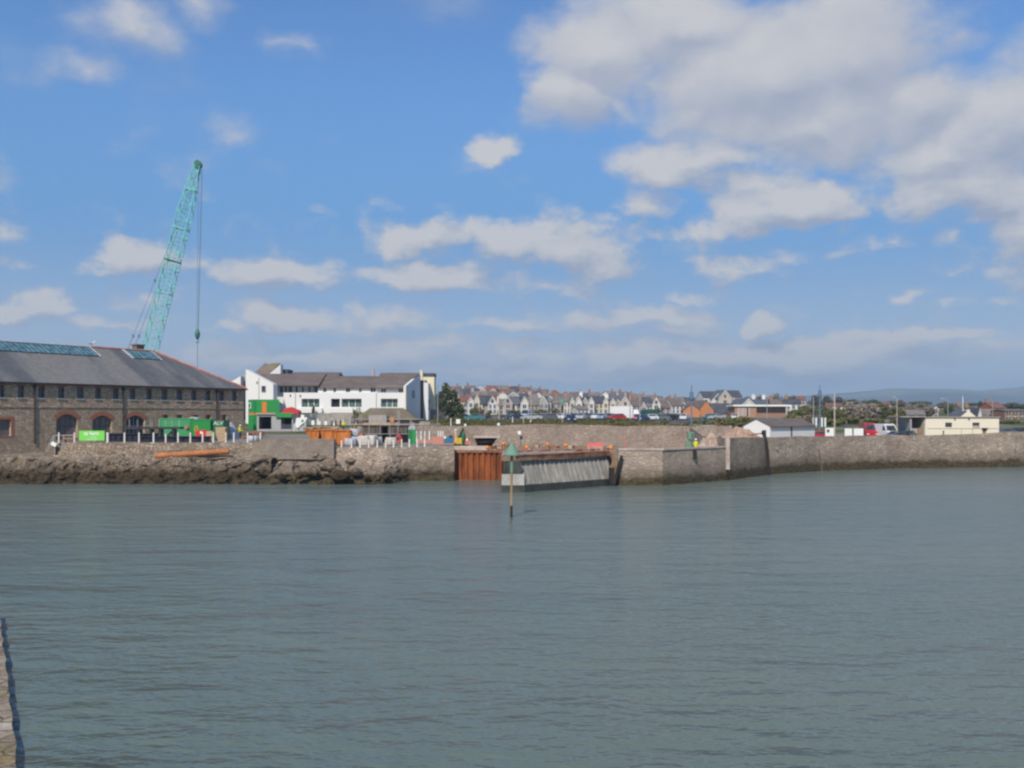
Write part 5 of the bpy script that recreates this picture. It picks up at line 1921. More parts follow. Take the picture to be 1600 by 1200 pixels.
G = 'white posts along the quay edge'
Lp = [92, 116.6, 142.5, 168, 194.6, 217.3, 240, 259, 278.3, 297.5, 316.7, 333.3, 353, 365.5, 387, 407]
labs = ['leftmost tall white post beside the handrail', 'white post just left of the green banner', 'white post standing under the middle of the green banner', 'thickest white post just right of the green banner']
for i, px in enumerate(Lp):
    if i < 4:
        lab = labs[i]
    elif i == 12:
        lab = 'tall post streaked with orange rust near the timber stack'
    else:
        lab = 'tall white quay post, ' + ORD[i - 4] + ' one right of the thickest post'
    place_post(pr_ if i == 12 else pw, X(px, 103.75), 103.75, 3.76, lab, G, (.8 if i == 2 else (.9 if i == 7 else 1.03)), 1.75 if i == 3 else 1.0)
G = 'smaller white posts above the collapsed quay'
Mp = [517, 533.7, 549.3, 562.7, 576.3, 589.6, 602.7, 615, 627.7, 639.7, 651.7, 663.7]
for i, px in enumerate(Mp):
    lab = 'smaller white quay post, ' + ORD[i] + ' one to the right of the grey parapet' if i not in (8,) else 'smaller post stained red in front of the hose reel'
    place_post(pw if i != 8 else pr_, X(px, 103.1), 103.1, 3.18 + .1 * sstep(600, 660, px), lab, G, .84 if i < 2 else .9, .95)
G = 'small white posts behind the red netting'
for i, px in enumerate((650.7, 657.8, 664, 671, 685, 688.5, 692)):
    place_post(pw, X(px, 119.5), 119.5, gz(px, 119.5), 'far white post behind the red netting, ' + ORD[i] + ' one right of the green toilet', G, 1.35, 1.1 if i % 2 else .9)

# handrail and slanting steps left of the posts
t = thing('handrail', 'grey handrail sloping down to the low quay left of the posts', 'handrail', (X(84, 104), 104, 2.6))
mb = MB().path([P3(72, 704, 104), P3(84, 680.5, 104.2), P3(117, 680, 104.4)], .035, 6)
for px, y0, y1 in ((78, 692.5, 703), (84, 680.5, 697), (100, 680.2, 692), (117, 680, 692)):
    mb.tube(P3(px, y0, 104.2), P3(px, y1, 104.2), .03, .03, 6)
mb.build('rails', M['scaffold'], t)
mb = MB()
for k in range(7):
    mb.box(X(67 + k * 3.0, 104), X(71 + k * 3.0, 104), 103.6, 104.7, 2.3, 2.55 + k * .18)
single(mb, 'quay_steps', M['parapet'], 'worn stone steps dropping from the quay to the low ledge', 'steps')
single(MB().obox(P3(84, 694, 103.4), (.55, .06, .4), .3, Matrix.Rotation(.5, 3, 'Y')), 'fallen_sign', M['letters'], 'small white board lying tilted at the foot of the handrail', 'board')
mb = MB()
bx(mb, 97, 116, 684, 686.5, 106, 106.8)
bx(mb, 97, 116, 679.5, 681, 106.7, 106.9)
for px in (98.5, 114):
    bx(mb, px - .6, px + .6, 681, 692, 106.1, 106.7)
single(mb, 'bench', M['brick_brown'], 'reddish brown bench behind the two leftmost white posts', 'bench')

# green banner with white lettering
D = 103.35
t = thing('banner_board', 'bright green contractor banner with white lettering on the quay posts', 'banner', (X(143.3, D), D, 3.76))
x0, x1 = X(123.3, D), X(163.3, D)
MB().box(x0, x1, D, D + .05, Z(688.5, D), Z(673, D)).build('board', M['green_bright'], t)
for px in (125, 161.5):
    MB().tube((X(px, D), D + .12, 3.7), (X(px, D), D + .12, Z(674, D)), .035, .035, 6).build('stake', M['marker_wood'], t)


def lettering(body, size, px, py, D, name='lettering'):
    cu = bpy.data.curves.new(name, 'FONT')
    cu.body, cu.size, cu.align_x, cu.extrude, cu.offset = body, size, 'CENTER', .006, .012
    to = bpy.data.objects.new(name, cu)
    COL.objects.link(to)
    dg = bpy.context.evaluated_depsgraph_get()
    tm = bpy.data.meshes.new_from_object(to.evaluated_get(dg))
    bpy.data.objects.remove(to)
    tm.materials.append(M['letters'])
    lo = bpy.data.objects.new(name, tm)
    COL.objects.link(lo)
    lo.parent = t
    lo.rotation_euler = (R(90), 0, 0)
    p = P3(px, py, D) - ORIGIN[t.name]
    lo.location = p
    return lo


lettering('ay hann', .50, 143, 679.5, D - .012)
mb = MB()
for a, b, y in ((141.5, 151, 683.6), (135.5, 152, 686.8)):
    n = 9
    for k in range(n):
        xa = a + (b - a) * k / n
        mb.box(X(xa, D), X(xa + (b - a) / n * .62, D), D - .012, D - .002, Z(y, D), Z(y - .9, D))
mb.build('small_lettering', M['letters'], t)

# barrier netting, drums and markers right of the portable toilet
D = 110.5
t = thing('barrier_netting', 'faded red barrier netting strung right of the green toilet', 'barrier', (X(680, D), D, 3.35))
mb = MB()
for a, b, y0, y1 in ((653, 676, 687, 692), (676, 693, 682, 694), (693, 736, 689.5, 694.5)):
    mb.box(X(a, D), X(b, D) - .01, D, D + .03, Z(y1, D), Z(y0, D))
mb.build('net', M['pink_net'], t)
mb = MB()
for px in (654, 664, 676, 688, 707, 720, 735):
    mb.tube((X(px, D), D + .06, 2.9), (X(px, D), D + .06, Z(682 if px < 700 else 689, D)), .03, .03, 6)
mb.build('net_stakes', M['scaffold'], t)
D = 108.2
g0 = 3.35
t = thing('blue_bin', 'blue bin with white lid edge beside the red netting', 'bin', (X(700, D), D, g0))
mb = MB().extrude([P3(694, 693, D), P3(707, 693, D), P3(708, 684.5, D), P3(693, 684.5, D)], (0, 1.0, 0))
mb.build('tub', M['blue_paint'], t)
bx(MB(), 693.5, 696.5, 681.5, 685.5, D - .08, D + .3).build('white_bag', M['letters'], t)
bx(MB(), 701, 706.5, 680.5, 684.4, D + .1, D + .9).build('dark_contents', M['navy_sheet'], t)
t = thing('yellow_crate', 'yellow crate beside a tan post right of the blue bin', 'crate', (X(717, D), D, g0))
mb = MB()
for k in range(4):
    bx(mb, 711, 721.5, 684.6 + k * 2.3, 686.3 + k * 2.3, D, D + .7)
for px in (711.2, 720.2):
    bx(mb, px, px + 1.2, 684.2, 694, D - .04, D - .003)
mb.build('crate', M['yellow'], t)
t = thing('tan_post', 'tan timber post with pale top left of the yellow crate', 'post', (X(712, D), D + .9, g0))
bx(MB(), 710.3, 713.3, 672, 693, D + 1.0, D + 1.25).build('shaft', M['tan'], t)
bx(MB(), 709.8, 713.8, 670.5, 672, D + .95, D + 1.3).build('pale_top', M['letters'], t)
t = thing('green_gas_bottle', 'tall slim green cylinder standing right of the yellow crate', 'gas bottle', (X(724, D), D, g0))
MB().lathe((X(724, D), D + .3, 0), [(.16, g0 - .3), (.16, Z(678, D)), (.10, Z(675.8, D)), (.05, Z(674, D))], 12).build('bottle', M['green_dark'], t, smooth=True)
t = thing('striped_marker', 'short white and red striped marker near the rusty sheet piles', 'marker', (X(729, D), D, g0))
for k, mt in enumerate(('red_sheet', 'letters', 'red_sheet')):
    bx(MB(), 728, 731, 682 + k * 3.4, 685.3 + k * 3.4, D, D + .25).build('band', M[mt], t)

# lamps and clutter on the dock deck
for i, (px, py, D) in enumerate(((761.5, 699.5, 104.8), (786.5, 693.5, 115), (823, 699.5, 101), (855.7, 694.5, 112), (884, 696, 108), (954.7, 700, 99.5))):
    g0 = ZD if D < 104 else 2.88
    zz = Z(py, D)
    t = thing('warning_light', ORD[i] + ' small orange warning light from the left along the rusty deck', 'warning light', (X(px, D), D, g0), 'orange warning lights on the dock deck')
    MB().tube((X(px, D), D, g0 - .02), (X(px, D), D, zz - .14), .035, .035, 6).build('stem', M['scaffold'], t)
    MB().lathe((X(px, D), D, zz), [(.10, -.16), (.19, -.08), (.19, .10), (.10, .20)], 10).build('lamp_head', M['orange'], t, smooth=True)
D = 100.2
t = thing('sheeted_stores', 'stores under a faded red sheet near the right end of the pier', 'stores', (X(930, D), D, ZD))
mb = MB()
xs_ = [917, 921, 926, 930, 936, 943]
tops = [692.5, 692.2, 693, 692.2, 691.2, 691.6]
for k in range(5):
    mb.add([P3(xs_[k], 700 - .4 * k, D), P3(xs_[k + 1], 700 - .4 * k, D), P3(xs_[k + 1], tops[k + 1], D + .15), P3(xs_[k], tops[k], D + .15), P3(xs_[k + 1], tops[k + 1] - .4, D + 1.3), P3(xs_[k], tops[k] - .4, D + 1.3), P3(xs_[k + 1], 700, D + 1.5), P3(xs_[k], 700, D + 1.5)],
           [(0, 1, 2, 3), (3, 2, 4, 5), (5, 4, 6, 7)])
mb.build('red_sheet', M['red_sheet'], t)
mb = MB()
bx(mb, 918, 942, 697.5, 704.5, D - .1, D + 1.2)
mb.build('pallet_load', M['rubble'], t)
t = thing('leaning_pole', 'thin red painted pole leaning at the end of the rusty deck', 'pole', (X(976, 101), 101, 2.4))
MB().tube(P3(979.5, 703, 101), P3(974, 680, 101.6), .05, .04, 6).build('pole', M['red_sheet'], t)
t = thing('drum', 'pale blue drum standing at the right end of the pier deck', 'drum', (X(973, 98.5), 98.5, 2.4))
c = P3(973, 706, 98.5)
MB().lathe((c.x, c.y, c.z), [(.24, -.9), (.24, -.2), (.255, 0), (.24, .02), (.24, .30), (.2, .33)], 12).build('barrel', M['sack_grey'], t, smooth=True)
random.seed(21)
for i in range(26):
    px = random.uniform(745, 962)
    D = random.uniform(105.5, 118)
    s = random.uniform(.15, .45)
    mb = MB().obox((X(px, D), D, 2.88 + s * .4), (s * random.uniform(1, 3), s, s * .8), random.uniform(0, 3))
    single(mb, 'deck_debris', M[random.choice(['rust_beam', 'board_timber', 'rubble', 'rust_beam'])], 'small scrap piece lying on the rusty dock deck', 'scrap', 'scrap pieces on the dock deck')


# heaps
def heap(px0, px1, ytop, D, dep, z0, mat, name, lab, cat, seed, sharp=.8):
    mb = MB()
    n, m = 34, 16
    vs = []
    for i in range(n + 1):
        for j in range(m + 1):
            a, b = i / n, j / m
            x, y = X(px0 + (px1 - px0) * a, D), D + dep * (b - .5)
            r = math.sqrt(((a - .5) * 2) ** 2 + ((b - .5) * 2) ** 2)
            h = max(0, 1 - r) ** sharp
            nz = mnoise.fractal(Vector((x * 1.3, y * 1.3, seed)), .9, 2, 4)
            vs.append((x, y, z0 - .1 + (Z(ytop, D) - z0) * h * (1 + .22 * nz) + .10 * nz * (h > 0)))
    mb.add(vs, [(i * (m + 1) + j, (i + 1) * (m + 1) + j, (i + 1) * (m + 1) + j + 1, i * (m + 1) + j + 1) for i in range(n) for j in range(m)])
    single(mb, name, M[mat], lab, cat)


heap(1106, 1202, 665, 119, 8.5, 2.8, 'soil', 'spoil_heap', 'long pinkish spoil heap in front of the white gabled shed', 'spoil heap', 1.0, .62)
heap(1084, 1143, 675, 109.5, 4.6, 2.35, 'rubble', 'rubble_heap', 'brick rubble heap inside the concrete quay corner', 'rubble heap', 5.0, .55)
heap(985, 1045, 697, 104, 4.0, 2.35, 'rubble', 'debris_heap', 'low heap of broken bricks on the quay left of the worker', 'rubble heap', 8.0, .9)
t = thing('pump_unit', 'green pump cabinet standing before the dock wall left of the worker', 'pump', (X(1080, 112), 112, 2.35))
D = 112
bx(MB(), 1075, 1084.5, 675, 686, D, D + .7).build('cabinet', M['marker_green'], t)
bx(MB(), 1080.5, 1083.5, 677, 684, D - .04, D - .002).build('dark_vent', M['crane_dark'], t)
mb = MB()
for px in (1077, 1082.5):
    bx(mb, px - .7, px + .7, 686, 709, D + .1, D + .5)
bx(mb, 1072, 1080, 690, 700, D - .3, D + .05)
mb.build('stand', M['marker_green'], t)
single(MB().lathe((X(1096, 112), 112, 2.35), [(.28, 0), (.30, .6), (.22, 1.3), (.10, 1.55)], 10), 'green_sack', M['marker_green'], 'dull green sack standing right of the worker', 'sack')
single(MB().obox(P3(1122.5, 684.2, 109.5), (.55, .4, .3), .4), 'blue_toolbox', M['navy_sheet'], 'small navy box lying on top of the rubble heap', 'box')
single(MB().box(X(1066, 103), X(1081, 103), 103, 103.2, 2.35, Z(699.5, 103)), 'low_barrier', M['pink_net'], 'low faded red barrier at the feet of the green pump', 'barrier')
# ------------------------------------------------------------------ people
def person(x, y, z, yaw, label, jacket, trousers, helmet=None, pose='stand'):
    """one skinned body: feet at (x, y, z); the mesh faces its own -y"""
    V, E, Rr = [], [], []

    def v(p, r, link=None):
        V.append(p)
        Rr.append(r)
        if link is not None:
            E.append((link, len(V) - 1))
        return len(V) - 1
    pel = v((0, 0, .96), (.17, .12))
    ch = v((0, -.02, 1.25), (.18, .12), pel)
    sh = v((0, -.01, 1.42), (.15, .10), ch)
    nk = v((0, -.02, 1.53), .058, sh)
    hd = v((0, -.035, 1.64), .092, nk)
    v((0, -.03, 1.73), .085, hd)
    v((0, -.135, 1.63), .018, hd)                       # nose
    for s in (-1, 1):
        v((s * .098, -.02, 1.635), .020, hd)            # ears
        st = {'stand': 0.03, 'walk': .16}.get(pose, .03) * s
        hp = v((s * .095, 0, .90), .10, pel)
        kn = v((s * .11, -.03 + st * .5, .50), .068, hp)
        an = v((s * .115, .02 + st, .09), .045, kn)
        v((s * .13, -.15 + st, .04), .042, an)
        so_ = v((s * .19, 0, 1.41), .072, sh)
        if pose == 'point' and s > 0:
            eb, wr, fd = (s * .36, -.16, 1.25), (s * .36, -.40, 1.22), Vector((0, -1, 0))
        elif pose == 'work':
            eb, wr, fd = (s * .27, -.05, 1.14), (s * .17, -.28, 1.05), Vector((-s * .3, -.9, -.2))
        else:
            eb, wr, fd = (s * .26, .03, 1.14), (s * .27, -.06, .89), Vector((0, -.15, -1))
        e = v(eb, .050, so_)
        w = v(wr, .033, e)
        fd = fd.normalized()
        palm = Vector(wr) + fd * .07
        pm = v(tuple(palm), (.036, .022), w)
        side = Vector((0, 1, 0)) if abs(fd.z) > .7 else Vector((1, 0, 0))
        for k, ln in enumerate((.062, .075, .07, .052)):
            b_ = palm + side * (.021 * (k - 1.5)) + fd * .03
            f1 = v(tuple(b_), .0095, pm)
            f2 = v(tuple(b_ + fd * ln * .6), .009, f1)
            v(tuple(b_ + fd * ln + Vector((0, -.012, 0)) * (1 if abs(fd.z) > .7 else 0) + Vector((0, 0, -.015)) * (0 if abs(fd.z) > .7 else 1)), .008, f2)
        th = v(tuple(palm - side * .04 - fd * .02), .011, pm)
        v(tuple(palm - side * .058 + fd * .025), .009, th)

    def assign(c):
        if c.z > 1.50:
            return 2
        if abs(c.x) > .2 or c.y < -.3:
            hand = (Vector((abs(c.x), c.y, c.z)) - Vector((abs(wr[0]), wr[1], wr[2]))).length < .20 and ((Vector((abs(c.x), c.y, c.z)) - Vector((abs(eb[0]), eb[1], eb[2]))).length > .22)
            return 2 if hand else 0
        if c.z < .10:
            return 3
        return 0 if c.z > .90 else 1
    me = skin_mesh('person', V, E, Rr, [M[jacket], M[trousers], M['skin'], M['tyre']], assign, 1, 0)
    o = bpy.data.objects.new('person', me)
    COL.objects.link(o)
    ORIGIN[o.name] = Vector((0, 0, 0))
    if helmet:
        MB().lathe((0, -.03, 1.68), [(.128, -.01), (.135, .0), (.112, .03), (.11, .07), (.085, .12), (.03, .145)], 14).build('helmet', M['helmet'], o, smooth=True)
    else:
        MB().lathe((0, -.02, 1.68), [(.098, -.06), (.104, .0), (.098, .06), (.06, .10), (.02, .112)], 12).build('hair', M['hair'], o, smooth=True)
    o.location = (x, y, z)
    o.rotation_euler = (0, 0, yaw)
    return tag(o, label, 'person')


person(X(1087.5, 106), 106, 2.35, R(200), 'person in yellow hi-vis jacket and pale helmet on the concrete quay', 'hivis', 'navy_cloth', 'w', 'work')
person(X(518.5, 181), 181, gz(518.5, 181), R(30), 'person in grey blue jacket and white helmet behind the orange skips', 'grey_cloth', 'navy_cloth', 'w', 'stand')
person(X(524.5, 180), 180, gz(524.5, 180), R(80), 'person in dark maroon top standing beside the white helmeted one', 'maroon_cloth', 'navy_cloth', None, 'stand')
person(X(532.2, 182), 182, gz(532, 182), R(-60), 'slim person in dark clothes to the left of the hi-vis worker', 'navy_cloth', 'navy_cloth', None, 'walk')
person(X(536.5, 170), 170, gz(536, 170), R(-20), 'person in yellow green hi-vis vest by the left end of the scaffold', 'hivis', 'navy_cloth', 'w', 'stand')
person(X(375, 128), 128, gz(375, 128), R(60), 'person in yellow hi-vis jacket between grey heap and green cabins', 'hivis', 'navy_cloth', 'w', 'work')

# ------------------------------------------------------------------ right hand land: kiosk, shed, poles
D = 160.0
g0 = gz(1500, D)
t = thing('kiosk', 'flat roofed cream harbour building with overhanging roof on the right', 'building', (X(1500, D), D, g0))
ops = [(X(1477, D), X(1487.5, D), Z(667.5, D), Z(660.3, D)), (X(1519.5, D), X(1530.5, D), Z(669, D), Z(660.3, D)), (X(1473, D), X(1475.5, D), Z(681, D), Z(673, D)), (X(1535, D), X(1541, D), g0 + .2, Z(669.5, D))]
mb = MB()
wall_open(mb, X(1446, D), X(1561, D), g0 - .3, Z(652.5, D), ops, D, .25)
mb.box(X(1446, D), X(1446, D) + .2, D + .26, D + 6, g0 - .3, Z(652.5, D))
mb.box(X(1561, D) - .2, X(1561, D), D + .26, D + 6, g0 - .3, Z(652.5, D))
mb.box(X(1446, D) + .21, X(1561, D) - .21, D + 5.8, D + 6, g0 - .3, Z(652.5, D))
mb.build('wall', M['cream'], t)
mb = MB()
mb.box(X(1444.5, D), X(1562.5, D), D - .2, D + 6.2, Z(652.5, D) + .003, Z(651, D))
mb.box(X(1409, D), X(1444.5, D) - .003, D + .3, D + 6.0, Z(652, D), Z(650.4, D))
mb.build('roof', M['retain'], t)
mb = MB()
mb.box(X(1424.5, D), X(1426.8, D), D + .6, D + 5.5, g0, Z(652.2, D))
mb.box(X(1424.5, D), X(1437, D), D + .9, D + 1.2, g0, Z(669.5, D))
mb.box(X(1426.8, D) + .005, X(1445.8, D), D + 4.2, D + 4.5, g0, Z(652.2, D))
mb.build('porch_wall', M['grey_render'], t)
MB().box(X(1430, D), X(1436, D), D + 4.1, D + 4.19, Z(667, D), Z(658, D)).build('porch_window', M['glass'], t)
MB().box(X(1438, D), X(1444, D), D + .9, D + 1.0, g0, Z(668.5, D)).build('porch_door', M['brick_brown'], t)
for k, (a, b, c, d) in enumerate(ops[:2]):
    w_ = MB().box(a, b, D + .18, D + .24, c, d).build('window', M['glass'], t)
    mb = MB()
    n = 4
    for i in range(n + 1):
        xx = a + .03 + (b - a - .06) * i / n
        mb.box(xx - .03, xx + .03, D + .12, D + .178, c, d)
    mb.build('window_bars', M['shelter_dark'], w_)
    if k == 1:
        MB().box(a + .05, b - .05, D + .06, D + .115, c, c + (d - c) * .45).build('lower_board', M['pink_render'], w_)
MB().box(ops[2][0], ops[2][1], D + .18, D + .24, ops[2][2], ops[2][3]).build('hatch', M['shelter_dark'], t)
MB().box(ops[3][0], ops[3][1], D + .15, D + .22, ops[3][2], ops[3][3]).build('door', M['brick_brown'], t)
MB().box(ops[3][0] - .15, ops[3][1] + .15, D - .35, D - .005, ops[3][3], ops[3][3] + .1).build('door_canopy', M['shelter_dark'], t)
mb = MB()
for px in (1492.5, 1514.5):
    bx(mb, px - .9, px + .9, 653, 656, D - .15, D - .004)
mb.build('wall_lamp', M['shelter_dark'], t)
for px in (1502, 1519.5):
    MB().tube((X(px, D), D - .08, g0), (X(px, D), D - .08, Z(669, D)), .05, .05, 6).build('downpipe', M['tan'], t)
MB().tube((X(1449, D), D - .05, Z(669.3, D)), (X(1560, D), D - .05, Z(669.3, D)), .03, .03, 6).build('handrail', M['tan'], t)
# gable seen above the kiosk roof
D = 172.0
t = thing('gabled_hut', 'cream gabled hut with chimney block showing over the kiosk roof', 'hut', (X(1513, D), D, gz(1513, D)))
pts = [P3(1499, 690, D), P3(1527, 690, D), P3(1527, 651.5, D), P3(1516, 642.5, D), P3(1510.5, 642.5, D), P3(1499, 651.5, D)]
MB().extrude(pts, (0, 5, 0)).build('wall', M['cream'], t)
bx(MB(), 1510.7, 1515.6, 640, 642.4, D, D + .8).build('gable_block', M['cream'], t)
mb = MB()
mb.extrude([P3(1497.5, 653, D - .1), P3(1499, 651.2, D - .1), P3(1510.5, 642, D - .1), P3(1510.5, 643, D - .1)], (0, 5.2, 0))
mb.extrude([P3(1528.5, 653, D - .1), P3(1516, 643, D - .1), P3(1516, 642, D - .1), P3(1527.5, 651.2, D - .1)], (0, 5.2, 0))
mb.build('roof', M['slate'], t)

# white gabled shed
c0 = Vector((X(1203, 138), 138.0))
sl_ = Vector((.695, .719))
sw_ = Vector((-.719, .695))
g0, Ls, Ws, es, rs = 2.6, 12.5, 4.1, Z(666, 138), 6.05
t = thing('boat_shed', 'white gabled shed with brown roof beyond the spoil heap', 'shed', (c0.x, c0.y, g0))


def sp(u, v_, z):
    p = c0 + sl_ * u + sw_ * v_
    return (p.x, p.y, z)


mb = MB()
mb.add([sp(0, 0, g0), sp(0, Ws, g0), sp(0, Ws, es), sp(0, Ws / 2, rs), sp(0, 0, es), sp(Ls, 0, g0), sp(Ls, Ws, g0), sp(Ls, Ws, es), sp(Ls, Ws / 2, rs), sp(Ls, 0, es)],
       [(0, 4, 3, 2, 1), (5, 6, 7, 8, 9), (0, 5, 9, 4), (1, 2, 7, 6)])
mb.build('wall', M['white'], t)
mb = MB()
hh = (rs - es) * .3 / (Ws / 2)
for s in (0, 1):
    v0, v1 = (-.3, Ws / 2) if s == 0 else (Ws + .3, Ws / 2)
    mb.extrude([sp(-.12, v0, es - hh + .03), sp(Ls + .12, v0, es - hh + .03), sp(Ls + .12, v1, rs + .03), sp(-.12, v1, rs + .03)], (0, 0, .08))
mb.build('roof', M['tile_brown'], t)
MB().extrude([sp(-.05, .55, g0 + .9), sp(-.05, 1.1, g0 + .9), sp(-.05, 1.1, g0 + 2.0), sp(-.05, .55, g0 + 2.0)], (.035, .036, 0)).build('door', M['shelter_dark'], t)
MB().extrude([sp(5.6, -.05, g0), sp(6.0, -.05, g0), sp(6.0, -.05, es - .12), sp(5.6, -.05, es - .12)], (.0, .04, 0)).build('side_door', M['shelter_dark'], t)

# poles and masts
random.seed(4)


def lamp(px, top, D, mat, r, lab, name='lamp_post', head=0, fit=None):
    g_ = gz(px, D)
    t = thing(name, lab, 'lamp post' if name == 'lamp_post' else name.replace('_', ' '), (X(px, D), D, g_))
    zt_ = Z(top, D)
    MB().tube((X(px, D), D, g_ - .1), (X(px, D), D, zt_), r, r * .7, 8).build('column', M[mat], t)
    if head:
        mb = MB().tube((X(px, D), D, zt_), (X(px, D) + head * .9, D, zt_ + .18), .05, .05, 6)
        mb.build('arm', M[mat], t)
        MB().obox((X(px, D) + head * 1.15, D, zt_ + .18), (.7, .3, .16)).build('lantern', M['lamp_grey'], t)
    if fit:
        mb = MB()
        mb.lathe((X(px, D), D, zt_), [(.1, -.9), (.26, -.7), (.26, .25), (.10, .5), (.04, 1.3)], 10)
        mb.build('mast_fitting', M[fit], t)
    return t


lamp(1281, 613, 162, 'mast_blue', .15, 'blue mast with bulky blue top right of the white shed', 'mast', 0, 'mast_blue')
lamp(1080.5, 616, 140, 'mast_blue', .13, 'blue mast with bulky fitting beyond the green pump cabinet', 'mast', 0, 'mast_blue')
lamp(1304, 614, 150, 'lamp_tan', .14, 'thick pale wooden pole just right of the blue mast', 'pole', 0)
lamp(1271, 620, 175, 'lamp_grey', .09, 'thin grey column just left of the blue mast', 'lamp_post', 0)
lamp(1401.5, 622, 185, 'lamp_tan', .10, 'pale lamp column left of the cream kiosk above the dark cars', 'lamp_post', -.6)
lamp(1481, 624.5, 185, 'lamp_grey', .08, 'thin grey lamp column behind the left half of the cream kiosk', 'lamp_post', -1)
lamp(1504.5, 619, 176, 'letters', .08, 'white flagpole behind the middle of the cream kiosk', 'flagpole', 0)
lamp(1551, 625, 190, 'lamp_tan', .06, 'thin tan pole behind the right end of the cream kiosk', 'pole', 0)
lamp(984.5, 613, 205, 'lamp_grey', .11, 'left of two tall pale columns by the white lorry box', 'lamp_post', -.8)
lamp(999.8, 613, 207, 'lamp_grey', .11, 'right of two tall pale columns by the white lorry box', 'lamp_post', .8)
lamp(1198.5, 609, 260, 'lamp_grey', .10, 'tall pale mast above the long brick building', 'mast', 0)
lamp(684, 603, 190, 'lamp_grey', .09, 'street lamp left of the dark evergreen tree', 'lamp_post', .8)
lamp(704.5, 653.5, 128, 'letters', .07, 'short white pole standing on the dock wall top', 'pole', 0)
lamp(779.5, 616, 215, 'lamp_tan', .10, 'tall pale lamp column in front of the white gabled house with blue roof', 'lamp_post', .8)
lamp(830, 610, 212, 'lamp_tan', .10, 'tall pale lamp column left of the row of red chimneys', 'lamp_post', .8)
for i, (px, top, D) in enumerate(((801, 651, 160), (818, 655, 158), (829, 656, 158), (878.5, 655, 160))):
    lamp(px, top, D, 'tan' if i % 2 else 'letters', .09, 'short bollard pole on the bank above the dock wall, ' + ORD[i] + ' from the left', 'bollard')
for i, (px, py, D) in enumerate(((716, 658.5, 130), (727, 664, 127.5), (779, 663, 127), (811.5, 676, 125.0))):
    zz = Z(py, D)
    t = thing('wall_sign', ORD[i] + ' small white square sign from the left along the dock back wall', 'sign', (X(px, D), D, zz - .4), 'white signs along the dock back wall')
    s = (.26, .12, .15, .20)[i]
    MB().box(X(px, D) - s, X(px, D) + s, D - .25, D - .2, zz - s * 1.1, zz + s * 1.1).build('plate', M['letters'], t)
    MB().tube((X(px, D), D - .15, zz), (X(px, D), D - .15, min(zz - .3, gz(px, D))), .03, .03, 6).build('stake', M['scaffold'], t)
for i, px in enumerate((1271, 1275.5, 1284.5, 1289.5)):
    g0 = gz(px, 200)
    t = thing('marker_post', ORD[i] + ' short white marker post from the left in the scrub by the blue mast', 'marker', (X(px, 200), 200, g0), 'white marker posts in the scrub')
    MB().box(X(px, 200) - .14, X(px, 200) + .14, 200, 200.25, g0 - .3, Z(653.2, 200)).build('shaft', M['letters'], t)
    MB().box(X(px, 200) - .17, X(px, 200) + .17, 199.97, 200.28, Z(653.2, 200) + .003, Z(652.5, 200)).build('cap', M['letters'], t)



# ------------------------------------------------------------------ vehicles
CARCOL = {'navy blue': (.02, .035, .10), 'silver': (.45, .47, .48), 'white': (.78, .78, .78), 'red': (.45, .02, .025), 'black': (.015, .015, .018), 'teal': (.04, .20, .22),
          'grey': (.14, .15, .16), 'pale blue': (.22, .33, .45), 'dark green': (.02, .09, .06), 'maroon': (.16, .02, .03)}
for k, c in CARCOL.items():
    M['car ' + k] = m_paint('car paint ' + k, c, .28, .06, 1.0, .6)
M['car_glass'] = m_glass('car glass', (.02, .025, .03), .06)
M['lamp_glass'] = m_paint('headlamp lens', (.75, .75, .72), .2, 0.0)
PROTO = {}


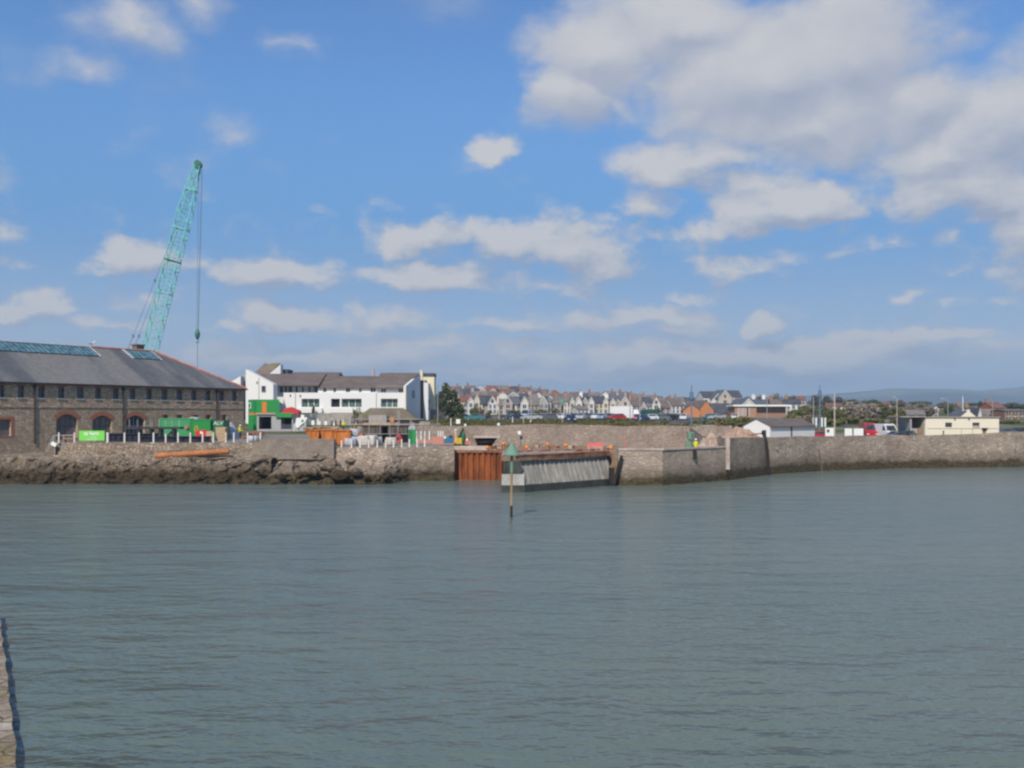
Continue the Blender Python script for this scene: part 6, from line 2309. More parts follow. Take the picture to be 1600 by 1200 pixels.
def car_mesh(kind, colour):
    key = (kind, colour)
    if key in PROTO:
        return copy_tree(PROTO[key])
    t = thing('parked_car' if kind in ('hatchback', 'saloon') else ('parked_van' if kind == 'van' else 'box_lorry'), '', 'car', local=True)
    if kind == 'hatchback':
        L, W, low, cab = 3.95, 1.7, [(-1.97, .32), (-1.97, .80), (-1.25, .94), (1.75, .98), (1.95, .85), (1.95, .32)], [(-1.25, .94), (-.55, 1.42), (1.2, 1.46), (1.75, .98)]
    elif kind == 'saloon':
        L, W, low, cab = 4.5, 1.76, [(-2.25, .32), (-2.25, .78), (-1.35, .92), (1.7, .98), (2.2, .92), (2.25, .34)], [(-1.35, .92), (-.6, 1.40), (.75, 1.42), (1.55, .98)]
    elif kind == 'van':
        L, W, low, cab = 5.2, 1.95, [(-2.6, .35), (-2.6, 1.0), (-2.0, 1.25), (2.6, 1.25), (2.6, .35)], [(-2.0, 1.25), (-1.35, 2.25), (-.9, 2.42), (2.5, 2.42), (2.6, 1.25)]
    else:
        L, W, low, cab = 7.0, 2.3, [(-3.5, .5), (-3.5, 1.4), (-3.3, 1.5), (-1.9, 1.5), (-1.9, .9), (3.5, .9), (3.5, .5)], [(-3.3, 1.5), (-3.0, 2.4), (-2.0, 2.45), (-1.9, 1.5)]
    mb = MB()
    h = W / 2

    def loft(prof, h0, h1, zlo, zhi):
        n = len(prof)
        w = lambda z: h0 + (h1 - h0) * (z - zlo) / max(.01, zhi - zlo)
        vs = [(x, -w(z), z) for x, z in prof] + [(x, w(z), z) for x, z in prof]
        return vs, [tuple(range(n)), tuple(range(2 * n - 1, n - 1, -1))] + [((i + 1) % n, i, i + n, (i + 1) % n + n) for i in range(n)]
    mb.add(*loft(low, h, h, 0, 1))
    zlo, zhi = cab[0][1], max(z for _, z in cab)
    mb.add(*loft(cab, h - .03, h - (.20 if kind != 'van' else .10), zlo, zhi))
    if kind == 'box':
        mb.box(-1.75, 3.5, -1.2, 1.2, .95, 3.2)
    mb.build('body', M['car ' + colour], t)
    g_ = MB()
    cc = [(x, zlo + .06 + (z - zlo - .06) * .86 if z > zlo + .1 else z + .06) for x, z in cab]
    if kind in ('hatchback', 'saloon'):
        cx_ = sum(x for x, _ in cab) / 4
        for s in (-1, 1):
            q = [(cx_ + (x - cx_) * .86, s * ((h - .03) - (.17) * (z - zlo) / (zhi - zlo) + .012), z) for x, z in cc]
            g_.add(q, [(0, 1, 2, 3) if s < 0 else (3, 2, 1, 0)])
    elif kind == 'van':
        for s in (-1, 1):
            g_.add([(-1.75, s * (h - .02), 1.38), (-1.25, s * (h - .085), 2.15), (-.75, s * (h - .085), 2.15), (-.75, s * (h - .02), 1.38)], [(0, 1, 2, 3) if s < 0 else (3, 2, 1, 0)])
    def screen(p, q, k):
        a_, b_ = Vector((p[0], 0, p[1])), Vector((q[0], 0, q[1]))
        n_ = Vector((b_.z - a_.z, 0, -(b_.x - a_.x))).normalized() * (-.015 if k > 0 else .015)
        a2, b2 = a_.lerp(b_, .08) + n_, a_.lerp(b_, .92) + n_
        wl, wh_ = h - .12, h - .26
        g_.add([(a2.x, -wl, a2.z), (a2.x, wl, a2.z), (b2.x, wh_, b2.z), (b2.x, -wh_, b2.z)], [(0, 1, 2, 3) if k > 0 else (3, 2, 1, 0)])
    screen(cab[0], cab[1], 1)
    if kind in ('hatchback', 'saloon'):
        screen(cab[-1], cab[-2], -1)
    g_.build('windows', M['car_glass'], t)
    wr_ = .31 if kind in ('hatchback', 'saloon') else .38
    for x in (-L / 2 + .75, L / 2 - .8):
        for s in (-1, 1):
            w_ = MB().tube((x, s * (h - .18), wr_), (x, s * (h + .015), wr_), wr_, wr_, 14).build('wheel', M['tyre'], t)
            MB().tube((x, s * (h + .016), wr_), (x, s * (h + .03), wr_), wr_ * .6, wr_ * .55, 10).build('rim', M['lamp_grey'], w_)
    for s in (-1, 1):
        MB().obox((-L / 2 - .005, s * (h - .3), .68), (.05, .36, .14)).build('headlight', M['lamp_glass'], t)
        MB().obox((L / 2 - .03, s * (h - .18), .80), (.06, .2, .24)).build('tail_light', M['red_paint'], t)
    PROTO[key] = t
    return t


CNT = {}


def place_car(px, D, kind, colour, yaw, where, lab=None, z=None):
    o = car_mesh(kind, colour)
    o.location = (X(px, D), D, gz(px, D) + .03 if z is None else z)
    o.rotation_euler = (0, 0, R(yaw))
    k = (kind, colour, where)
    CNT[k] = CNT.get(k, 0) + 1
    kn = {'hatchback': 'hatchback', 'saloon': 'saloon car', 'van': 'van', 'box': 'box lorry'}[kind]
    tag(o, lab or (ORD[CNT[k] - 1] + ' ' + colour + ' ' + kn + ' from the left ' + where), 'van' if kind == 'van' else ('lorry' if kind == 'box' else 'car'), 'vehicles ' + where)
    return o


W1 = 'on the harbour road by the kiosk'
for px, D, kind, colour, yaw, lab in (
        (1279, 152, 'hatchback', 'red', 0, 'red hatchback at the right end of the white shed'),
        (1357, 167, 'van', 'red', 84, 'red van behind the white hoarding panels'),
        (1383, 164, 'van', 'white', 101, 'white van with dark windscreen facing the water'),
        (1402, 154, 'saloon', 'grey', 20, 'grey car next to the white van'),
        (1411, 150, 'hatchback', 'black', 75, 'black hatchback between white van and kiosk'),
        (1420, 158, 'saloon', 'dark green', 60, 'dark green car under the kiosk roof overhang'),
        (1568, 170, 'saloon', 'grey', 10, 'grey car just right of the cream kiosk'),
        (1592, 172, 'saloon', 'black', 5, 'black car farthest right on the harbour road')):
    place_car(px, D, kind, colour, yaw, W1, lab)
D = 150.0
for i, (a, b) in enumerate(((1289.5, 1303), (1320, 1331.5), (1334, 1349))):
    t = thing('hoarding_panel', ('white hoarding panel with dark hatch left of the pale wooden pole', 'small white hoarding panel right of the pale wooden pole', 'white hoarding panel overlapping the red van')[i], 'hoarding', (X((a + b) / 2, D), D, gz(a, D)), 'white hoarding panels by the road')
    bx(MB(), a, b, 669.5 if i else 668.5, 682, D, D + .1).build('panel', M['letters'], t)
    MB().tube((X(a + 1, D), D + .2, gz(a, D)), (X(a + 1, D), D + .2, Z(671, D)), .04, .04, 6).build('stay', M['scaffold'], t)
    if i == 0:
        bx(MB(), 1292, 1296, 671, 675.5, D - .05, D - .002).build('hatch', M['shelter_dark'], t)

random.seed(77)
W2 = 'in the town car park'
spec = [(742, 222, 'saloon', 'teal', 5), (752, 224, 'hatchback', 'red', 80), (722, 224, 'saloon', 'navy blue', 8),
        (797, 240, 'saloon', 'navy blue', 0), (806, 232, 'saloon', 'navy blue', 10), (815, 246, 'hatchback', 'navy blue', 60), (824, 238, 'van', 'silver', 70), (830, 222, 'saloon', 'silver', 15),
        (838, 230, 'saloon', 'grey', 20), (846, 236, 'saloon', 'silver', 15), (857, 224, 'hatchback', 'grey', 30), (866, 242, 'hatchback', 'red', 75), (859, 250, 'saloon', 'silver', 70),
        (874, 246, 'saloon', 'navy blue', 0), (876, 232, 'hatchback', 'white', 85), (884, 228, 'saloon', 'white', 10), (886, 250, 'hatchback', 'navy blue', 30), (893, 242, 'saloon', 'black', 5),
        (901, 240, 'hatchback', 'grey', 80), (908, 234, 'hatchback', 'silver', 75), (917, 244, 'saloon', 'grey', 10), (929, 256, 'saloon', 'teal', 10), (934, 240, 'hatchback', 'white', 60),
        (941, 232, 'hatchback', 'pale blue', 70), (952, 240, 'hatchback', 'navy blue', 70), (957, 252, 'saloon', 'maroon', 20), (964, 232, 'hatchback', 'red', 20), (996, 238, 'hatchback', 'red', 75),
        (1004, 226, 'saloon', 'navy blue', 60), (1011, 262, 'van', 'dark green', 20), (1015, 234, 'hatchback', 'white', 25), (1022, 242, 'hatchback', 'red', 80), (1031, 236, 'saloon', 'grey', 10),
        (1041, 246, 'saloon', 'navy blue', 5), (1050, 238, 'hatchback', 'black', 40), (1062, 250, 'saloon', 'silver', 20), (1069, 240, 'hatchback', 'white', 70), (1110, 250, 'hatchback', 'teal', 15),
        (1120, 246, 'hatchback', 'silver', 25), (1148, 244, 'hatchback', 'white', 80), (1032, 262, 'hatchback', 'silver', 45), (990, 262, 'saloon', 'pale blue', 8), (912, 264, 'hatchback', 'maroon', 60), (848, 262, 'saloon', 'grey', 5)]
for px, D, kind, colour, yaw in sorted(spec):
    place_car(px, D, kind, colour, yaw, W2)
place_car(977, 244, 'box', 'white', 172, W2, 'white box lorry parked in the town car park')
place_car(891, 172, 'hatchback', 'navy blue', 95, 'on the bank above the dock wall', 'dark blue hatchback alone on the bank above the dock wall')
place_car(1099, 150, 'hatchback', 'silver', 8, 'on the bank above the dock wall', 'silver hatchback roof just over the dock wall by the blue mast', 3.7)
place_car(1115, 152, 'hatchback', 'red', 12, 'on the bank above the dock wall', 'red hatchback roof just over the dock wall near the spoil heap', 3.7)
t = thing('covered_boat', 'low boat under a blue cover on the bank above the dock wall', 'boat', (X(1005, 140), 140, gz(1005, 140)))
D = 140
mb = MB()
mb.extrude([P3(993, 669, D), P3(1016, 669, D), P3(1018, 666, D), P3(1011, 665.3, D), P3(1003, 664.8, D), P3(996, 665.3, D), P3(992, 666.5, D)], (0, 1.4, 0))
mb.build('cover', M['blue_paint'], t)
mb = MB()
mb.extrude([P3(995, 671.5, D + .2), P3(1013, 671.5, D + .2), P3(1016, 669.2, D + .2), P3(993, 669.2, D + .2)], (0, 1.0, 0))
mb.build('hull', M['navy_sheet'], t)

# car park surface
g = grid_mesh([X(715, 240) + i * 2 for i in range(42)], [206 + i * 4 for i in range(19)], lambda x, y: (x, y, zt(x, y) + .02))
tag(g.build('car_park', m_noise('worn asphalt', (.075, .075, .078), (.13, .128, .125), .3, .9)), kind='structure')

# ------------------------------------------------------------------ the town
WALLS = {'white': 'town_white', 'cream': 'town_cream', 'yellow': 'town_cream', 'grey': 'grey_render', 'pinkish': 'pink_render', 'beige': 'beige_render', 'red brick': 'brick_red', 'orange brick': 'brick_orange', 'brown brick': 'brick_brown'}
ROOFS = {'slate': 'slate', 'dark slate': 'slate_dark', 'brown': 'tile_brown', 'red': 'tile_red', 'grey': 'tile_grey'}


def house(px, wpx, eave, ridge, base, D, orient, wall, roof, lab, depth=7.5, yaw=0, chim=1, group=None, nwin=2, storeys=2, chimc='brick_brown', cat='house', trim=True):
    w = wpx / F * D
    g_ = zt(X(px, D), D)
    ze, zr2 = Z(eave, D) - g_, Z(ridge, D + (depth / 2 if orient == 'side' else 0)) - g_
    t = thing('house', lab, cat, (X(px, D), D, g_), group, R(yaw), True)
    h = w / 2
    mb = MB()
    if orient == 'gable':
        mb.extrude([(-h, 0, -.6), (h, 0, -.6), (h, 0, ze), (0, 0, zr2), (-h, 0, ze)], (0, depth, 0))
    else:
        mb.extrude([(-h, 0, -.6), (-h, depth, -.6), (-h, depth, ze), (-h, depth / 2, zr2), (-h, 0, ze)], (w, 0, 0))
    mb.build('wall', M[WALLS[wall]], t)
    mb = MB()
    th, ov = .12, .28
    if orient == 'gable':
        sl2 = (zr2 - ze) / h
        for s in (-1, 1):
            mb.extrude([(s * (h + ov), -.2, ze - sl2 * ov + .02), (0, -.2, zr2 + .02), (0, -.2, zr2 + .02 + th * 1.3), (s * (h + ov), -.2, ze - sl2 * ov + .02 + th)], (0, depth + .4, 0))
    else:
        sl2 = (zr2 - ze) / (depth / 2)
        for s in (0, 1):
            y0 = -ov if s == 0 else depth + ov
            mb.extrude([(-h - .12, y0, ze - sl2 * ov + .02), (-h - .12, depth / 2, zr2 + .02), (-h - .12, depth / 2, zr2 + .02 + th * 1.3), (-h - .12, y0, ze - sl2 * ov + .02 + th)], (w + .24, 0, 0))
    rf = mb.build('roof', M[ROOFS[roof]], t)
    if orient == 'gable' and trim:
        mb = MB()
        for s in (-1, 1):
            mb.extrude([(s * (h + .1), -.26, ze - sl2 * .1 - .22), (0, -.26, zr2 - .22), (0, -.26, zr2 + .05), (s * (h + .1), -.26, ze - sl2 * .1 + .05)], (0, .055, 0))
        mb.build('bargeboard', M['letters'], t)
    for k in range(chim):
        xx = (-h + .6 if k == 0 else h - .6) if orient == 'side' else 0
        yy = depth / 2 if orient == 'side' else depth * .6
        mb = MB().obox((xx, yy, zr2 + .35), (1.0, .6, 1.7))
        for q in (-.28, .28):
            mb.lathe((xx + q, yy, zr2 + 1.2), [(.13, 0), (.11, .45)], 8)
        mb.build('chimney', M[chimc], rf)
    rows_ = [ze * .25, ze * .70][:storeys] if storeys > 1 else [ze * .45]
    for z in rows_:
        for k in range(nwin):
            xx = -h + w * (k + .5) / nwin
            ww = min(1.2, w / nwin * .5)
            o_ = MB().box(xx - ww / 2, xx + ww / 2, -.05, -.004, z - .6, z + .65).build('window', M['glass'], t)
            MB().box(xx - ww / 2 - .08, xx + ww / 2 + .08, -.12, -.004, z - .72, z - .603).box(xx - .03, xx + .03, -.07, -.053, z - .6, z + .65).build('frame', M['letters'], o_)
    if orient == 'gable' and nwin and zr2 - ze > 2.2:
        MB().box(-.4, .4, -.05, -.004, ze + .1, ze + 1.2).build('window', M['glass'], t)
    return t


# front row across the car park
YR = random.Random(5)


def H_(px, wpx, eave, ridge, base, D, *args, **kw):
    kw.setdefault('yaw', YR.uniform(-13, 13))
    return house(px, wpx, eave, ridge, base, D, *args, **kw)


H_(728, 20, 627, 617, 645, 330, 'side', 'beige', 'red', 'red roofed house next to the dark evergreen tree', chim=0, nwin=1)
H_(735.5, 9, 627, 621, 645, 326, 'gable', 'white', 'red', 'small white gabled wing of the red roofed house', chim=0, nwin=1, depth=5)
H_(744.5, 10, 627, 616.5, 645, 331, 'gable', 'yellow', 'slate', 'narrow pale yellow gabled house right of the red roof', chim=0, nwin=1)
H_(716, 8, 625, 616, 645, 345, 'gable', 'white', 'grey', 'white gable peeping from behind the dark evergreen tree', chim=0, nwin=1)
H_(757, 15, 631, 620, 645, 336, 'side', 'cream', 'dark slate', 'house with steep dark blue slate roof', chim=0, nwin=1, yaw=0)
H_(769.5, 14, 630, 618.5, 648, 328, 'gable', 'white', 'dark slate', 'bright white gabled house right of the dark blue roof', chim=0, nwin=2)
H_(783, 10, 634, 624, 648, 336, 'side', 'white', 'grey', 'low white cottage between two gabled houses', chim=0, nwin=1)
H_(793.5, 14, 630, 619, 648, 328, 'gable', 'pinkish', 'grey', 'pinkish grey gabled house with pale bargeboards', chim=0, nwin=1)
H_(806, 15, 632, 620, 648, 334, 'side', 'white', 'slate', 'house with wide pale slate roof between two gables', chim=0)
H_(819.5, 12, 630, 619.5, 648, 327, 'gable', 'white', 'slate', 'white gable at the right end of the pale slate roof', chim=0, nwin=1)
H_(835, 24, 633, 622, 648, 336, 'side', 'beige', 'grey', 'long low grey roofed house below the four red chimneys', chim=0, nwin=4)
H_(850, 13, 630, 619.5, 648, 326, 'gable', 'grey', 'slate', 'grey and white gabled house with pink bargeboard', chim=0, nwin=2)
H_(857.5, 7, 627.5, 622, 640, 328, 'side', 'white', 'grey', 'short white wing right of the grey gabled house', chim=0, nwin=1)
H_(869, 15, 630, 623.5, 648, 330, 'side', 'pinkish', 'grey', 'low pink house left of the green tarpaulined pole', chim=0, nwin=2)
H_(886, 10, 627.5, 622, 648, 330, 'side', 'white', 'grey', 'white walled house left of the white triple gables', chim=0, nwin=2)
H_(894, 8, 628, 621, 648, 327, 'gable', 'cream', 'slate', 'left small cream gable in the white terrace', chim=0, nwin=1)
H_(904.5, 10, 629, 619, 648, 324, 'gable', 'white', 'slate', 'tallest white gable in the white terrace', chim=1, nwin=1, chimc='white')
H_(914.5, 9, 629, 621, 648, 326, 'gable', 'pinkish', 'grey', 'pinkish gable in the white terrace right of the tallest one', chim=0, nwin=1)
H_(924, 9, 629, 620.5, 648, 326, 'gable', 'white', 'slate', 'white gable at the left end of the long yellow house', chim=0, nwin=1)
H_(911, 18, 640, 635, 650, 314, 'side', 'white', 'grey', 'low white annexe in front of the white terrace', chim=0, nwin=3, storeys=1)
H_(936, 24, 629.5, 620, 648, 329, 'side', 'yellow', 'dark slate', 'long pale yellow house with dark slate roof', chim=0, nwin=4)
H_(946.5, 8, 628, 622, 648, 325, 'gable', 'cream', 'slate', 'cream gable at the right end of the long yellow house', chim=1, nwin=1, chimc='white')
H_(957.5, 9, 629, 622.5, 648, 324, 'gable', 'cream', 'slate', 'second cream gable right of the long yellow house', chim=0, nwin=1)
H_(977, 20, 634, 618.5, 650, 326, 'gable', 'beige', 'brown', 'broad brown stone gable behind the white lorry box', chim=0, nwin=2)
H_(966, 12, 634, 625, 650, 334, 'gable', 'pinkish', 'grey', 'low pinkish gable left of the broad brown one', chim=0, nwin=1)
H_(995, 14, 634, 622, 650, 336, 'side', 'grey', 'brown', 'grey house between the two tall lamp columns', chim=1, nwin=2)
H_(1006, 9, 637, 628.5, 650, 322, 'gable', 'pinkish', 'grey', 'small pinkish gable right of the lamp columns', chim=0, nwin=1)
H_(1014, 14, 630, 621, 650, 345, 'side', 'beige', 'dark slate', 'dark roofed house behind the small white cottage', chim=0, nwin=2)
H_(1013, 6, 635, 630.5, 645, 320, 'side', 'white', 'grey', 'tiny white cottage below the dark roof', chim=0, nwin=1)
H_(1025.5, 13, 632, 620.5, 648, 332, 'gable', 'white', 'red', 'white triangular gable above a dark red wall', chim=0, nwin=1)
H_(1040, 16, 637, 626, 650, 335, 'side', 'pinkish', 'brown', 'pinkish house left of the orange brick halls', chim=0, nwin=2)
H_(1059, 20, 633.5, 624, 650, 345, 'side', 'white', 'brown', 'white walled house with brown roof behind the orange brick halls', chim=1, nwin=3)
H_(1080.5, 26, 641, 631.5, 652, 295, 'gable', 'orange brick', 'brown', 'left orange brick gabled hall by the car park', chim=0, nwin=0, trim=False, depth=10, cat='hall')
H_(1103, 26, 641, 626, 652, 300, 'gable', 'orange brick', 'brown', 'taller orange brick gabled hall by the car park', chim=0, nwin=0, trim=False, depth=12, cat='hall')
H_(1128, 34, 645, 631, 652, 304, 'side', 'brown brick', 'dark slate', 'long dark roofed wing right of the orange brick halls', chim=0, nwin=3, storeys=1, cat='hall', depth=10)
# tall white and stone hall with dark roofs
H_(1112, 26, 621, 612, 640, 385, 'side', 'white', 'dark slate', 'white hall with dark slate roof behind the orange brick halls', chim=0, nwin=3, depth=10)
H_(1122, 24, 628, 615.5, 640, 378, 'gable', 'white', 'slate', 'broad white gable before the stone one', chim=0, nwin=2, depth=5)
H_(1133, 22, 622, 609.5, 645, 376, 'gable', 'beige', 'slate', 'tall beige stone gable of the big hall', chim=0, nwin=1, depth=8)
H_(1147, 26, 620, 610.5, 645, 386, 'side', 'beige', 'dark slate', 'dark slate wing right of the tall stone gable', chim=0, nwin=4, depth=10)
# long brick building
D = 290.0
t = thing('brick_block', 'long flat roofed brick building with white fascia beyond the scrub', 'building', (X(1190, D), D, gz(1190, D)))
g0 = gz(1190, D)
bx(MB(), 1148, 1182, 634.5, 656, D, D + 9).build('wall', M['brick_dull'], t)
bx(MB(), 1182, 1228, 635.2, 656, D + 1.5, D + 9).build('rear_wall', M['brick_brown'], t, 'darker set back brick wall')
bx(MB(), 1146, 1236, 632.4, 635, D - .5, D + 9.5).build('white_fascia', M['letters'], t)
for a, b in ((1152, 1157), (1158, 1163), (1164, 1169), (1167, 1172)):
    bx(MB(), a, b, 637, 650, D - .06, D - .004).build('window', M['pink_render'], t)
for a, b in ((1194, 1200), (1207, 1213)):
    bx(MB(), a, b, 638, 643, D + 1.42, D + 1.496).build('window', M['glass'], t)
H_(1169.5, 22, 633, 622.5, 650, 305, 'gable', 'white', 'slate', 'white triangular gable above the long brick building', chim=0, nwin=0, depth=9)
H_(1188, 13, 632, 624, 650, 312, 'side', 'white', 'slate', 'white house with slate roof right of the white triangular gable', chim=1, nwin=2, chimc='white')
H_(1200, 14, 632, 624, 650, 318, 'side', 'beige', 'slate', 'slate roofed house with round pale chimney by the tall mast', chim=1, nwin=2, chimc='white')
H_(1214, 18, 633, 624.5, 650, 314, 'side', 'red brick', 'brown', 'red brick house above the long brick building', chim=1, nwin=3)
H_(1240, 24, 631, 624, 650, 322, 'side', 'white', 'dark slate', 'white house with dark slate roof at the edge of the olive scrub', chim=1, nwin=3)
H_(1252, 14, 625, 619, 640, 400, 'side', 'pinkish', 'red', 'pale red house just left of the dark trees', chim=0, nwin=2)
H_(1304, 24, 635, 630.5, 650, 330, 'side', 'white', 'red', 'low red roofed house among the scrub by the wooden pole', chim=0, nwin=2)
H_(1386, 12, 632, 628, 650, 420, 'side', 'pinkish', 'red', 'small pinkish house in the far trees left of the kiosk', chim=0, nwin=1)
H_(1462, 9, 640, 636, 650, 300, 'gable', 'pinkish', 'grey', 'small pinkish gable left of the thin lamp column', chim=0, nwin=1)
H_(1425, 40, 648, 641, 655, 260, 'side', 'beige', 'grey', 'low grey roofed bungalow behind the kiosk overhang', chim=0, nwin=3, storeys=1)
H_(1526, 16, 647, 637, 650, 262, 'side', 'white', 'dark slate', 'dark slate roofed house behind the cream gabled hut', chim=1, nwin=2)
H_(1531, 5, 648, 638, 650, 258, 'gable', 'white', 'slate', 'narrow white gable behind the cream gabled hut', chim=0, nwin=0)
H_(1548, 30, 650, 640, 655, 266, 'side', 'grey', 'grey', 'broad grey roofed house behind the right end of the kiosk', chim=0, nwin=3)
H_(1560, 22, 637, 629, 650, 340, 'side', 'red brick', 'red', 'house with bright red roof at the far right', chim=1, nwin=3)
H_(1586, 32, 642, 640.5, 655, 250, 'side', 'brown brick', 'grey', 'flat topped brick house at the right edge', chim=0, nwin=3)
H_(1506, 12, 638, 633, 650, 380, 'side', 'pinkish', 'brown', 'small brown roofed house behind the white flagpole', chim=1, nwin=2)

# terraces climbing behind
random.seed(12)
SKY = [(700, 604), (720, 602.5), (760, 602), (790, 603), (815, 606), (850, 609), (880, 612), (905, 614.5), (925, 613), (945, 611), (975, 613.5), (990, 616), (1020, 619), (1060, 621), (1090, 622), (1110, 622)]
rows2 = [(470, 0.0, 15), (430, 5.0, 13), (392, 9.5, 13)]
n_ = 0
RN = ('topmost hillside terrace', 'middle hillside terrace', 'lowest hillside terrace')
for r_, (D, drop, wpx) in enumerate(rows2):
    px, k = (696 if r_ == 0 else 700 + 5 * r_), 0
    while px < 1100 - 14 * r_:
        w = wpx * random.uniform(.85, 1.35)
        ridge = lerp_tab(SKY, px) + drop + random.uniform(-.5, .9)
        orient = 'side' if random.random() < (.85 if r_ == 0 else .6) else 'gable'
        wall = random.choice(['brown brick', 'brown brick', 'beige', 'pinkish', 'grey', 'orange brick', 'white', 'red brick'])
        roof = random.choice(['brown', 'grey', 'slate', 'grey', 'dark slate', 'brown', 'brown', 'grey', 'red'])
        lab = wall + ' walled ' + roof + ' roofed house, ' + ORD[k] + ' from the left in the ' + RN[r_]
        if 1090 < px:
            break
        house(px + w / 2, w + .4, ridge + 6.5, ridge, 640, D + random.uniform(-3, 3), orient, wall, roof, lab, chim=(1 if random.random() < .8 else 0) if orient == 'side' else 0,
              group='houses of the hillside terraces', nwin=2, chimc=random.choice(['brick_red', 'brick_brown', 'brick_brown', 'brick_brown', 'pink_render']), trim=random.random() < .3)
        px += w
        k += 1
# green topped column among the houses
t = thing('green_kiosk_sign', 'green topped advertising column between the low pink and white houses', 'sign', (X(878.5, 300), 300, gz(878, 300)))
MB().lathe((X(878.5, 300), 300, 0), [(.55, Z(633.5, 300)), (.62, Z(629, 300)), (.45, Z(625, 300)), (.1, Z(623.5, 300))], 12).build('head', M['marker_green'], t)
MB().tube((X(878.5, 300), 300, gz(878, 300)), (X(878.5, 300), 300, Z(633.5, 300) - .003), .14, .14, 8).build('stem', M['shelter_dark'], t)


# ------------------------------------------------------------------ trees, scrub and hedges
def leaves(blobs, n, size, seed, clump=1.0):
    """many small leaf quads spread through the volume of the given ellipsoids"""
    rnd = np.random.RandomState(seed)
    wts = np.array([b[3] * b[4] * b[5] for b in blobs], float)
    wts /= wts.sum()
    vs, fs = [], []
    for i in range(n):
        b = blobs[rnd.choice(len(blobs), p=wts)]
        d = rnd.normal(size=3)
        d /= np.linalg.norm(d)
        r = rnd.uniform(.25, 1.0) ** .45
        p = Vector((b[0] + d[0] * r * b[3], b[1] + d[1] * r * b[4], b[2] + d[2] * r * b[5]))
        if mnoise.noise(p * (0.9 / clump) + Vector((seed, 0, 0))) < -.12:
            continue
        u = Vector(rnd.normal(size=3)).normalized()
        w = u.orthogonal().normalized()
        s = size * rnd.uniform(.6, 1.3)
        q = len(vs)
        vs += [p - u * s - w * s * .5, p + u * s * .2 - w * s * .6, p + u * s + w * s * .4, p - u * s * .3 + w * s * .6]
        fs.append((q, q + 1, q + 2, q + 3))
    mb = MB()
    return mb.add(vs, fs)


def tree(px, D, blobs, n, size, mat, lab, name, trunk_h, cat='tree', group=None, seed=1, limbs=4):
    g_ = gz(px, D)
    t = thing(name, lab, cat, (X(px, D), D, g_), group, 0, True)
    leaves(blobs, n, size, seed).build('crown', M[mat], t)
    mb = MB().tube((0, 0, -.3), (.05, 0, trunk_h), .16, .09, 8)
    rnd = random.Random(seed)
    for k in range(limbs):
        b = blobs[k % len(blobs)]
        z0 = trunk_h * rnd.uniform(.4, .95)
        mb.tube((.02, 0, z0), (b[0] * .8, b[1] * .8, max(z0 + .3, b[2])), .07, .025, 6)
    mb.build('trunk', M['trunk'], t)
    return t


k = 205 / F
tree(702, 205, [(-.2, 0, 3.4, 1.9, 1.8, 2.6), (1.2, .2, 2.4, 1.7, 1.7, 2.0), (-1.1, 0, 5.4, 1.3, 1.3, 1.6), (-.9, 0, 6.9, .7, .7, .9), (2.1, 0, 1.7, 1.0, 1.2, 1.4), (.5, 0, 5.6, 1.1, 1.0, 1.2), (.3, 0, 6.9, .45, .5, .7), (1.4, 0, 4.3, .8, .8, .9), (-1.9, 0, 3.6, .7, .8, 1.0)], 4600, .24, 'leaf_dark',
     'big dark evergreen tree right of the white flats', 'evergreen_tree', 5.5, seed=3)


def bush(px, y0, wpx, D, mat, lab, seed, group='bushes between dock and town', name='bush', n=900, size=None):
    """bush whose top reaches image row y0 and that is wpx wide"""
    g_ = gz(px, D)
    h = max(.6, Z(y0, D) - g_)
    w = wpx / F * D / 2
    rnd = random.Random(seed)
    bl = [(0, 0, h * .5, w * .8, w * .55, h * .5)]
    for q in range(4):
        bl.append((rnd.uniform(-.55, .55) * w, rnd.uniform(-.3, .3) * w, h * rnd.uniform(.35, .62), w * rnd.uniform(.35, .5), w * .4, h * rnd.uniform(.3, .42)))
    return tree(px, D, bl, n, size or max(.12, min(.34, w * .10)), mat, lab, name, h * .6, 'bush' if name == 'bush' else 'tree', group, seed, 3)


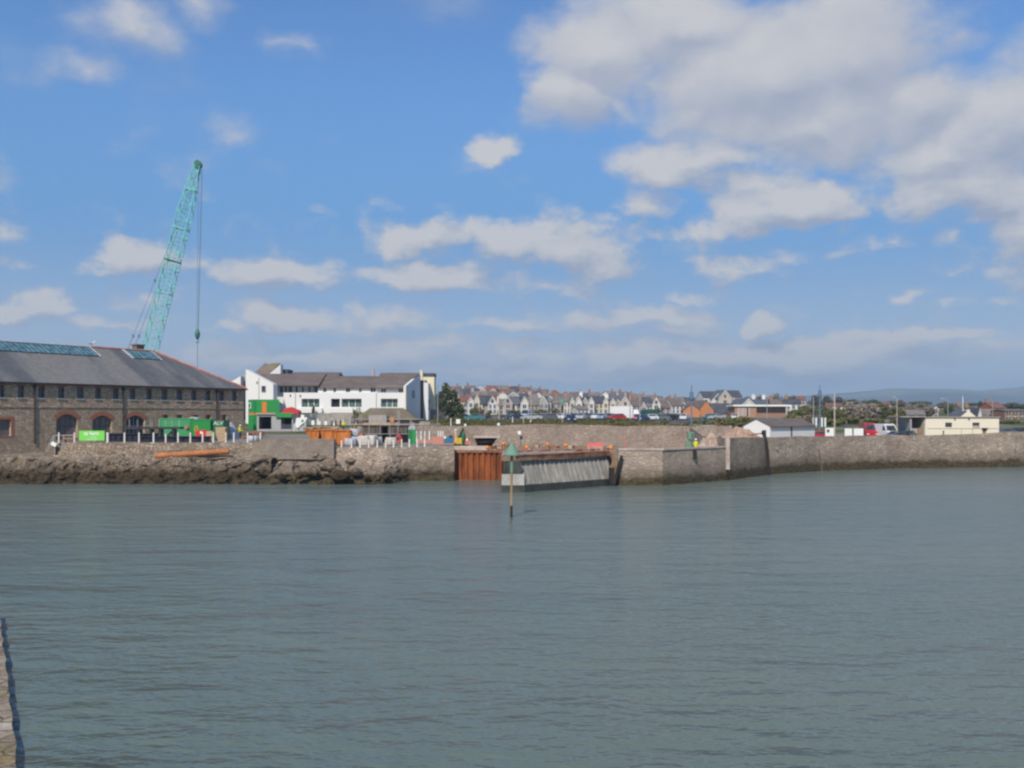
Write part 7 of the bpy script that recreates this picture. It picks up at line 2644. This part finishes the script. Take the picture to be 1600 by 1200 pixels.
# hedge line in front of the car park and scrub on the bank
rnd = random.Random(31)
bs = []
px = 700
i = 0
while px < 1165:
    w = rnd.uniform(16, 30)
    top = rnd.uniform(656.0, 658.5)
    if 960 < px < 1065:
        top += 1.0
    bs.append((px + w / 2, top, w * 1.15, 198 + rnd.uniform(-4, 4), rnd.choice(['leaf_green', 'leaf_olive', 'leaf_green', 'leaf_brown'])))
    px += w * .92
for i, (px, top, w, D, mt) in enumerate(bs):
    bush(px, top, w, D, mt, {'leaf_green': 'green', 'leaf_olive': 'olive', 'leaf_brown': 'brown twiggy'}[mt] + ' hedge bush, ' + ORD[i] + ' from the left along the car park edge', 100 + i, 'hedge bushes along the car park', n=800)
extra = [(745, 636, 26, 262, 'leaf_olive', 'rounded olive bush below the pale yellow gable'), (765, 641, 16, 258, 'leaf_green', 'small green bush below the bright white gable'), (803, 640.5, 26, 270, 'leaf_green', 'low green hedge below the wide pale slate roof'),
         (845, 639.5, 34, 272, 'leaf_olive', 'olive hedge below the long low grey roof'), (870, 637, 16, 275, 'leaf_dark', 'dark bush at the foot of the green topped column'), (1029, 636.5, 8, 290, 'leaf_dark', 'small dark shrub below the white triangular gable'),
         (714, 652, 30, 172, 'leaf_olive', 'low bramble bush on the bank right of the white flats'), (690, 655, 24, 165, 'leaf_green', 'green bush at the foot of the stair tower'), (685, 643, 22, 195, 'leaf_brown', 'brown bush between stair tower and evergreen tree'),
         (956, 663.5, 14, 150, 'leaf_green', 'small green bush at the lip of the dock wall'), (984, 660, 16, 152, 'leaf_brown', 'brown bush at the lip of the dock wall left of the covered boat'),
         (560, 636.5, 27, 158, 'leaf_olive', 'olive bush left of the mossy hip roof'), (490, 633.5, 6, 203, 'leaf_green', 'small plant in the window of the white flats'),
         (1100, 654.5, 60, 170, 'leaf_olive', 'wide olive scrub above the red car roof'), (1135, 650.5, 50, 180, 'leaf_green', 'wide green scrub left of the white shed'), (1075, 659, 26, 165, 'leaf_dark', 'dark bush at the foot of the blue mast behind the pump'), (1160, 650, 44, 200, 'leaf_olive', 'olive scrub just behind the peak of the white shed')]
for i, (px, top, w, D, mt, lab) in enumerate(extra):
    bush(px, top, w, D, mt, lab, 200 + i, 'bushes between dock and town', n=1100)
# taller scrub on the right
scr = [(1258, 634, 34, 262, 'leaf_olive', 'olive thicket left of the blue mast'), (1283, 634, 40, 255, 'leaf_olive', 'olive thicket behind the blue mast'), (1246, 640, 34, 240, 'leaf_green', 'green thicket right of the brick building'),
       (1310, 637, 40, 245, 'leaf_green', 'green thicket behind the pale wooden pole'), (1338, 626, 46, 262, 'leaf_grey', 'big grey leafless thicket right of the wooden pole'), (1360, 630, 40, 256, 'leaf_grey', 'grey leafless thicket next to the big one'),
       (1335, 641, 44, 238, 'leaf_brown', 'dark brown thicket in front of the grey leafless ones'), (1378, 629, 36, 262, 'leaf_olive', 'olive tree clump right of the grey thickets'), (1400, 636, 40, 250, 'leaf_olive', 'olive clump behind the pale lamp column'),
       (1424, 633, 40, 275, 'leaf_brown', 'brown thicket behind the kiosk overhang'), (1448, 636, 34, 290, 'leaf_brown', 'brown thicket above the kiosk left corner'), (1270, 648, 50, 215, 'leaf_brown', 'low brown scrub above the right end of the shed'),
       (1325, 652, 50, 212, 'leaf_olive', 'low olive scrub above the white hoarding panels'), (1365, 654, 50, 212, 'leaf_olive', 'low olive scrub above the red van'), (1405, 655, 40, 214, 'leaf_brown', 'low brown scrub above the dark cars'),
       (1494, 641, 26, 262, 'leaf_dark', 'dark bush just left of the white flagpole foot'), (1580, 657, 40, 215, 'leaf_green', 'green hedge at the right edge behind the kiosk'), (1240, 650, 40, 225, 'leaf_olive', 'low olive scrub behind the shed roof'),
       (1300, 655, 40, 205, 'leaf_green', 'low green scrub behind the first hoarding panel')]
for i, (px, top, w, D, mt, lab) in enumerate(scr):
    bush(px, top, w, D, mt, lab, 300 + i, 'thickets on the rough ground', 'thicket', n=2000, size=.30)
far = [(1293, 618.5, 22, 420, 'leaf_dark', 'dark evergreen crown behind the blue mast'), (1310, 619.5, 20, 425, 'leaf_dark', 'dark evergreen crown behind the wooden pole'), (1332, 623, 26, 440, 'leaf_dark', 'dark far tree above the grey thicket'),
       (1275, 616, 24, 440, 'leaf_brown', 'brown bare tree left of the dark evergreens'), (1214, 614, 26, 460, 'leaf_brown', 'brown bare tree above the brick building'), (1190, 616, 28, 465, 'leaf_brown', 'brown bare tree left of the tall mast'),
       (1238, 617, 26, 460, 'leaf_olive', 'olive far tree right of the bare ones'), (1168, 619, 22, 460, 'leaf_brown', 'small brown bare tree above the white triangular gable'), (1364, 624, 22, 450, 'leaf_dark', 'dark far tree above the olive clump'),
       (1405, 625, 26, 480, 'leaf_brown', 'maroon brown far tree beyond the pale lamp column'), (1475, 628, 24, 430, 'leaf_brown', 'brown far tree behind the thin lamp column'), (1483, 632, 22, 330, 'leaf_dark', 'dark rounded tree behind the thin lamp column'),
       (1532, 627, 9, 400, 'leaf_dark', 'small dark tree above the dark slate roof'), (1582, 629, 36, 420, 'leaf_dark', 'broad dark tree at the right edge'), (1600, 631, 30, 410, 'leaf_dark', 'dark tree cut by the right edge'), (1440, 631, 26, 470, 'leaf_brown', 'low brown far trees left of the kiosk'),
       (1540, 634, 26, 400, 'leaf_brown', 'brown far tree left of the bright red roof')]
for i, (px, top, w, D, mt, lab) in enumerate(far):
    bush(px, top, w, D, mt, lab, 400 + i, 'far trees behind the scrub', 'far_tree', n=1300, size=.36)
for i in range(14):          # bare and evergreen trees beyond the town
    px = 1040 + i * 40 if i > 3 else 1036 + i * 30
    bush(px, lerp_tab([(1030, 620), (1100, 620), (1200, 619), (1300, 622), (1600, 632)], px) + rnd.uniform(0, 3), rnd.uniform(34, 50), 560 + rnd.uniform(-20, 20), rnd.choice(['leaf_brown', 'leaf_dark', 'leaf_brown']),
         'distant tree on the skyline behind the town, ' + ORD[i] + ' from the left', 500 + i, 'skyline trees behind the town', 'skyline_tree', n=900, size=.5)


# grass on the bank above the dock wall
def m_grass():
    return m_leaf('rough bank grass', (.07, .075, .022), (.15, .135, .055), .25)


rnd2 = np.random.RandomState(9)
vs, fs = [], []
for i in range(16000):
    D = rnd2.uniform(127.5, 196)
    x = rnd2.uniform(X(690, D), X(1140, D))
    if mnoise.noise(Vector((x * .12, D * .12, 3))) < -.25:
        continue
    z = zt(x, D)
    a = rnd2.uniform(0, 3.14)
    s, h = rnd2.uniform(.12, .3), rnd2.uniform(.10, .32)
    q = len(vs)
    vs += [(x - s * math.cos(a), D - s * math.sin(a), z - .02), (x + s * math.cos(a), D + s * math.sin(a), z - .02), (x + s * .4 * math.cos(a) + rnd2.uniform(-.1, .1), D, z + h), (x - s * .4, D + .05, z + h * .8)]
    fs.append((q, q + 1, q + 2, q + 3))
tag(MB().add(vs, fs).build('grass', m_grass()), 'rough grass growing on the bank above the dock back wall', 'grass', kind='stuff')

# ------------------------------------------------------------------ air between viewer and hills
m = bpy.data.materials.new('thin sea haze')
m.use_nodes = True
nt = m.node_tree
nt.nodes.clear()
out = nt.nodes.new('ShaderNodeOutputMaterial')
pv = nt.nodes.new('ShaderNodeVolumePrincipled')
pv.inputs['Color'].default_value = (.56, .77, 1.0, 1)
pv.inputs['Density'].default_value = 0.00023
pv.inputs['Anisotropy'].default_value = 0.0
nt.links.new(pv.outputs[0], out.inputs['Volume'])
hz = MB().box(-6000, 7000, -700, 7000, -2.6, 225).build('haze', m)
hz['kind'] = 'stuff'
